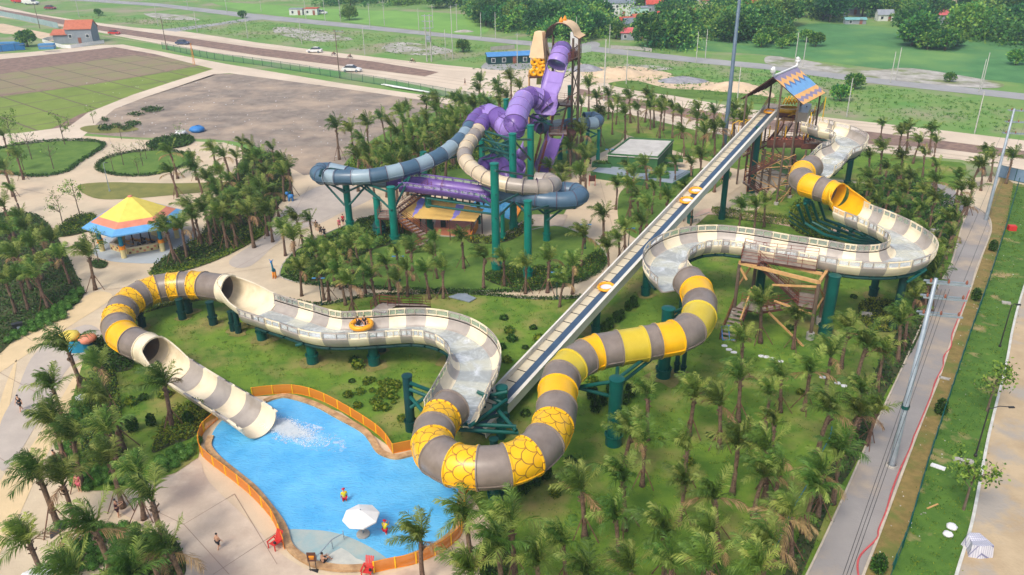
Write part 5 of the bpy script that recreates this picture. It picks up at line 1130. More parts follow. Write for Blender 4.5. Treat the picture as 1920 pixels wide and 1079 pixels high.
def person(px, py, label, rz=0, pose='stand', top=BLKC, bot=BLKC, cap=None, h=1.7, z=0, hair=True, arms=0, sink=0, grp=None):
    c = P(px, py, z); c.z = z - sink; t = thing('person', label, 'person', c, grp); s = h/1.7; ca_, sa_ = math.cos(rz), math.sin(rz)
    w = lambda x, y, zz: c + V((ca_*x - sa_*y, sa_*x + ca_*y, zz))*s
    J = {}; st = .22 if pose == 'walk' else .03; sit = pose == 'sit'; hz = .22 if sit else .93
    def j(n, x, y, zz, r): J[n] = (w(x, y, zz), r*s)
    j('pel', 0, 0, hz, .14); j('wst', 0, 0, hz+.16, .12); j('chs', 0, .01, hz+.38, .145); j('nck', 0, .02, hz+.56, .055); j('hd0', 0, .03, hz+.64, .085); j('hd1', 0, .03, hz+.74, .085)
    for sg, n in ((-1, 'l'), (1, 'r')):
        j('sh'+n, sg*.18, 0, hz+.48, .06); ay = (sg*.16 if pose == 'walk' else .05)
        if arms == 1 or sit: j('el'+n, sg*.24, .18, hz+.26, .042); j('wr'+n, sg*.12, .36, hz+.3, .03); j('ha'+n, sg*.1, .44, hz+.32, .034)
        elif arms == 2 and sg > 0: j('el'+n, .4, .06, hz+.56, .042); j('wr'+n, .5, .1, hz+.78, .03); j('ha'+n, .52, .1, hz+.87, .034)
        else: j('el'+n, sg*.25, ay*.5, hz+.2, .042); j('wr'+n, sg*.26, ay+.08, hz-.05, .03); j('ha'+n, sg*.26, ay+.1, hz-.13, .034)
        if sit: j('kn'+n, sg*.14, .42, .5, .065); j('an'+n, sg*.13, .6, .1, .045); j('to'+n, sg*.13, .76, .05, .035); j('hp'+n, sg*.1, .05, hz-.02, .09)
        else: j('hp'+n, sg*.1, 0, hz-.06, .09); j('kn'+n, sg*.11, .04-sg*st*.5, .49, .065); j('an'+n, sg*.11, -sg*st, .08, .045); j('to'+n, sg*.12, .16-sg*st, .035, .035)
    E = [('pel', 'wst'), ('wst', 'chs'), ('chs', 'nck'), ('nck', 'hd0'), ('hd0', 'hd1')]
    for n in 'lr': E += [('chs', 'sh'+n), ('sh'+n, 'el'+n), ('el'+n, 'wr'+n), ('wr'+n, 'ha'+n), ('pel', 'hp'+n), ('hp'+n, 'kn'+n), ('kn'+n, 'an'+n), ('an'+n, 'to'+n)]
    body = skin('body', J, E, t, SKIN)
    # fingers
    fm_ = MB()
    for n in 'lr':
        d = (J['ha'+n][0]-J['wr'+n][0]).normalized(); sd2 = d.cross(Z) if abs(d.z) < .9 else X
        for k in range(5): o_ = J['ha'+n][0] + d*.02*s + sd2*((k-2)*.016*s); fm_.rod([o_, o_+d*(.05, .075, .08, .075, .06)[k]*s + (sd2*.02*s if k == 0 else V((0, 0, 0)))], .009*s, 5)
    nose = w(0, .12, hz+.7); fm_.blob(nose, .018*s); ob = fm_.build('fingers', SKIN, body)
    if top:
        Jt = {k: (v[0], v[1]+.022) for k, v in J.items() if k in ('wst', 'chs', 'shl', 'shr', 'ell', 'elr', 'pel')}
        for n in 'lr': Jt['el'+n] = (J['sh'+n][0].lerp(J['el'+n][0], .7), .062*s)
        skin('shirt', Jt, [('chs', 'wst'), ('wst', 'pel'), ('chs', 'shl'), ('chs', 'shr'), ('shl', 'ell'), ('shr', 'elr')], t, top)
    if bot:
        Jb = {k: (v[0], v[1]+.02) for k, v in J.items() if k in ('pel', 'hpl', 'hpr')}
        for n in 'lr': Jb['kn'+n] = (J['hp'+n][0].lerp(J['kn'+n][0], .9), .085*s)
        skin('shorts', Jb, [('pel', 'hpl'), ('pel', 'hpr'), ('hpl', 'knl'), ('hpr', 'knr')], t, bot)
    b = MB(); b.blob(w(0, .0, hz+.785), .1*s, 10, j=.05, sq=.85); b.build('cap' if cap else 'hair', cap or HAIR, t, True)
    if cap: b = MB(); b.lathe(w(0, .05, hz+.77), [(.15*s, 0), (.1*s, .03)], 12); b.build('cap_brim', cap, t)
    return t
person(41, 771, 'person in black shirt and trousers walking across the plaza at the left edge', R(160), 'walk', BLKC, BLKC, h=1.72)
person(223, 970, 'person in a long maroon top standing on the deck between the palm beds', R(-60), 'stand', MARC, MARC, arms=1)
person(411, 1030, 'shirtless boy in black shorts walking on the concrete pool deck', R(-30), 'walk', None, BLKC, h=1.45)
person(606, 1058, 'shirtless person sitting on the edge of the pool steps near the sign', R(-40), 'sit', None, BLKC, z=.1)
person(647, 943, 'lifeguard in red cap and yellow shirt left of the pool umbrella', R(30), 'stand', YELC, REDC, REDC, sink=.35)
person(723, 1003, 'lifeguard in red cap and yellow shirt right of the pool umbrella', R(-20), 'walk', YELC, REDC, REDC, sink=.35, arms=1)
person(108, 876, 'shirtless person beside the shrub bed behind a palm at lower left', R(90), 'stand', None, MARC)
person(151, 922, 'person in pink top by the corner of the round-shrub bed', R(180), 'stand', PNKC, PNKC)
person(594, 434, 'first person in black on the left of the three walkers by the palms', R(10), 'walk', BLKC, BLKC)
person(602, 443, 'middle person in black of the three walkers by the palms', R(20), 'stand', BLKC, BLKC)
person(609, 446, 'right-hand person in black of the three walkers by the palms', R(0), 'walk', BLKC, BLKC, h=1.6)
person(637, 430, 'person in pink dress walking on the plaza below the blue tube end', R(30), 'walk', PNKC, PNKC)
person(644, 423, 'person in red top walking just behind the person in pink', R(0), 'walk', REDC, MARC)
person(1106, 314, 'person in black on the path left of the green service building', R(0), 'walk', BLKC, BLKC)
person(1353, 344, 'person with bare arms on the garden path under the conveyor', R(40), 'walk', PNKC, BLKC)
person(872, 160, 'person in dark clothes walking on the main road near the palms', R(70), 'walk', BLKC, BLKC)
person(1510, 219, 'attendant in dark clothes standing on the zigzag-roof tower deck', R(0), 'stand', MARC, BLKC, z=10.3)
person(672, 611, 'left-hand rider in black sitting in the orange raft', R(-20), 'sit', BLKC, BLKC, z=3.55)
person(684, 609, 'right-hand rider in black sitting in the orange raft', R(200), 'sit', BLKC, BLKC, z=3.55)
# ================================================================ VEGETATION
ORD = ['first', 'second', 'third', 'fourth', 'fifth', 'sixth', 'seventh', 'eighth', 'ninth', 'tenth', 'eleventh', 'twelfth', 'thirteenth', 'fourteenth', 'fifteenth', 'sixteenth', 'seventeenth', 'eighteenth', 'nineteenth', 'twentieth']
def ordn(i):
    if i < 20: return ORD[i]
    if i < 29: return 'twenty-' + ORD[i-20]
    if i == 29: return 'thirtieth'
    return 'thirty-' + ORD[i-30] if i < 39 else ('fortieth' if i == 39 else 'forty-' + ORD[i-40])
def frond(b, o, az, el, L_, m, droop=1.0, nl=27, lw=.046):
    d = V((math.cos(az)*math.cos(el), math.sin(az)*math.cos(el), math.sin(el))); pts = [o.copy()]; p = o.copy(); k = 9
    for i in range(k):
        d = (d + V((-.055, 0, -.05*droop*(i+1)*.5))).normalized(); p = p + d*(L_/k); pts.append(p.copy())
    b.rod(pts, .03, 3, m, False, [.05*(1-i/(k+1)) for i in range(k+1)])
    for i in range(nl):
        t = .12 + .88*i/nl; f = t*k; j = min(int(f), k-1); q = pts[j].lerp(pts[j+1], f-j); tg = (pts[j+1]-pts[j]).normalized(); s_ = tg.cross(V((math.cos(az)*.3, math.sin(az)*.3, 1)))
        if s_.length < .1: s_ = V((math.sin(az), -math.cos(az), 0))
        s_.normalize(); u_ = s_.cross(tg); ll = .92*math.sin(math.pi*(t*.78+.18))**.6*L_/2.7
        for sg in (-1, 1):
            dd = (s_*sg*rnd(.6, 1) + tg*rnd(.8, 1.25) + V((-.12, 0, -rnd(.05, .55)*droop)) + u_*rnd(-.2, .3)).normalized(); ln = ll*rnd(.8, 1.1); mid = q + dd*ln*.5; e = q + dd*ln - Z*.22*ln
            w_ = (tg*.8 + u_*rnd(-.4, .4))*lw; b.quad(q-w_*.6, q+w_*.8, mid+w_, mid-w_*.8, m); b.tri(mid-w_*.8, mid+w_, e, m)
def palm_proto(seed, th, nf, stake, upr=.5, dry=0, L0=2.55):
    random.seed(seed); t = thing('palm_tree', 'x', 'palm tree', (0, 0, 0)); b = MB()
    lx, ly = rnd(-.3, .3), rnd(-.3, .3); pts = [V((lx*(i/8)**2, ly*(i/8)**2, th*i/8)) for i in range(9)]
    rad = [.3, .23, .19, .175, .165, .16, .16, .17, .13]
    b.rod(pts, .16, 9, 0, True, rad)
    for i in range(14):  # leaf-base stubs
        z_ = th*(.78+.22*i/14); a = rnd(0, 6.28); p = pts[-1].copy(); p.z = z_; b.rod([p, p+V((math.cos(a)*.3, math.sin(a)*.3, .28))], .045, 4)
    b.build('trunk', TRUNK, t, True); top = pts[-1]
    b = MB()
    for i in range(nf):
        az = i*2.399+rnd(-.3, .3); f = i/nf; el = R(88 - 54*(f**(1.0+upr))+rnd(-6, 6)); m = 0 if rnd(0, 1) < .68 else 1
        if dry and i > nf-1-dry: m = 2; el = R(rnd(-15, 25))
        frond(b, top+Z*rnd(-.05, .2), az, el, L0*rnd(.85, 1.12)*(.85+.2*f), m, rnd(.7, 1.5))
    b.build('crown', [FRG, FRY, FRD], t)
    if stake:
        for k in range(3):
            a = k*2.09+rnd(-.2, .2); s_ = MB(); s_.rod([V((math.cos(a)*1.15, math.sin(a)*1.15, 0)), V((lx*.2+math.cos(a)*.15, ly*.2+math.sin(a)*.15, 1.9))], .045, 5); s_.build('support_stake', STAKE, t)
        s_ = MB(); s_.lathe(Z*1.5, [(.24, 0), (.24, .12)], 8); s_.build('tie_band', STAKE, t)
    return t
protos = [palm_proto(11, 4.0, 19, True), palm_proto(12, 4.0, 17, True, .3, 1), palm_proto(13, 4.0, 22, False, .8, 0, 2.4), palm_proto(14, 4.0, 15, True, .2, 2), palm_proto(15, 4.0, 19, False, .6, 1), palm_proto(16, 4.0, 15, True, 1.0, 0, 2.8), palm_proto(17, 4.0, 12, False, 1.3, 0, 2.3)]
dryp = palm_proto(18, 3.6, 8, False, .5, 8, 2.2)
ptree = [tree_of(p) for p in protos]; dtree = tree_of(dryp)
random.seed(5)
LOOK = ['full staked', 'straw-tipped', 'short bushy', 'sparse dry-tipped', 'full', 'upright staked', 'narrow upright']
def grove(where, z, pts, sc=1.0, per=7, only=None, xy=.96, zz_=1.0):
    """pts: crown centres in the photo; rows are numbered from the front of the picture"""
    L_ = []
    for x, y in pts:
        zz = z*rnd(.88, 1.12); L_.append((P(x, y, zz), x, y, zz))
    L_.sort(key=lambda a: a[0].y); nr = 0
    for r_ in range(0, len(L_), per):
        row = sorted(L_[r_:r_+per], key=lambda a: a[1])
        for i, (w, x, y, zz) in enumerate(row):
            k = random.choice(only) if only else random.randrange(len(protos))
            lb = f'{LOOK[k]} palm, {ordn(i)} from left in {ordn(nr)} row, {where}'
            f = zz/5.0*rnd(.95, 1.05)
            c = dup(protos[k], (w.x, w.y, 0), rnd(-.7, .7), f*sc, lb, 'palm trees, ' + where, ptree[k]); c.scale = (f*sc*xy, f*sc*xy, f*sc*zz_); c.rotation_euler = (rnd(-.08, .08), rnd(-.1, .06), c.rotation_euler.z)
        nr += 1
grove('lawn right of yellow loop', 4.7, [(1220, 742), (1300, 730), (1360, 750), (1396, 700), (1400, 630), (1437, 563), (1497, 590), (1175, 800), (1565, 655), (1592, 612), (1622, 640), (1475, 700), (1520, 690), (1660, 655), (1625, 725), (1602, 772), (1445, 735), (1460, 790), (1210, 828), (1100, 905), (1178, 895), (1282, 900), (1357, 918), (1425, 885), (1385, 835), (1065, 1010), (1165, 970), (1255, 990), (1345, 990), (1265, 1055), (1430, 1050), (965, 985), (1460, 880), (1450, 835), (1522, 905), (1580, 850), (1550, 885), (1550, 760), (1445, 1000), (1340, 1070), (1110, 1070), (1180, 1065), (1290, 830), (1500, 960), (1010, 1050), (1640, 760)], 1.08)
grove('by pool front corner', 4.6, [(880, 960), (787, 1003), (890, 1052), (942, 1030)], 1.1, only=[0, 1, 4])
grove('between cream channel and walkway', 4.8, [(1637, 287), (1660, 272), (1700, 290), (1740, 285), (1665, 310), (1760, 307), (1632, 325), (1670, 345), (1690, 320), (1635, 350), (1655, 372), (1695, 377), (1727, 387), (1735, 352), (1765, 332), (1715, 405), (1805, 327), (1805, 350), (1807, 377), (1832, 302), (1852, 305), (1855, 280), (1900, 290), (1800, 405), (1787, 432), (1777, 460), (1762, 480), (1765, 507), (1750, 495), (1747, 525), (1657, 228), (1710, 235), (1692, 248), (1722, 258), (1752, 240), (1760, 262), (1690, 350), (1710, 330), (1755, 370), (1770, 400), (1745, 430), (1720, 545), (1712, 580), (1702, 595), (1610, 400), (1615, 355), (1825, 345), (1870, 290)])
grove('strip before main road', 5.6, [(1105, 160), (1120, 182), (1142, 178), (1157, 190), (1185, 183), (1212, 182), (1230, 188), (1247, 192), (1265, 202), (1282, 207), (1312, 200), (1308, 220), (1342, 212), (1382, 205), (1392, 228), (1087, 192), (1127, 217), (1287, 245), (1345, 242), (1362, 235), (1240, 205), (1222, 200), (1150, 205), (1175, 210), (1200, 205), (1330, 225), (1375, 220), (1402, 215), (1320, 240)], xy=.88, zz_=1.1)
grove('around green service building', 5.0, [(1032, 305), (1060, 312), (1095, 282), (1052, 340), (1090, 320), (1180, 307), (1217, 302), (1242, 325), (1157, 337), (1200, 362), (1252, 365), (1135, 392), (1200, 405), (1092, 432), (1145, 452), (1165, 437), (1285, 350), (1300, 302), (1317, 287), (1225, 345), (1185, 345), (1175, 420), (1190, 325), (1270, 300), (1215, 380), (1345, 300), (1365, 290), (1390, 378), (1420, 377), (1300, 375), (1440, 372)])
grove('central island lawn', 4.6, [(562, 402), (527, 422), (545, 440), (592, 455), (580, 405), (557, 492), (632, 482), (655, 452), (665, 432), (695, 455), (727, 487), (745, 467), (802, 497), (817, 467), (828, 497), (867, 437), (905, 472), (945, 478), (815, 445), (620, 465), (1027, 477), (1075, 485), (985, 492), (680, 490), (700, 505), (640, 500), (760, 500), (1050, 515), (610, 500), (745, 520), (770, 460), (600, 500), (655, 520)])
grove('bed right of gazebo', 5.2, [(492, 285), (500, 315), (525, 318), (540, 310), (495, 347), (515, 352), (492, 375), (502, 392), (527, 290), (470, 270), (322, 277), (322, 312), (360, 290), (370, 308), (397, 275), (425, 287), (410, 315), (440, 290), (468, 285), (465, 320), (435, 332), (400, 342), (395, 375), (367, 397), (385, 390), (425, 377), (435, 402), (457, 352), (465, 392), (315, 422), (337, 412), (355, 387), (450, 265), (385, 330), (480, 300), (510, 275), (480, 335), (445, 365), (415, 355), (475, 365), (415, 395)])
grove('bed left of gazebo', 5.2, [(30, 287), (8, 310), (20, 425), (50, 420), (80, 432), (8, 378), (15, 460), (115, 470), (160, 470), (32, 510), (42, 400), (60, 490), (95, 445), (10, 520), (70, 505), (25, 350), (5, 250), (60, 455), (35, 465)])
grove('lower left beds', 5.4, [(132, 645), (95, 712), (185, 680), (205, 745), (95, 782), (202, 800), (302, 712), (75, 880), (112, 893), (55, 1000), (188, 985), (285, 930), (245, 880), (285, 1025), (330, 1015), (125, 815), (160, 1060), (205, 860), (240, 1060)], 1.05)
grove('behind the purple slides', 6.0, [(630, 240), (660, 242), (685, 232), (720, 220), (732, 235), (770, 207), (755, 212), (797, 195), (780, 237), (807, 242), (815, 205), (827, 195), (835, 217), (847, 220), (855, 185), (872, 190), (890, 198), (897, 150), (902, 168), (937, 175), (958, 145), (750, 248), (685, 262), (775, 252), (863, 187), (893, 195), (910, 190), (937, 190), (949, 178), (690, 285), (712, 278), (735, 285), (757, 288), (697, 308), (790, 282), (812, 272), (832, 265), (850, 258), (740, 308), (720, 300), (770, 270), (800, 260), (825, 240), (860, 235), (845, 248), (920, 200), (970, 165), (980, 185), (760, 230), (800, 225), (665, 290), (935, 160), (880, 215), (760, 300), (1090, 250), (1070, 275), (1100, 300)], xy=.88, zz_=1.12)
c = dup(dryp, tuple(P(1478, 1000, 3)[:2]) + (0,), .5, 1.15, 'withered brown palm leaning beside the grey walkway near the bottom', None, dtree)
for p in protos + [dryp]:
    for ch, gs in tree_of(p):
        for q in gs: bpy.data.objects.remove(q)
        bpy.data.objects.remove(ch)
    bpy.data.objects.remove(p)
# planting rings round lawn palms
# broadleaf trees
def tree_proto(seed, h, r, mts, n, ls, cl=9, name='broadleaf_tree', tr=.3):
    random.seed(seed); t = thing(name, 'x', 'tree', (0, 0, 0)); b = MB(); b.rod([V((0, 0, 0)), V((.1, 0, h*.3)), V((.2, .1, h*.6)), V((.1, 0, h*.85))], tr, 7, 0, True, [tr, tr*.75, tr*.5, tr*.15])
    cs_ = []
    for i in range(cl):
        a = i*2.4; f = rnd(.3, 1); z_ = h*(.26 + .62*(1-f*.7)*rnd(.45, 1.15)); c = V((math.cos(a)*r*.62*f, math.sin(a)*r*.62*f, z_)); cs_.append((c, r*rnd(.36, .56))); b.rod([V((.15, .05, h*rnd(.3, .55))), c], tr*.3, 5)
    b.build('trunk', BARK, t, True); b = MB()
    for i in range(n):
        c, rr = random.choice(cs_); d = rdir(-.6); p = c + V((d.x*rr, d.y*rr, d.z*rr*.8))*rnd(.65, 1.05); m = random.choices(range(len(mts)), [3, 2, 1][:len(mts)])[0]
        leafq(b, p, (d + rdir()*.8).normalized(), ls*rnd(.7, 1.5), ls*.42, m)
    b.build('crown', mts, t); return t
TP = [tree_proto(21, 9, 5.2, [TL1, TL3, TL2], 2600, .7, 15), tree_proto(22, 8, 5, [TL2, TL1], 2300, .65, 14), tree_proto(23, 10, 5.2, [TL3, TL1], 2600, .7, 16), tree_proto(24, 4.5, 3, [TL1, TL2, TL3], 1200, .55, 9)]
TT = [tree_of(t) for t in TP]; random.seed(9)
def belt(where, poly, n, ks, sc, mind=4.5):
    w = poly; x0 = min(p[0] for p in w); x1 = max(p[0] for p in w); y0 = min(p[1] for p in w); y1 = max(p[1] for p in w); vs = [V((p[0], p[1], 0)) for p in w]; pl = []
    for _ in range(n*14):
        if len(pl) >= n: break
        q = V((rnd(x0, x1), rnd(y0, y1), 0))
        if not inpoly(q, vs): continue
        g_ = P(q.x, q.y)
        if any((g_-o).length < mind for o in pl): continue
        if any(abs(q.x-hx_) < 7+ww and -4 < q.y-hy < 40 for hx_, hy, ww in HX): continue
        pl.append(g_)
    pl.sort(key=lambda v: v.y)
    for r_ in range(0, len(pl), 16):
        for i, g_ in enumerate(sorted(pl[r_:r_+16], key=lambda v: v.x/v.y)):
            k = random.choice(ks); kd = ['leafy green', 'pale green', 'dark green', 'low bushy'][k]
            dup(TP[k], (g_.x, g_.y, 0), rnd(0, 6.28), sc*rnd(.75, 1.25), f"{kd} tree, {ordn(i)} from left in {ordn(r_//16)} row, {where}", "trees, " + where, TT[k])
HX = [(1250, 45, 3), (1285, 40, 4), (1140, 22, 4), (1410, 24, 5), (1445, 8, 5), (1520, 12, 5), (1640, 12, 5), (1830, 8, 5), (1120, 4, 6), (1085, 12, 4), (1660, 40, 3), (1040, 6, 5), (1185, 7, 8), (1300, 3, 6), (1390, 2, 6), (1680, 4, 6), (1892, 6, 6), (1163, 30, 10), (1200, 34, 6), (1233, 27, 8), (1190, 74, 12), (1226, 66, 4), (1178, 57, 3), (1265, 12, 6), (1332, 14, 6), (1568, 30, 4), (1592, 27, 4), (1603, 45, 4), (1786, 30, 6), (1763, 45, 3), (1730, 20, 2), (975, 10, 6)]
belt('belt around village houses', [(890, 44), (900, 10), (960, -20), (1300, -25), (1300, 72), (1285, 92), (1240, 98), (1130, 66), (1060, 84), (990, 62), (930, 62)], 110, [0, 1, 2, 3, 0], 1.2, 6)
belt('clump left of far meadow', [(1310, 66), (1330, 20), (1350, -20), (1480, -20), (1470, 50), (1440, 72), (1370, 80)], 36, [0, 1, 1, 2], 1.25, 6)
belt('belt behind the meadow', [(1470, 42), (1480, -20), (1780, -25), (1770, 56), (1640, 46), (1520, 42)], 55, [0, 0, 2, 1], 1.25, 6.5)
belt('top right corner clump', [(1772, 74), (1790, -25), (1990, -30), (2010, 98), (1880, 92)], 34, [0, 2, 1], 1.35, 6)
belt('belt behind the paddy', [(590, 12), (600, -25), (900, -25), (900, 22), (760, 14)], 22, [2, 0, 3], 1.0, 7)
belt('near edge of meadow', [(1425, 90), (1440, 70), (1520, 78), (1530, 88), (1470, 92)], 9, [3], 1.0, 5)
belt('before the big trees', [(1690, 84), (1720, 74), (1800, 84), (1790, 96), (1700, 92)], 9, [3, 2], 1.2, 5)
belt('far field at top left', [(200, -12), (600, -20), (600, -3), (300, -4)], 12, [2, 0], 1.0, 12)
def one(k, px, py, sc, lb): q = P(px, py); dup(TP[k], (q.x, q.y, 0), rnd(0, 6), sc, lb, None, TT[k])
one(3, 1600, 168, .9, 'low bushy tree alone behind the cream channel beyond the road'); one(3, 1575, 190, .9, 'bushy tree on the grass right of the zigzag-roof tower'); one(3, 1780, 154, .55, 'small bush among the pale rubble by the village road')
one(1, 655, 38, .8, 'small pale tree at the corner of the paddy'); one(0, 1720, 88, 1.3, 'dark round tree standing forward of the meadow tree line'); one(3, 1905, 122, 1.0, 'bush at the right edge of the far meadow'); one(3, 52, 88, 1.3, 'leafy tree left of the grey house near the blue hoarding'); one(3, 455, 34, .7, 'small tree by the junction of the village road'); one(3, 868, 98, .9, 'bush near the transformer poles by the road')
one(3, 185, 30, .7, 'bush in the grass behind the grey house')
YT = []
def sparse(seed, h, n, bare=False):
    random.seed(seed); t = thing('young_tree', 'x', 'tree', (0, 0, 0)); b = MB(); tips = []
    b.rod([V((0, 0, 0)), V((rnd(-.1, .1), 0, h*.5)), V((rnd(-.2, .2), rnd(-.2, .2), h))], .07, 6, 0, True, [.09, .065, .03])
    for i in range(9):
        a = rnd(0, 6.28); z_ = h*rnd(.45, .9); l = h*rnd(.18, .32); e = V((math.cos(a)*l, math.sin(a)*l, z_+l*.9)); b.rod([V((0, 0, z_)), e], .03, 4, 0, True, [.035, .012]); tips.append(e)
    b.build('trunk', BARK, t); b = MB()
    for i in range(n):
        c = random.choice(tips+[V((0, 0, h))]); leafq(b, c+rdir()*rnd(0, .75), rdir(), rnd(.16, .3), .08, random.randrange(2))
    b.build('crown', [TL2, SHR], t); return t
YTP = [sparse(31, 5.2, 520), sparse(32, 4.6, 300), sparse(33, 4.5, 60), sparse(34, 3.4, 420)]; YTT = [tree_of(t) for t in YTP]; random.seed(3)
for k, px, py, sc, lb in [(0, 151, 407, 1.0, 'young leafy tree between the two round lawns and the gazebo'), (1, 118, 422, .95, 'thin spreading young tree left of the gazebo roof'), (0, 186, 494, .85, 'young tree in a small round bed in front of the gazebo'), (2, 101, 318, 1.1, 'thin young tree on the left oval lawn, right of its centre'), (2, 60, 300, 1.1, 'bare young tree in the middle of the left oval lawn'), (2, 232, 311, .9, 'thin sapling on the left of the round lawn'), (2, 268, 312, .95, 'thin sapling in the middle of the round lawn'), (2, 275, 299, .8, 'thin sapling at the back of the round lawn'), (2, 261, 331, .8, 'thin sapling at the front edge of the round lawn'), (2, 213, 322, .8, 'thin sapling at the left rim of the round lawn'), (1, 122, 272, 1.2, 'yellowing tall sapling beside the sod nursery path'), (0, 25, 275, 1.2, 'tall leafy sapling at the left edge by the sod plots'), (1, 176, 232, .7, 'small sapling where the path bends by the bare plot'), (3, 45, 320, 1.0, 'small leafy sapling on the front of the left oval lawn'), (1, 40, 295, 1.0, 'thin sapling at the left end of the oval lawn'), (2, 228, 262, .8, 'thin sapling behind the round lawn on the paving'), (3, 1806, 958, 1.3, 'young verge tree leaning with bare stem near the wrapped bale'), (3, 1850, 773, 1.3, 'young verge tree behind the black lamp on the right'), (2, 20, 350, 1.1, 'slim sapling at the far left above the palm bed'), (1, 340, 262, .6, 'small leafy sapling beside the heap of nursery plants')]:
    q = P(px, py); dup(YTP[k], (q.x, q.y, 0), rnd(0, 6), sc, lb, None, YTT[k])
# shrubs
def bush_proto(seed, r, n, mts, sq=.8, ls=.16, name='shrub'):
    random.seed(seed); b = MB(); b.blob(Z*r*sq*.75, r*.72, 10, 0, .1, sq)
    for i in range(n):
        d = rdir(-.35); leafq(b, Z*r*sq*.75 + V((d.x*r, d.y*r, d.z*r*sq))*rnd(.72, 1), (d+rdir()*.6).normalized(), ls*rnd(.7, 1.3), ls*.4, random.randrange(len(mts)))
    return b.build(name, mts)
SHB = leafmat('clipped_shrub_leaf', L((100, 146, 62)), L((66, 112, 44)), .1)
balls = [bush_proto(41, .4, 420, [SHB, SHR], .9, .08, 'round_shrub'), bush_proto(42, .38, 400, [SHB, SHB], .9, .08, 'round_shrub')]
bushp = [bush_proto(43, .5, 160, [SHY, SHR], .8, .26), bush_proto(44, .45, 130, [SHR, SHD], .7, .24)]
con = bush_proto(45, .42, 520, [SHD, SHR], 2.0, .16, 'columnar_shrub')
def put(o, p, s_, lb, cat, grp=None, rz=None):
    c = o.copy(); S.collection.objects.link(c); c.location = (p.x, p.y, 0.05); c.scale = (s_, s_, s_); c.rotation_euler = (0, 0, rnd(0, 6.28) if rz is None else rz); tag(c, lb, cat, grp); return c
random.seed(12); NB = 0
for px, lb in [([(112, 812), (128, 800), (138, 840), (152, 872), (225, 888), (236, 915), (150, 922), (114, 872)], 'rounded clipped shrub at the rim of the bed behind the pool deck'), ([(292, 868), (345, 838), (372, 832), (374, 858), (330, 888), (290, 900)], 'rounded clipped shrub at the bed corner beside the orange fence'),
               ([(112, 1035), (150, 1005), (215, 985), (268, 990), (262, 1015), (210, 1040), (170, 1085), (100, 1085)], 'rounded clipped shrub in the lowest left bed'), ([(30, 630), (110, 575), (150, 545), (162, 552), (120, 600), (20, 650), (0, 650)], 'rounded clipped shrub along the curved bed at the left edge'), ([(130, 790), (132, 755), (160, 735), (180, 745), (165, 790), (140, 800)], 'rounded clipped shrub at the upper corner of the bed by the plaza')]:
    w = [P(*p) for p in px]; x0 = min(p.x for p in w); x1 = max(p.x for p in w); y0 = min(p.y for p in w); y1 = max(p.y for p in w); yy = y0; r_ = 0
    while yy < y1:
        xx = x0 + (r_ % 2)*.46
        while xx < x1:
            p = V((xx+rnd(-.12, .12), yy+rnd(-.12, .12), 0))
            if inpoly(p, w) and NB < 290: put(balls[NB % 2], p, rnd(1.0, 1.2), lb, 'shrub', lb.replace('shrub', 'shrubs')); NB += 1
            xx += .92
        yy += .8; r_ += 1
for i, (x, y) in enumerate([(1132, 628), (1142, 618), (1155, 606), (1164, 600), (1177, 584), (1187, 578), (1116, 774), (1130, 762), (1147, 742), (1170, 760), (1182, 745), (982, 925), (1003, 912), (1023, 900), (1110, 750), (285, 800), (250, 810), (355, 800)]):
    put(con, P(x, y), rnd(.85, 1.15), 'dark columnar shrub ' + (['on the lawn right of the conveyor column', 'in the row below the yellow tube bend', 'right under the scaled yellow tube', 'in the left garden bed'][0 if i < 6 else 1 if i < 11 or i == 14 else 2 if i < 14 else 3]), 'shrub', 'dark columnar shrubs ' + str(['by the conveyor', 'below the tube bend', 'under the scaled tube', 'in the left bed'][0 if i < 6 else 1 if i < 11 or i == 14 else 2 if i < 14 else 3]))
for x, y, lb in [(1762, 778, 'dark conical shrub on the straw verge, beside the mast middle'), (1860, 472, 'dark conical shrub on the straw verge near the walkway end'), (1828, 565, 'dark conical shrub on the straw verge, middle of the three'), (1645, 1075, 'dark conical shrub at the bottom edge of the straw verge')]: put(con, P(x, y), 1.1, lb, 'shrub')
SB = [(515, 596), (540, 605), (490, 612), (665, 680), (672, 690), (700, 660), (755, 790), (660, 718), (735, 575), (945, 600), (955, 625), (940, 655), (950, 680), (1000, 700), (830, 645), (1000, 618), (1010, 640), (985, 655), (1100, 560), (1130, 690), (1110, 720), (1160, 720), (1240, 830), (1330, 820), (1290, 870), (1480, 620), (1500, 740), (1600, 560), (310, 745), (270, 750), (245, 760), (985, 780), (1000, 810), (1070, 870), (1040, 930), (960, 640)]
for i, (x, y) in enumerate(SB): put(bushp[i % 2], P(x, y), rnd(.6, 1.1), f'small young shrub on the lawn, {ordn(sorted(SB).index((x, y)))} from left of those dotted around', 'shrub', 'small young shrubs dotted over the lawn')
for i in range(34):
    a = rnd(0, 6.28); q = P(702, 742)+V((rnd(-2.6, 2.6), rnd(-2.6, 2.6), 0)); put(bushp[0], q, rnd(.45, .8), 'pale leafy shrub in the loose clump on the lawn behind the pool', 'shrub', 'pale leafy shrubs clumped on the lawn')
for o in balls + bushp + [con]: bpy.data.objects.remove(o)
for tp, tt in zip(TP+YTP, TT+YTT):
    for ch, gs in tt: bpy.data.objects.remove(ch)
    bpy.data.objects.remove(tp)
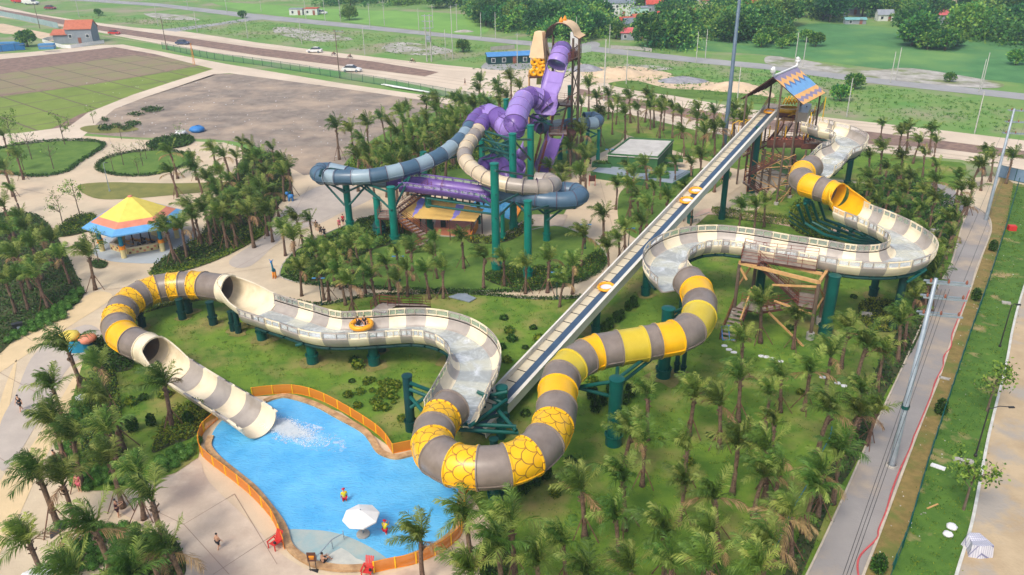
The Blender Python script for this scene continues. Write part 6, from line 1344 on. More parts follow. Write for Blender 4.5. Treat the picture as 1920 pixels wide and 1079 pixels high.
# ground cover masses
def woods(px, n, h, sz, lb):
    vs = [V((p[0], p[1], 0)) for p in px]; x0 = min(p[0] for p in px); x1 = max(p[0] for p in px); y0 = min(p[1] for p in px); y1 = max(p[1] for p in px); b = MB(); k = 0
    bl = [(rnd(x0, x1), rnd(y0, y1), rnd(5, 12), rnd(.3, 1.25)) for _ in range(n//110)]
    for cx, cy, r_, hh in bl:
        if not inpoly(V((cx, cy, 0)), vs) or any(abs(cx-q[0]) < 6+q[2] and -4 < cy-q[1] < 30 for q in HX): continue
        c = P(cx, cy); mi = random.choices([0, 1, 2], [3, 2, 3])[0]
        for _ in range(230): d = rdir(0); p = c + V((d.x*r_*.7, d.y*r_*.7, d.z*h*hh))*rnd(.7, 1.05); p.z = max(p.z, .3); leafq(b, p, (d+rdir()*.7).normalized(), sz*rnd(.6, 1.5), sz*.4, mi if rnd(0, 1) < .75 else random.randrange(3))
    tag(b.build('distant_thicket', [TL1, TL2, TL3]), lb, None, None, 'stuff')
woods([(890, 44), (900, 0), (960, -30), (1300, -30), (1300, 72), (1285, 92), (1240, 98), (1130, 66), (1060, 84), (990, 62), (930, 62)], 40000, 7.5, .85, 'thicket filling the gaps around the far village houses')
woods([(1305, 70), (1330, 10), (1350, -30), (1990, -30), (2010, 90), (1900, 90), (1772, 70), (1760, 52), (1640, 40), (1500, 40), (1470, 55), (1440, 74), (1370, 84)], 62000, 9.5, .9, 'dense thicket between the trees behind the meadow')
woods([(590, 14), (600, -28), (900, -28), (900, 20), (760, 12)], 9000, 5, .9, 'thicket behind the paddy at the top left')
cover('ground_cover', [(535, 512), (556, 478), (620, 446), (690, 412), (745, 420), (760, 450), (700, 470), (640, 500), (590, 530)], 55, .7, .3, [SHR, SHD, SHY], 'dense green shrub planting at the left end of the central island', [4, 2, 1])
cover('ground_cover', [(905, 520), (960, 500), (1060, 500), (1125, 470), (1132, 492), (1100, 520), (1040, 536), (960, 542)], 60, .4, .25, [SHR, SHY], 'low green planting along the right rim of the central island', [4, 1])
cover('ground_cover', [(640, 320), (700, 285), (800, 240), (900, 215), (960, 225), (900, 300), (800, 330), (700, 332)], 22, .5, .4, [SHR, SHD, SHY], 'green undergrowth below the palms behind the blue tube')
cover('ground_cover', [(0, 400), (70, 405), (110, 450), (150, 530), (155, 560), (110, 595), (40, 630), (-40, 660), (-40, 420)], 30, .45, .3, [SHR, SHD, SHR], 'green shrub mass under the palms at the left edge')
cover('ground_cover', [(284, 505), (330, 470), (378, 440), (395, 400), (430, 340), (470, 290), (530, 295), (548, 350), (520, 390), (500, 430), (440, 468), (380, 495), (310, 512)], 34, .6, .3, [SHR, SHD, SHY], 'green planting under the palm bed behind the gazebo', [3, 3, 1])
cover('ground_cover', [(280, 512), (300, 508), (380, 490), (440, 462), (500, 425), (504, 436), (440, 474), (370, 503), (300, 519), (282, 518)], 110, .4, .2, [SHY, SHY, SHR], 'yellow-green edging along the palm bed beside the plaza')
cover('ground_cover', [(98, 440), (140, 408), (175, 404), (190, 424), (150, 440), (110, 446)], 50, .6, .28, [SHR, SHY, SHD], 'yellow-green shrub island left of the gazebo')
cover('ground_cover', [(168, 494), (184, 488), (202, 494), (196, 504), (178, 504)], 60, .3, .2, [SHD, SHR], 'small round bed of low planting around a sapling')
cover('ground_cover', [(148, 800), (155, 740), (180, 700), (215, 700), (228, 770), (232, 850), (222, 880), (165, 868)], 95, .8, .22, [SHY, SHR, SHD], 'dense yellow-green clipped hedge mass in the left bed')
cover('ground_cover', [(285, 850), (305, 800), (335, 768), (378, 762), (392, 780), (376, 800), (362, 822), (320, 838)], 110, 1.0, .22, [SHY, SHY, SHR], 'dense yellow-green hedge mass beside the pool slide')
cover('ground_cover', [(168, 655), (185, 635), (240, 650), (250, 690), (215, 700), (180, 690)], 60, .7, .28, [SHR, SHD], 'shrubs between the plaza and the slide bend')
cover('ground_cover', [(190, 1085), (230, 1040), (270, 1010), (330, 1015), (345, 1085), (250, 1110), (190, 1110)], 60, .7, .28, [SHD, SHR], 'dark planting in the lowest left bed')
cover('ground_cover', [(230, 590), (300, 570), (420, 548), (422, 556), (310, 578), (240, 600)], 110, .45, .2, [SHR, SHY], 'clipped low hedge along the curved edge of the lawn')
cover('ground_cover', [(900, 1079), (905, 1050), (920, 1000), (945, 985), (960, 1020), (950, 1085), (930, 1100)], 60, .5, .28, [SHD, SHR], 'dark ground cover along the right of the tan pool path')
cover('ground_cover', [(1610, 572), (1650, 562), (1700, 575), (1710, 600), (1670, 625), (1620, 612)], 70, .4, .22, [SHD, SHY], 'patch of low spreading ground cover beside the right slide columns')
cover('ground_cover', [(1740, 545), (1757, 535), (1720, 640), (1660, 740), (1610, 860), (1560, 940), (1500, 1085), (1470, 1085), (1530, 930), (1600, 790), (1660, 660)], 34, .5, .3, [SHR, SHD], 'green ground cover between the palms and the walkway kerb')
cover('ground_cover', [(1600, 400), (1640, 340), (1700, 330), (1780, 370), (1800, 410), (1770, 470), (1740, 420), (1680, 400)], 26, .5, .35, [SHR, SHD], 'undergrowth beneath the palms by the cream channel')
cover('ground_cover', [(1340, 390), (1400, 398), (1500, 410), (1600, 425), (1600, 434), (1480, 425), (1350, 408)], 60, .4, .22, [SHR, SHY], 'low planting beside the pinkish garden path')
cover('ground_cover', [(1478, 415), (1500, 380), (1560, 440), (1560, 455), (1500, 440)], 40, .7, .4, [SHY, SHR], 'tall grass clumps under the upper service pipes')
cover('ground_cover', [(275, 275), (300, 262), (340, 256), (365, 262), (350, 275), (300, 282)], 40, .7, .4, [SHR, SHD], 'heap of leafy nursery plants on the bare plot')
for x, y, w_, h_ in ((285, 208, 22, 5), (255, 217, 16, 3), (197, 227, 8, 4), (198, 243, 14, 6), (218, 239, 10, 4), (250, 235, 15, 5), (235, 243, 12, 4)):
    cover('nursery_plants', [(x-w_, y), (x, y-h_), (x+w_, y-1), (x, y+h_)], 22, .7, .4, [SHD, SHR], 'block of potted nursery shrubs on the bare brown plot')
cover('ground_cover', [(880, 445), (940, 445), (985, 418), (1000, 425), (950, 455), (885, 458)], 60, .7, .25, [SHD, SHY], 'dark hedge in front of the back pool terrace')
def hedge(px, w_, h_, dens, mts, lb, sz=.2, closed=False):
    c = cr([P(*p) for p in px], 6, closed); b = MB()
    for i in range(len(c)-(0 if closed else 1)):
        a, e = c[i], c[(i+1) % len(c)]; n = int((e-a).length*dens)
        for _ in range(n): p = a.lerp(e, rnd(0, 1)) + V((rnd(-w_, w_)/2, rnd(-w_, w_)/2, rnd(.05, h_))); leafq(b, p, rdir(-.2), sz*rnd(.7, 1.3), sz*.35, random.randrange(len(mts)))
    o = b.build('edging_hedge', mts); tag(o, lb, None, None, 'stuff')
hedge([(-40, 290), (40, 272), (130, 265), (185, 268), (192, 278), (150, 305), (120, 325), (60, 332), (-40, 322)], .9, .5, 60, [SHR, SHD], 'clipped hedge around the left oval lawn', .3)
hedge([(184, 318), (196, 300), (240, 288), (300, 283), (345, 290), (356, 304), (330, 318), (280, 330), (220, 330)], .8, .45, 60, [SHR, SHD], 'clipped hedge around the round lawn', .28, True)
hedge([(530, 520), (580, 534), (680, 541), (800, 547), (960, 548), (1060, 537), (1120, 512), (1137, 485)], .7, .4, 90, [SHR, SHD], 'clipped hedge along the front of the central island', .22)
hedge([(510, 560), (600, 573), (700, 556), (860, 552), (1000, 562), (1080, 560), (1120, 550)], .6, .35, 90, [SHR, SHD], 'clipped hedge along the back edge of the big lawn', .22)
hedge([(945, 985), (930, 1010), (912, 1045), (905, 1085)], .8, .6, 90, [SHD, SHR], 'dark hedge beside the tan path right of the pool', .22)
# weeds and tufts to break up the lawn and verge
def tufts(name, px, n, sz, mts, lb):
    w = [P(*p) for p in px]; x0 = min(p.x for p in w); x1 = max(p.x for p in w); y0 = min(p.y for p in w); y1 = max(p.y for p in w); b = MB(); k = 0
    while k < n:
        p = V((rnd(x0, x1), rnd(y0, y1), .1))
        if not inpoly(p, w): k += .2; continue
        k += 1
        for _ in range(random.randint(3, 9)): leafq(b, p+V((rnd(-.25, .25), rnd(-.25, .25), 0)), rdir(.2), sz*rnd(.5, 1.2), sz*.14, random.randrange(len(mts)))
    tag(b.build(name, mts), lb, None, None, 'stuff')
tufts('grass_tufts', LB, 9000, .2, [SHR, SHY], 'short grass tufts over the big lawn')
tufts('grass_tufts', [(1900, 345), (1935, 350), (1960, 430), (1915, 552), (1885, 685), (1840, 882), (1792, 1079), (1668, 1085), (1735, 885), (1815, 640)], 4200, .2, [SHR, SHY], 'short grass tufts on the verge beyond the green fence')
tufts('grass_tufts', [(880, 130), (1100, 100), (1500, 140), (1900, 200), (1900, 255), (1500, 205), (1140, 150)], 3200, .5, [TL2, TL1], 'rough grass clumps in the field beyond the main road')
tufts('grass_tufts', [(130, 30), (480, 40), (900, 85), (980, 100), (900, 120), (480, 75), (250, 45)], 3000, .5, [TL2, TL1], 'rough grass clumps between the main road and village road')
# ================================================================ FAR BUILDINGS, VEHICLES, POLES, SMALL THINGS
TILE = mat('red_tiled_roof', L((196, 84, 66)), L((170, 70, 56)), 1, .8); OTILE = mat('orange_tiled_roof', L((190, 112, 84)), L((170, 96, 70)), 1, .8); GROOF = mat('grey_tiled_roof', L((122, 132, 142)), L((106, 116, 126)), 1, .8)
TEALR = mat('teal_sheet_roof', L((120, 176, 172)), L((106, 160, 158)), 1, .6); BROWNR = mat('brown_tiled_roof', L((150, 92, 72)), L((128, 78, 62)), 1, .8); PNKR = mat('faded_red_sheet_roof', L((206, 104, 104)), L((186, 90, 92)), 1, .7); BLUER = mat('blue_sheet_roof', L((84, 142, 196)), L((72, 128, 180)), 1, .6)
WALLW = mat('white_render', L((214, 216, 212)), L((196, 198, 194)), .6, .8); WALLG = mat('grey_render', L((146, 152, 160)), L((132, 138, 146)), .6, .8); WALLA = mat('aqua_render', L((180, 214, 208)), L((164, 198, 192)), .6, .8); GLS = mat('dark_window_glass', (.03, .04, .05), (.05, .06, .07), 1, .15); WALLC = mat('cream_render', L((214, 200, 172)), L((198, 184, 156)), .6, .8)
def house(px, py, w_, d_, h_, rz, wm, rm, lb, kind='gable', rh=1.6, st=1, name='house', cat='house'):
    c = P(px, py); t = thing(name, lb, cat, c); a = R(rz); ax = (V((math.cos(a), math.sin(a), 0)), V((-math.sin(a), math.cos(a), 0)), Z); q = lambda x, y, z: c + ax[0]*x + ax[1]*y + Z*z
    b = MB(); b.box(q(0, d_/2, h_/2), (w_, d_, h_), ax)
    if kind == 'gable':
        for x in (-w_/2, w_/2): b.tri(q(x, 0, h_), q(x, d_, h_), q(x, d_/2, h_+rh))
    b.build('wall', wm, t)
    b = MB(); o = .35
    if kind == 'gable':
        for (y0, y1) in ((-o, d_/2), (d_+o, d_/2)):
            z0 = h_-o*rh/(d_/2); p = [q(-w_/2-o, y0, z0), q(w_/2+o, y0, z0), q(w_/2+o, y1, h_+rh), q(-w_/2-o, y1, h_+rh)]; b.quad(*p); pp = [v+Z*.12 for v in p]; b.quad(*pp)
            for i in range(4): b.quad(p[i], p[(i+1) % 4], pp[(i+1) % 4], pp[i])
    elif kind == 'hip':
        r = [q(-w_/2-o, -o, h_), q(w_/2+o, -o, h_), q(w_/2+o, d_+o, h_), q(-w_/2-o, d_+o, h_)]; e0 = q(-w_/4, d_/2, h_+rh); e1 = q(w_/4, d_/2, h_+rh)
        b.quad(r[0], r[1], e1, e0); b.quad(r[2], r[3], e0, e1); b.tri(r[1], r[2], e1); b.tri(r[3], r[0], e0); b.quad(r[3], r[2], r[1], r[0])
    else: b.box(q(0, d_/2, h_+.12), (w_+.4, d_+.4, .24), ax)
    b.build('roof', rm, t)
    for s_ in range(st):
        zz = h_*(s_+.5)/st; nw = max(1, int(w_/3))
        for k in range(nw):
            x = -w_/2+w_*(k+.5)/nw; f = MB(); f.box(q(x, -.03, zz), (1.2, .08, 1.3), ax)
            if s_ == 0 and k == nw//2: f = MB(); f.box(q(x, -.03, 1.05), (1.1, .08, 2.1), ax); f.build('door', BROWNR, t); continue
            o_ = f.build('window', WHT, t); f = MB(); f.box(q(x, -.08, zz), (.95, .03, 1.05), ax); f.build('pane', GLS, o_)
    return t
house(1163, 31, 12, 7, 5.5, -3, WALLW, GROOF, 'white village house with grey-blue roof among the trees', st=2)
house(1200, 34, 7, 6, 4, -3, WALLA, WALLG, 'small aqua flat-roofed house between the grey and red roofs', 'flat')
house(1233, 28, 10, 7, 4.5, -3, WALLG, TILE, 'grey village house with wide bright red roof', rh=2.2)
house(1196, 76, 12, 6, 2.6, -6, WALLG, PNKR, 'low shed with faded red sheet roof nearest the village road', rh=1.3, name='shed', cat='shed')
house(1172, 72, 5, 4, 2.4, -6, WALLG, PNKR, 'narrow shed with pale red roof left of the wider red-roofed shed', rh=1, name='shed', cat='shed')
house(1227, 68, 6, 7, 4, 20, WALLC, WALLG, 'cream house with flat grey roof right of the low red sheds', 'flat')
house(1178, 57, 6, 5, 3, 0, WALLC, TILE, 'small cream house with red roof above the low sheds')
house(1204, 52, 6, 6, 3.2, 15, WALLG, OTILE, 'small grey house with orange roof in the village centre')
house(1190, 60, 7, 5, 3.2, 10, WALLG, GROOF, 'grey-roofed house between the orange roof and the sheds')
house(1266, 13, 11, 7, 5.5, -3, WALLW, WALLG, 'long white two-storey house at the top of the village', 'flat', st=2)
house(1185, 7, 12, 7, 4, -3, WALLW, TILE, 'house with red roof at the very top left of the village')
house(1332, 16, 9, 6, 3.5, -3, WALLC, BROWNR, 'brown-roofed house between the village and the tall pole')
house(1300, 3, 9, 6, 5, -3, WALLW, WALLW, 'white block house at the top edge left of the brown roof', 'flat', st=2)
house(1390, 2, 10, 6, 4, -3, WALLW, TILE, 'red-roofed house at the top edge behind the tall pole')
house(1568, 32, 8, 6, 3.2, -4, WALLG, TEALR, 'house with pale teal sheet roof behind the meadow')
house(1594, 28, 8, 6, 3.6, -4, WALLG, BROWNR, 'brown-red roofed house right of the teal roof')
house(1604, 46, 8, 3, 1.8, -4, WALLG, TEALR, 'low teal-roofed pen at the edge of the meadow', rh=.6, name='shed', cat='shed')
house(1787, 30, 8, 7, 7, -4, WALLC, OTILE, 'tall cream house with orange-red hipped roof at the top right', 'hip', 2.4, 2)
house(1764, 46, 6, 6, 3.6, -4, WALLG, PNKR, 'low house with maroon roof left of the tall cream house')
house(1731, 20, 5, 5, 7, -4, WALLW, WALLW, 'narrow white tower house above the meadow trees', 'flat', st=2)
house(1680, 4, 9, 6, 4, -4, WALLW, TILE, 'red-roofed house at the top edge above the meadow')
house(1892, 6, 9, 6, 5, -4, WALLW, PNKR, 'pink-roofed house at the top right corner')
house(975, 10, 11, 6, 4.5, 0, WALLW, GROOF, 'pale house with grey roof above the arched tower')
house(555, 29, 6, 4, 2.6, -4, WALLW, WALLG, 'small white shed on the field at the top, left one of a pair', 'flat', name='shed', cat='shed')
house(583, 29, 6, 4, 2.8, -4, WALLW, TILE, 'small red shed with white door at the top, right one of a pair', 'flat', name='shed', cat='shed')
house(955, 120, 13, 4.5, 2.4, 10, DGRN, BLUER, 'long dark shed with bright blue sheet roof left of the arched tower', rh=.8, name='shed', cat='shed')
for x, y, w_, d_, h_, rm, lb in [(1250, 45, 7, 5, 3, TILE, 'small red-roofed house tucked between tree clumps right of the sheds'), (1285, 40, 8, 5, 3.4, BROWNR, 'brown-roofed house at the right end of the village'), (1140, 22, 8, 6, 4, WALLW, 'white gabled house left of the grey-blue roofed one'), (1410, 24, 9, 6, 3.6, TILE, 'red-roofed house deep in the clump right of the tall mast'), (1445, 8, 10, 6, 5, TILE, 'bright red roof at the top edge right of the tall mast'), (1520, 12, 9, 6, 4, OTILE, 'orange-roofed house at the top edge above the teal roof'), (1640, 12, 9, 6, 4, TILE, 'red-roofed house above the middle of the meadow'), (1830, 8, 9, 6, 5, BROWNR, 'brown-roofed house at the top right behind the big trees'), (1120, 4, 11, 6, 5, TILE, 'long red-roofed house at the top edge of the village'), (1085, 12, 8, 6, 4, WALLW, 'white house at the upper left of the village'), (1660, 40, 6, 4, 2.6, WALLG, 'small grey hut at the back of the meadow'), (1040, 6, 9, 6, 4, GROOF, 'grey-roofed house at the top edge above the arched tower')]:
    house(x, y, w_, d_, h_, -3, WALLW, rm, lb)
# grey guard house at the left with orange roofs
gh = house(151, 82, 9, 7, 5.2, 6, WALLG, GROOF, 'grey two-storey house with orange roof and lower porch beside the main road', st=1, rh=2.6)
for ch in list(gh.children):
    if ch.name.startswith('roof'): ch.data.materials.clear(); ch.data.materials.append(OTILE)
c = P(122, 82); b = MB(); b.box(c+V((-1, 1.5, 1.7)), (5, 5, 3.4), R(6)); b.build('porch_wall', WALLG, gh)
b = MB(); b.quad(c+V((-4, -1.8, 3.2)), c+V((2, -1.2, 3.2)), c+V((1.6, 2.5, 4.8)), c+V((-4.2, 2, 4.8))); b.quad(c+V((-4, -1.8, 3.05)), c+V((-4.2, 2, 4.65)), c+V((1.6, 2.5, 4.65)), c+V((2, -1.2, 3.05))); b.build('porch_roof', OTILE, gh)
WP = bpy.data.materials.get('white_paint')
fence('white_fence', [(80, 80), (118, 91), (150, 89), (196, 82)], 'white picket fence in front of the grey house', 1.3, 2.2, WHT, WHT, 2)
fence('white_fence', [(80, 80), (92, 76), (108, 74)], 'white picket fence on the left side of the grey house', 1.3, 2.2, WHT, WHT, 2)
TR = bpy.data.materials.new('green_chain_mesh'); TR.use_nodes = True
_t = TR.node_tree; _b = _t.nodes['Principled BSDF']; _b.inputs['Base Color'].default_value = (*L((20, 110, 84)), 1); _m = _t.nodes.new('ShaderNodeMixShader'); _m.inputs[0].default_value = .35; _tr = _t.nodes.new('ShaderNodeBsdfTransparent')
_t.links.new(_tr.outputs[0], _m.inputs[1]); _t.links.new(_b.outputs[0], _m.inputs[2]); _t.links.new(_m.outputs[0], _t.nodes['Material Output'].inputs[0])
fence('mesh_fence', [(305, 92), (400, 112), (480, 122), (640, 148), (760, 168), (870, 188), (930, 198)], 'dark green post and mesh fence along the near side of the main road', 2.2, 4.5, DGRN, TR, 3)
fence('mesh_fence', [(1908, 350), (1885, 430), (1850, 540), (1815, 640), (1760, 807), (1735, 885), (1700, 1005), (1666, 1090)], 'green mesh fence running up the verge on the right', 1.5, 2.6, GRN, TR, 4)
fence('sheet_fence', [(1868, 332), (1900, 340), (1960, 352)], 'blue-grey sheet fence at the right edge beside the road', 2.2, 3, GRN, mat('blue_grey_sheet', L((120, 146, 170)), L((104, 130, 154)), .6, .7), 1)
fence('sheet_wall', [(-40, 18), (0, 30), (60, 43), (110, 54)], 'long pale teal sheet wall at the left top', 2.4, 4, WALLG, mat('pale_teal_sheet', L((150, 172, 172)), L((132, 156, 158)), .3, .8), 1)
fence('blue_hoarding', [(-20, 99), (0, 98), (48, 94)], 'bright blue hoarding at the left edge beside the nursery', 2.4, 4, BLK, BLUEP, 1)
fence('panel_wall', [(1085, 101), (1108, 98)], 'pale grey sheet gate beside the village road behind the arched tower', 2.4, 2, WALLW, WALLW, 1)
fence('block_wall', [(1145, 92), (1190, 94), (1222, 98)], 'low grey block wall in front of the village sheds', 1.2, 4, CONC, CONC, 1)
fence('block_wall', [(920, 96), (965, 92)], 'low grey block wall behind the blue-roofed shed', 1.4, 4, CONC, CONC, 1)
for k, (x, y) in enumerate(((88, 87), (20, 84))):
    b = MB(); b.box(P(x, y, .9), (5+4*k, 2.2, 1.8), R(8)); b.box(P(x, y, 1.9), (5.2+4*k, 2.4, .1), R(8), 1); tag(b.build('site_container', [BLUER, GROOF]), ['small blue container by the white fence', 'long low container behind the blue hoarding'][k], 'container')
def car(px, py, rz, m_, lb, s_=1.0, L_=4.4, truck=False):
    c = P(px, py); t = thing('truck' if truck else 'car', lb, 'truck' if truck else 'car', c); a = R(rz); ax = (V((math.cos(a), math.sin(a), 0)), V((-math.sin(a), math.cos(a), 0)), Z); q = lambda x, y, z: c+(ax[0]*x+ax[1]*y+Z*z)*s_
    pr = [(-2.2, .35), (-2.2, .85), (-2.05, .98), (-1.5, 1.02), (1.0, .98), (2.0, .8), (2.2, .6), (2.2, .35)]; cp_ = [(-1.75, 1.0), (-1.25, 1.5), (-.2, 1.56), (.4, 1.48), (1.15, .98)]
    def ext(b, p, w0, w1=None):
        k = len(p); i = len(b.v)
        for sg in (-1, 1):
            for j, (x, z) in enumerate(p): ww = w0 if (w1 is None or z < 1.1) else w1; b.v.append(q(x, sg*ww, z))
        for j in range(k): j2 = (j+1) % k; b.f.append((i+j, i+j2, i+k+j2, i+k+j)); b.m.append(0)
        b.f.append(tuple(range(i+k-1, i-1, -1))); b.m.append(0); b.f.append(tuple(range(i+k, i+2*k))); b.m.append(0)
    b = MB(); ext(b, pr, .88)
    if truck: b.box(q(-1.0, 0, 1.4), (3.4*s_, 1.9*s_, 1.6*s_), ax)
    bd = b.build('body', m_, t); b = MB(); ext(b, cp_, .8, .66); b.build('cabin_glass', GLS, t)
    b = MB(); ext(b, [(-1.2, 1.52), (-.2, 1.6), (.35, 1.52), (-.2, 1.56)], .62); b.build('roof', m_, t)
    for x in (-1.35, 1.35):
        for y in (-.84, .84):
            b = MB(); b.lathe(q(x, y, .33), [(.01, -.1), (.33*s_, -.1), (.33*s_, .1), (.01, .1)], 14, ax=(ax[0], Z, ax[1])); w = b.build('wheel', BLK, t); b = MB(); b.lathe(q(x, y+(.11 if y > 0 else -.11), .33), [(.01, .0), (.19*s_, 0)], 10, ax=(ax[0], Z, ax[1])); b.build('rim', GALV, w)
    for y in (-.62, .62):
        b = MB(); b.box(q(2.2, y, .68), (.06*s_, .34*s_, .16*s_), ax); b.build('headlight', WHT, t); b = MB(); b.box(q(-2.2, y, .78), (.06*s_, .3*s_, .16*s_), ax); b.build('tail_light', REDP, t)
    return t
car(660, 135, -8, WHT, 'white car on the near carriageway beside the dark lamp pole', 1.25); car(590, 99, 175, WHT, 'white car on the far carriageway of the main road', 1.15)
car(343, 84, -10, mat('dark_blue_car_paint', L((66, 80, 110)), L((58, 70, 98)), 1, .3), 'dark blue car on the near carriageway at the left', 1.1); car(215, 65, -12, REDP, 'red car on the near carriageway right of the grey house', 1.05)
car(95, 18, -14, mat('maroon_car_paint', L((150, 50, 60)), L((130, 40, 50)), 1, .4), 'maroon car parked on the grass at the top left', 1.3); car(60, 9, -12, WHT, 'white truck parked at the top left corner', 1.7, truck=True); car(38, 6, -12, REDP, 'red truck parked at the top left corner', 1.6, truck=True); car(603, 27, -10, WHT, 'white car parked beside the red shed in the field', 1.2)
def bike(px, py, rz, lb, top, lb2):
    c = P(px, py); t = thing('motorbike', lb, 'motorbike', c); a = R(rz); ax = V((math.cos(a), math.sin(a), 0)); sd2 = ax.cross(Z)
    for x in (-.62, .62): b = MB(); b.lathe(c+ax*x+Z*.3, [(.3+.06*math.cos(q), .06*math.sin(q)) for q in [2*math.pi*i/8 for i in range(9)]], 14, ax=(ax, Z, sd2)); b.build('wheel', BLK, t)
    b = MB(); b.rod([c+ax*.62+Z*.3, c+ax*.45+Z*.95], .05, 6); b.rod([c+ax*.42+Z*.9, c+ax*.1+Z*.5, c-ax*.3+Z*.55, c-ax*.75+Z*.75], .12, 8); b.build('frame', MARC, t, True); b = MB(); b.bar(c-ax*.6+Z*.8, c+Z*.76, .26, .1); b.build('seat', BLK, t)
    b = MB(); b.rod([c+ax*.42-sd2*.33+Z*1.02, c+ax*.42+sd2*.33+Z*1.02], .025, 5); b.build('handlebar', BLK, t)
    pp = person(px, py, lb2, a-math.pi/2, 'sit', top, BLKC, h=1.7, z=.62); pp.location = c - ax*.25 + Z*.62
bike(626, 105, 170, 'left motorbike on the far carriageway near the dark lamp pole', BLKC, 'rider in black on the left motorbike of the main road'); bike(656, 110, 170, 'middle motorbike on the far carriageway of the main road', MARC, 'rider in maroon on the middle motorbike of the main road'); bike(774, 118, -10, 'right-hand motorbike on the far carriageway beneath the transformer poles', WHC, 'rider in white shirt on the right-hand motorbike')
# poles
PC_ = mat('pale_concrete_pole', L((176, 176, 166)), L((156, 156, 148)), 1, .85)
PL = [(149, 33, 9), (297, 50, 9), (370, 61, 9), (465, 73, 9), (566, 83, 9), (610, 40, 9), (639, 41, 10), (574, 36, 9), (684, 103, 9), (694, 53, 9.5), (721, 48, 9.5), (786, 63, 9), (812, 53, 9), (857, 58, 10), (849, 111, 16), (836, 111, 9), (902, 72, 9), (929, 72, 9), (1142, 100, 9), (1305, 118, 9), (1322, 112, 9), (995, 140, 9), (970, 128, 10), (1174, 158, 9), (1382, 191, 8.5), (1491, 112, 8), (1505, 126, 8.5), (1587, 220, 8.5), (1669, 156, 8), (1679, 151, 8.5), (1835, 173, 8), (1840, 168, 9), (1827, 251, 8.5), (1080, 82, 9), (490, 22, 8), (426, 25, 8), (353, 18, 8)]
PL.sort()
for i, (x, y, h_) in enumerate(PL):
    c = P(x, y); t = thing('utility_pole', f'pale concrete pole, {ordn(i)} from the left of those standing beyond the park', 'pole', c, 'pale concrete poles beyond the park'); b = MB(); b.lathe(c, [(.14, 0), (.085, h_), (.01, h_+.02)], 8); b.build('shaft', PC_, t, True)
    if h_ > 9.2: b = MB(); b.box(c+Z*(h_-.4), (1.6, .1, .1), R(20)); b.build('crossarm', GALV, t)
def bigpole(px, py, h_, r0_, r1_, m_, lb, arms=(), name='utility_pole'):
    c = P(px, py); t = thing(name, lb, 'pole', c); b = MB(); b.lathe(c, [(r0_, 0), (r1_, h_), (.01, h_+.03)], 16); b.build('shaft', m_, t, True)
    for z_ in arms:
        for dy in (-.22, .22): b = MB(); b.box(c+V((.9, dy, z_)), (3.0, .1, .12), R(-14)); b.build('crossarm', GALV, t)
        b = MB()
        for x_ in (-.3, .9, 2.1): p = c+V((x_, -.2*x_, z_+.06)); b.lathe(p, [(.06, 0), (.1, .12), (.05, .3), (.01, .34)], 8)
        b.build('insulator', BROWNR, t, True)
    return t
t = bigpole(1671, 876, 17.2, .27, .14, GALV, 'tall galvanised pole with cross-arms standing on the grey walkway', (16.8, 15.6, 14.2)); c = P(1671, 876); b = MB(); b.lathe(c, [(.31, 5.8), (.31, 6.1)], 14); b.build('band', GRN, t); b = MB(); b.lathe(c, [(.5, .0), (.42, .25), (.36, .3)], 14); b.build('base_collar', CONC, t)
bigpole(1848, 414, 16.5, .26, .14, GALV, 'tall galvanised pole with cross-arms at the far end of the walkway', (16.2, 14.6, 13))
bigpole(1357, 282, 36, .42, .26, mat('slate_blue_mast', L((92, 112, 128)), L((82, 100, 116)), .5, .5), 'very tall slate-blue lighting mast rising beyond the top edge', (), 'lighting_mast')
bigpole(637, 147, 13, .16, .1, DWOOD, 'dark lamp pole beside the white car on the main road', (12.7,)); bigpole(313, 94, 11, .15, .1, DWOOD, 'dark lamp pole left of the red-railed fence corner', ()); bigpole(75, 54, 10, .15, .1, DWOOD, 'dark pole behind the pale sheet wall at the left', ()); bigpole(1132, 190, 14.5, .2, .12, PC_, 'tall dark-banded pole by the sandy yard behind palms', ())
t = thing('transformer_pole', 'double concrete pole carrying a transformer beyond the main road', 'pole', P(805, 116)); c = P(805, 116)
for dx in (-.7, .7): b = MB(); b.lathe(c+X*dx, [(.24, 0), (.15, 14), (.01, 14.02)], 8); b.build('shaft', PC_, t)
for z_ in (13.6, 12, 10, 6): b = MB(); b.box(c+Z*z_, (3.4 if z_ > 9 else 2, .2, .2)); b.build('crossarm', GALV, t)
b = MB(); b.box(c+Z*7, (1.3, .9, 1.2)); b.build('transformer', GALV, t)
t = thing('orange_mast', 'thin orange lattice mast by the corner of the sod plots', 'mast', P(364, 122)); b = MB(); c = P(364, 122)
for a in ((-.3, 0), (.3, 0), (0, .4)): b.rod([c+V((a[0], a[1], 0)), c+V((a[0]*.4, a[1]*.4, 6.5))], .05, 4)
for k in range(8): b.rod([c+V((-.28, 0, k*.8)), c+V((.26, 0, k*.8+.7))], .03, 4)
b.build('lattice', ORG, t)
def wire(a, b_, sag, lb):
    mb = MB(); mb.rod([a.lerp(b_, i/14)-Z*(4*sag*(i/14)*(1-i/14)) for i in range(15)], .013, 4); tag(mb.build('overhead_cable', BLK), lb, 'cable')
pr_ = P(1671, 876); p2 = P(1848, 414)
for k, dx in enumerate((-.3, .9, 2.1)):
    a_ = V((pr_.x+.9+.3*(k-1), pr_.y, 16.3)); e_ = P(1579+7*k, 1079, 15.6); wire(a_, a_+(e_-a_)*1.7, .3, ['left', 'middle', 'right'][k]+' overhead cable running from the near galvanised pole towards the viewer')
    wire(V((pr_.x+dx, pr_.y, 16.9)), V((p2.x+dx, p2.y, 16.2)), .9, ['left', 'middle', 'right'][k]+' overhead cable between the two galvanised poles')
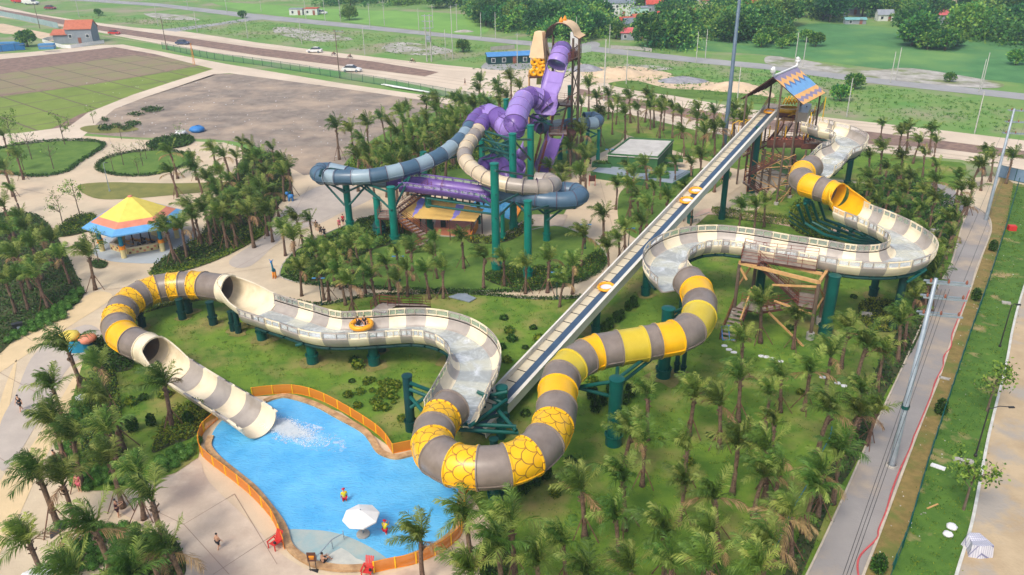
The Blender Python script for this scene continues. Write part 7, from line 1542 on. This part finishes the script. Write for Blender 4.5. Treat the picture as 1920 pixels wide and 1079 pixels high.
def lamp(px, py, h_, lb, arm=None, m_=BLK, twin=False):
    c = P(px, py); t = thing('street_lamp', lb, 'street lamp', c); b = MB(); b.lathe(c, [(.14, 0), (.14, .3), (.07, .4), (.05, h_), (.01, h_+.02)], 10); b.build('post', m_, t)
    for sg in ((-1, 1) if twin else (1,)):
        L_ = arm or .4; e = c+V((L_*sg, -.1, h_+.1)); b = MB(); b.rod([c+Z*(h_-.15), c+V((L_*sg*.5, 0, h_+.12)), e], .035, 6); b.build('arm', m_, t); b = MB(); b.box(e+V((.12*sg, 0, -.03)), (.45, .18, .1)); b.build('lamp_head', BLUER if twin else BLK, t)
lamp(1828, 858, 5.0, 'black street lamp with a long arm over the dirt road at the right', 1.6); lamp(1874, 652, 5.0, 'black street lamp at the right edge above the long-armed one', .5); lamp(1044, 563, 3.6, 'dark green lamp post in front of the central island near the conveyor', None, DGRN, True); lamp(604, 574, 3.6, 'dark green twin lamp post behind the cream channel by palms', None, DGRN, True); lamp(1097, 468, 3.6, 'dark green lamp post on the paving below the green building', None, DGRN, True); lamp(1178, 470, 3.2, 'dark green twin lamp post beside the conveyor path', None, DGRN, True); lamp(206, 360, 5, 'grey lamp post on the dry lawn behind the gazebo', .5, GALV); lamp(750, 528, 3.4, 'dark green lamp post among the central island palms', None, DGRN, True); lamp(1141, 322, 4, 'dark lamp post at the left corner of the service terrace', None, BLK, True)
def binn(px, py, lb, rz=0):
    c = P(px, py); t = thing('litter_bin', lb, 'bin', c); b = MB(); b.box(c+Z*.5, (1.0, .5, 1.0), R(rz)); b.build('body', BLK, t); b = MB(); b.box(c+Z*1.04, (1.1, .6, .08), R(rz)); b.build('lid', BLK, t); b = MB()
    for s_ in (-.24, .24): b.box(c+V((s_, -.27, .6)), (.3, .03, .3), R(rz))
    b.build('panel', GALV, t)
binn(348, 476, 'black double litter bin on the paving right of the gazebo', 10); binn(36, 622, 'black litter bin beside the left hedge bed', 30)
t = thing('solar_panel', 'dark solar panel on a post among the lowest left palms', 'solar panel', P(125, 1040)); c = P(125, 1040); b = MB(); b.rod([c, c+Z*2.2], .05, 6); b.build('post', BLK, t); b = MB(); b.bar(c+V((-.5, -.3, 2.1)), c+V((.5, .3, 2.6)), .9, .06); b.build('panel', BLK, t)
t = thing('giraffe_statue', 'small blue giraffe statue with orange legs at the island tip', 'statue', P(515, 523)); c = P(515, 523); b = MB()
for dx, dy in ((-.16, -.1), (.16, -.1), (-.16, .3), (.16, .3)): b.rod([c+V((dx, dy, 0)), c+V((dx*.8, dy, 1.0))], .07, 6)
b.build('legs', ORG, t, True); b = MB(); b.rod([c+V((0, .35, 1.0)), c+V((0, .1, 1.15)), c+V((0, -.15, 1.25))], .26, 10, 0, True, [.16, .26, .2]); b.rod([c+V((0, -.1, 1.2)), c+V((0, -.25, 1.9)), c+V((0, -.3, 2.5))], .1, 8, 0, True, [.17, .11, .09]); b.build('body', TEALP, t, True)
b = MB(); b.rod([c+V((0, -.22, 2.5)), c+V((0, -.42, 2.55)), c+V((0, -.62, 2.45))], .1, 8, 0, True, [.12, .14, .08]); [b.rod([c+V((dx, -.28, 2.6)), c+V((dx*2.6, -.25, 2.8))], .04, 5) for dx in (-.1, .1)]; b.build('head', BLUEP, t, True)
t = thing('animal_statue', 'small blue and green animal statue on the plaza by the palm bed', 'statue', P(546, 378)); c = P(546, 378); b = MB(); b.blob(c+Z*.9, .5, 10, 0, .05, .8); b.blob(c+V((-.5, -.1, 1.4)), .3, 8); [b.rod([c+V((dx, dy, 0)), c+V((dx, dy, .8))], .09, 6) for dx in (-.3, .3) for dy in (-.2, .2)]; b.build('body', BLUEP, t, True); b = MB(); b.blob(c+V((0, 0, 1.5)), .25, 8); b.build('topknot', GRN, t, True)
t = thing('rock_kiosk', 'small kiosk with a lumpy yellow and salmon top half hidden by palms', 'kiosk', P(150, 652)); c = P(150, 655); b = MB(); b.blob(c+V((-.8, 0, 1.6)), 1.1, 12, 0, .06, .5); b.build('yellow_top', LYEL, t, True); b = MB(); b.blob(c+V((1.1, 0, 1.3)), .95, 12, 0, .08, .55); b.build('salmon_top', PINK, t, True); b = MB(); b.lathe(c, [(1.5, 0), (1.3, 1.4)], 14, sq=.7); b.build('wall', TEALP, t)
t = thing('flat_parasol', 'small pale parasol among the shrubs of the left bed', 'umbrella', P(160, 770)); c = P(160, 770); b = MB(); b.rod([c, c+Z*1.7], .04, 6); b.build('pole', GALV, t); b = MB(); b.lathe(c+Z*1.5, [(.6, 0), (.01, .2)], 6); b.build('canopy', WHC, t)
# loose items
def slab(px, py, sx, sy, h_, rz, m_, name, lb, cat, z0=.1): b = MB(); c = P(px, py); b.box(c+Z*(z0+h_/2), (sx, sy, h_), R(rz)); tag(b.build(name, m_), lb, cat)
b = MB(); c = P(866, 562); b.prism([P(841, 560), P(868, 552), P(893, 563), P(880, 570)], .16, .28); tag(b.build('cover_plate', GALV), 'light grey steel cover plate lying on the back edge of the lawn', 'plate')
slab(1758, 878, 1.1, .5, .08, -38, WHC, 'foam_sheet', 'white foam sheet lying on the verge by the green fence', 'foam sheet'); slab(1805, 869, 1.5, .45, .3, -20, CONC, 'concrete_block', 'long pale concrete block on the verge by the kerb', 'block'); slab(1886, 571, .9, .5, .2, -20, CONC, 'concrete_block', 'small pale concrete block on the verge near the right edge', 'block'); slab(1896, 433, 1, .8, .7, -10, REDP, 'red_crate', 'red plastic crate on the verge at the right', 'crate'); slab(1750, 435, 1.6, .5, .3, -8, CONC, 'concrete_block', 'pale concrete block beside the cream channel bend', 'block')
slab(1624, 593, 1.1, .6, .3, -15, CONC, 'drain_box', 'pale concrete drain box on the lawn by the right columns', 'drain box'); slab(1748, 952, 1.2, .12, .06, 25, WOOD, 'plank', 'short light plank lying on the verge grass', 'plank'); slab(1770, 712, .9, .4, .1, -30, CONC, 'broken_tile', 'broken pale tile on the straw verge', 'tile')
def bag(px, py, r, sq, lb, m_, name='bag', sx=1.0):
    b = MB(); c = P(px, py, .1); b.blob(c+Z*r*sq*.5, r, 16, 0, .13, sq)
    for v in b.v: v.z = max(v.z, .1); v.x = c.x+(v.x-c.x)*sx
    tag(b.build(name, m_, None, True), lb, 'bag')
bag(1784, 990, .38, .6, 'crumpled white bag on the verge, upper one of two', WHC); bag(1777, 1004, .34, .6, 'crumpled white bag on the verge, lower one of two', WHC)
BM = mat('striped_wrap', L((206, 206, 212)), L((190, 190, 198)), 1.2, .6); tn = BM.node_tree; bb_ = tn.nodes['Principled BSDF']; src = bb_.inputs['Base Color'].links[0].from_socket; br = tn.nodes.new('ShaderNodeTexBrick'); br.inputs['Scale'].default_value = 1; br.inputs['Brick Width'].default_value = .16; br.inputs['Row Height'].default_value = .16; br.inputs['Mortar Size'].default_value = .012; br.offset = 0; br.inputs['Mortar'].default_value = (*L((120, 120, 150)), 1); tcc = tn.nodes.new('ShaderNodeTexCoord'); tn.links.new(tcc.outputs['Object'], br.inputs['Vector']); tn.links.new(src, br.inputs['Color1']); tn.links.new(src, br.inputs['Color2']); tn.links.new(br.outputs[0], bb_.inputs['Base Color'])
b = MB(); c = P(1830, 1030, .1)
b.prism([c+V((-.95, -.75, 0)), c+V((-.2, -.95, 0)), c+V((.75, -.85, 0)), c+V((.9, .1, 0)), c+V((.6, .9, 0)), c+V((-.4, .95, 0)), c+V((-.85, .5, 0)), c+V((-.7, 0, 0))], .1, 1.0)
for v in b.v:
    if v.z > .5: v.x = c.x+(v.x-c.x)*.8+rnd(-.07, .07); v.y = c.y+(v.y-c.y)*.8+rnd(-.07, .07); v.z += rnd(-.12, .12)
tag(b.build('wrapped_bale', BM), 'large bale wrapped in pale striped sheeting beside the kerb', 'bale')
b = MB(); b.blob(P(370, 243, .5), 1.6, 12, 0, .15, .5); tag(b.build('tarpaulin_heap', BLUEP, None, True), 'blue tarpaulin heap beside the nursery plants on the bare plot', 'tarpaulin'); bag(340, 252, 1.2, .5, 'white sack heap left of the blue tarpaulin', WHC, 'sack_heap')
def hose(px, r, m_, lb, z_=.16): mb = MB(); mb.rod(cr([P(x, y, z_) for x, y in px], 5), r, 6); tag(mb.build('hose', m_), lb, 'hose')
hose([(1818, 545), (1800, 590), (1786, 625), (1783, 650), (1770, 668), (1768, 688), (1754, 715), (1746, 742), (1722, 800), (1714, 818), (1706, 842), (1688, 880), (1672, 922), (1662, 958), (1648, 992), (1644, 1010), (1616, 1038), (1608, 1058), (1611, 1090)], .07, mat('faded_red_hose', L((206, 92, 92)), L((186, 78, 80)), 2, .6), 'red hose snaking along the right kerb of the walkway')
hose([(1560, 800), (1556, 820), (1543, 845), (1530, 880), (1492, 945), (1476, 975), (1458, 1020), (1438, 1056)], .035, TEALP, 'thin blue hose lying between the palms at the lower right')
hose([(1440, 998), (1452, 1002), (1456, 1015), (1448, 1022)], .05, ORG, 'short orange hose on the grass at the lower right')
for i, (x, y) in enumerate([(1358, 651), (1366, 658), (1376, 663), (1427, 670), (1437, 672), (1448, 675), (1462, 680), (1570, 721), (1582, 726), (1542, 710)]):
    b = MB(); b.prism([P(x, y)+V((.34*math.cos(a)*rnd(.8, 1.2), .26*math.sin(a)*rnd(.8, 1.2), 0)) for a in [k*math.pi/4 for k in range(8)]], .11, .17); tag(b.build('stepping_stone', WHC), 'flat white stepping stone on the lawn path from the rescue stair', 'stone', 'white stepping stones on the lawn')
b = MB(); tlt = P(1108, 345); b.box(P(1110, 345, 1.2), (.9, .06, 1.0)); 
t = thing('map_sign', 'red framed map board on the path left of the service terrace', 'sign', P(1110, 350)); c = P(1110, 350)
for s_ in (-.5, .5): b = MB(); b.rod([c+X*s_, c+X*s_+Z*2], .05, 6); b.build('leg', REDP, t)
b = MB(); b.box(c+Z*1.4, (1.1, .06, 1.0)); b.build('board', RUST, t)
# pipes stacked by the main road fence
for k in range(6):
    b = MB(); a = P(715+k*4, 159+k*1.0, .25); e = P(795+k*2, 171+k*.8, .25); b.rod([a+Z*rnd(0, .3), e+Z*rnd(0, .3)], .14, 6); tag(b.build('white_pipe', WHC), 'white pipe in the bundle lying by the main road fence', 'pipe', 'white pipes bundled by the fence')
# bits of litter and stones on bare ground, one loose scatter
b = MB()
for _ in range(420):
    x, y = rnd(160, 700), rnd(150, 300); p = P(x, y, .06); s_ = rnd(.05, .3); b.box(p, (s_, s_*rnd(.4, 1), .06), rnd(0, 3), random.randrange(2))
for _ in range(90):
    t_ = rnd(0, 1); p = P(1900-230*t_+rnd(-40, 40), 400+660*t_, .13); s_ = rnd(.03, .12); b.box(p, (s_, s_*rnd(.4, 1), .04), rnd(0, 3), random.randrange(2))
tag(b.build('ground_litter', [WHC, CONC]), 'scattered pale stones and scraps over the bare plot and verge', None, None, 'stuff')
# ---- light haze over the whole place
HZ = bpy.data.materials.new('haze_air'); HZ.use_nodes = True; t = HZ.node_tree; t.nodes.remove(t.nodes['Principled BSDF']); pv = t.nodes.new('ShaderNodeVolumePrincipled'); pv.inputs['Color'].default_value = (.72, .88, 1, 1); pv.inputs['Density'].default_value = .0004; pv.inputs['Anisotropy'].default_value = .3
t.links.new(pv.outputs[0], t.nodes['Material Output'].inputs['Volume'])
HAZE = True
if HAZE: b = MB(); b.box(V((0, 300, 24)), (1400, 900, 50)); tag(b.build('haze', HZ), kind='stuff')
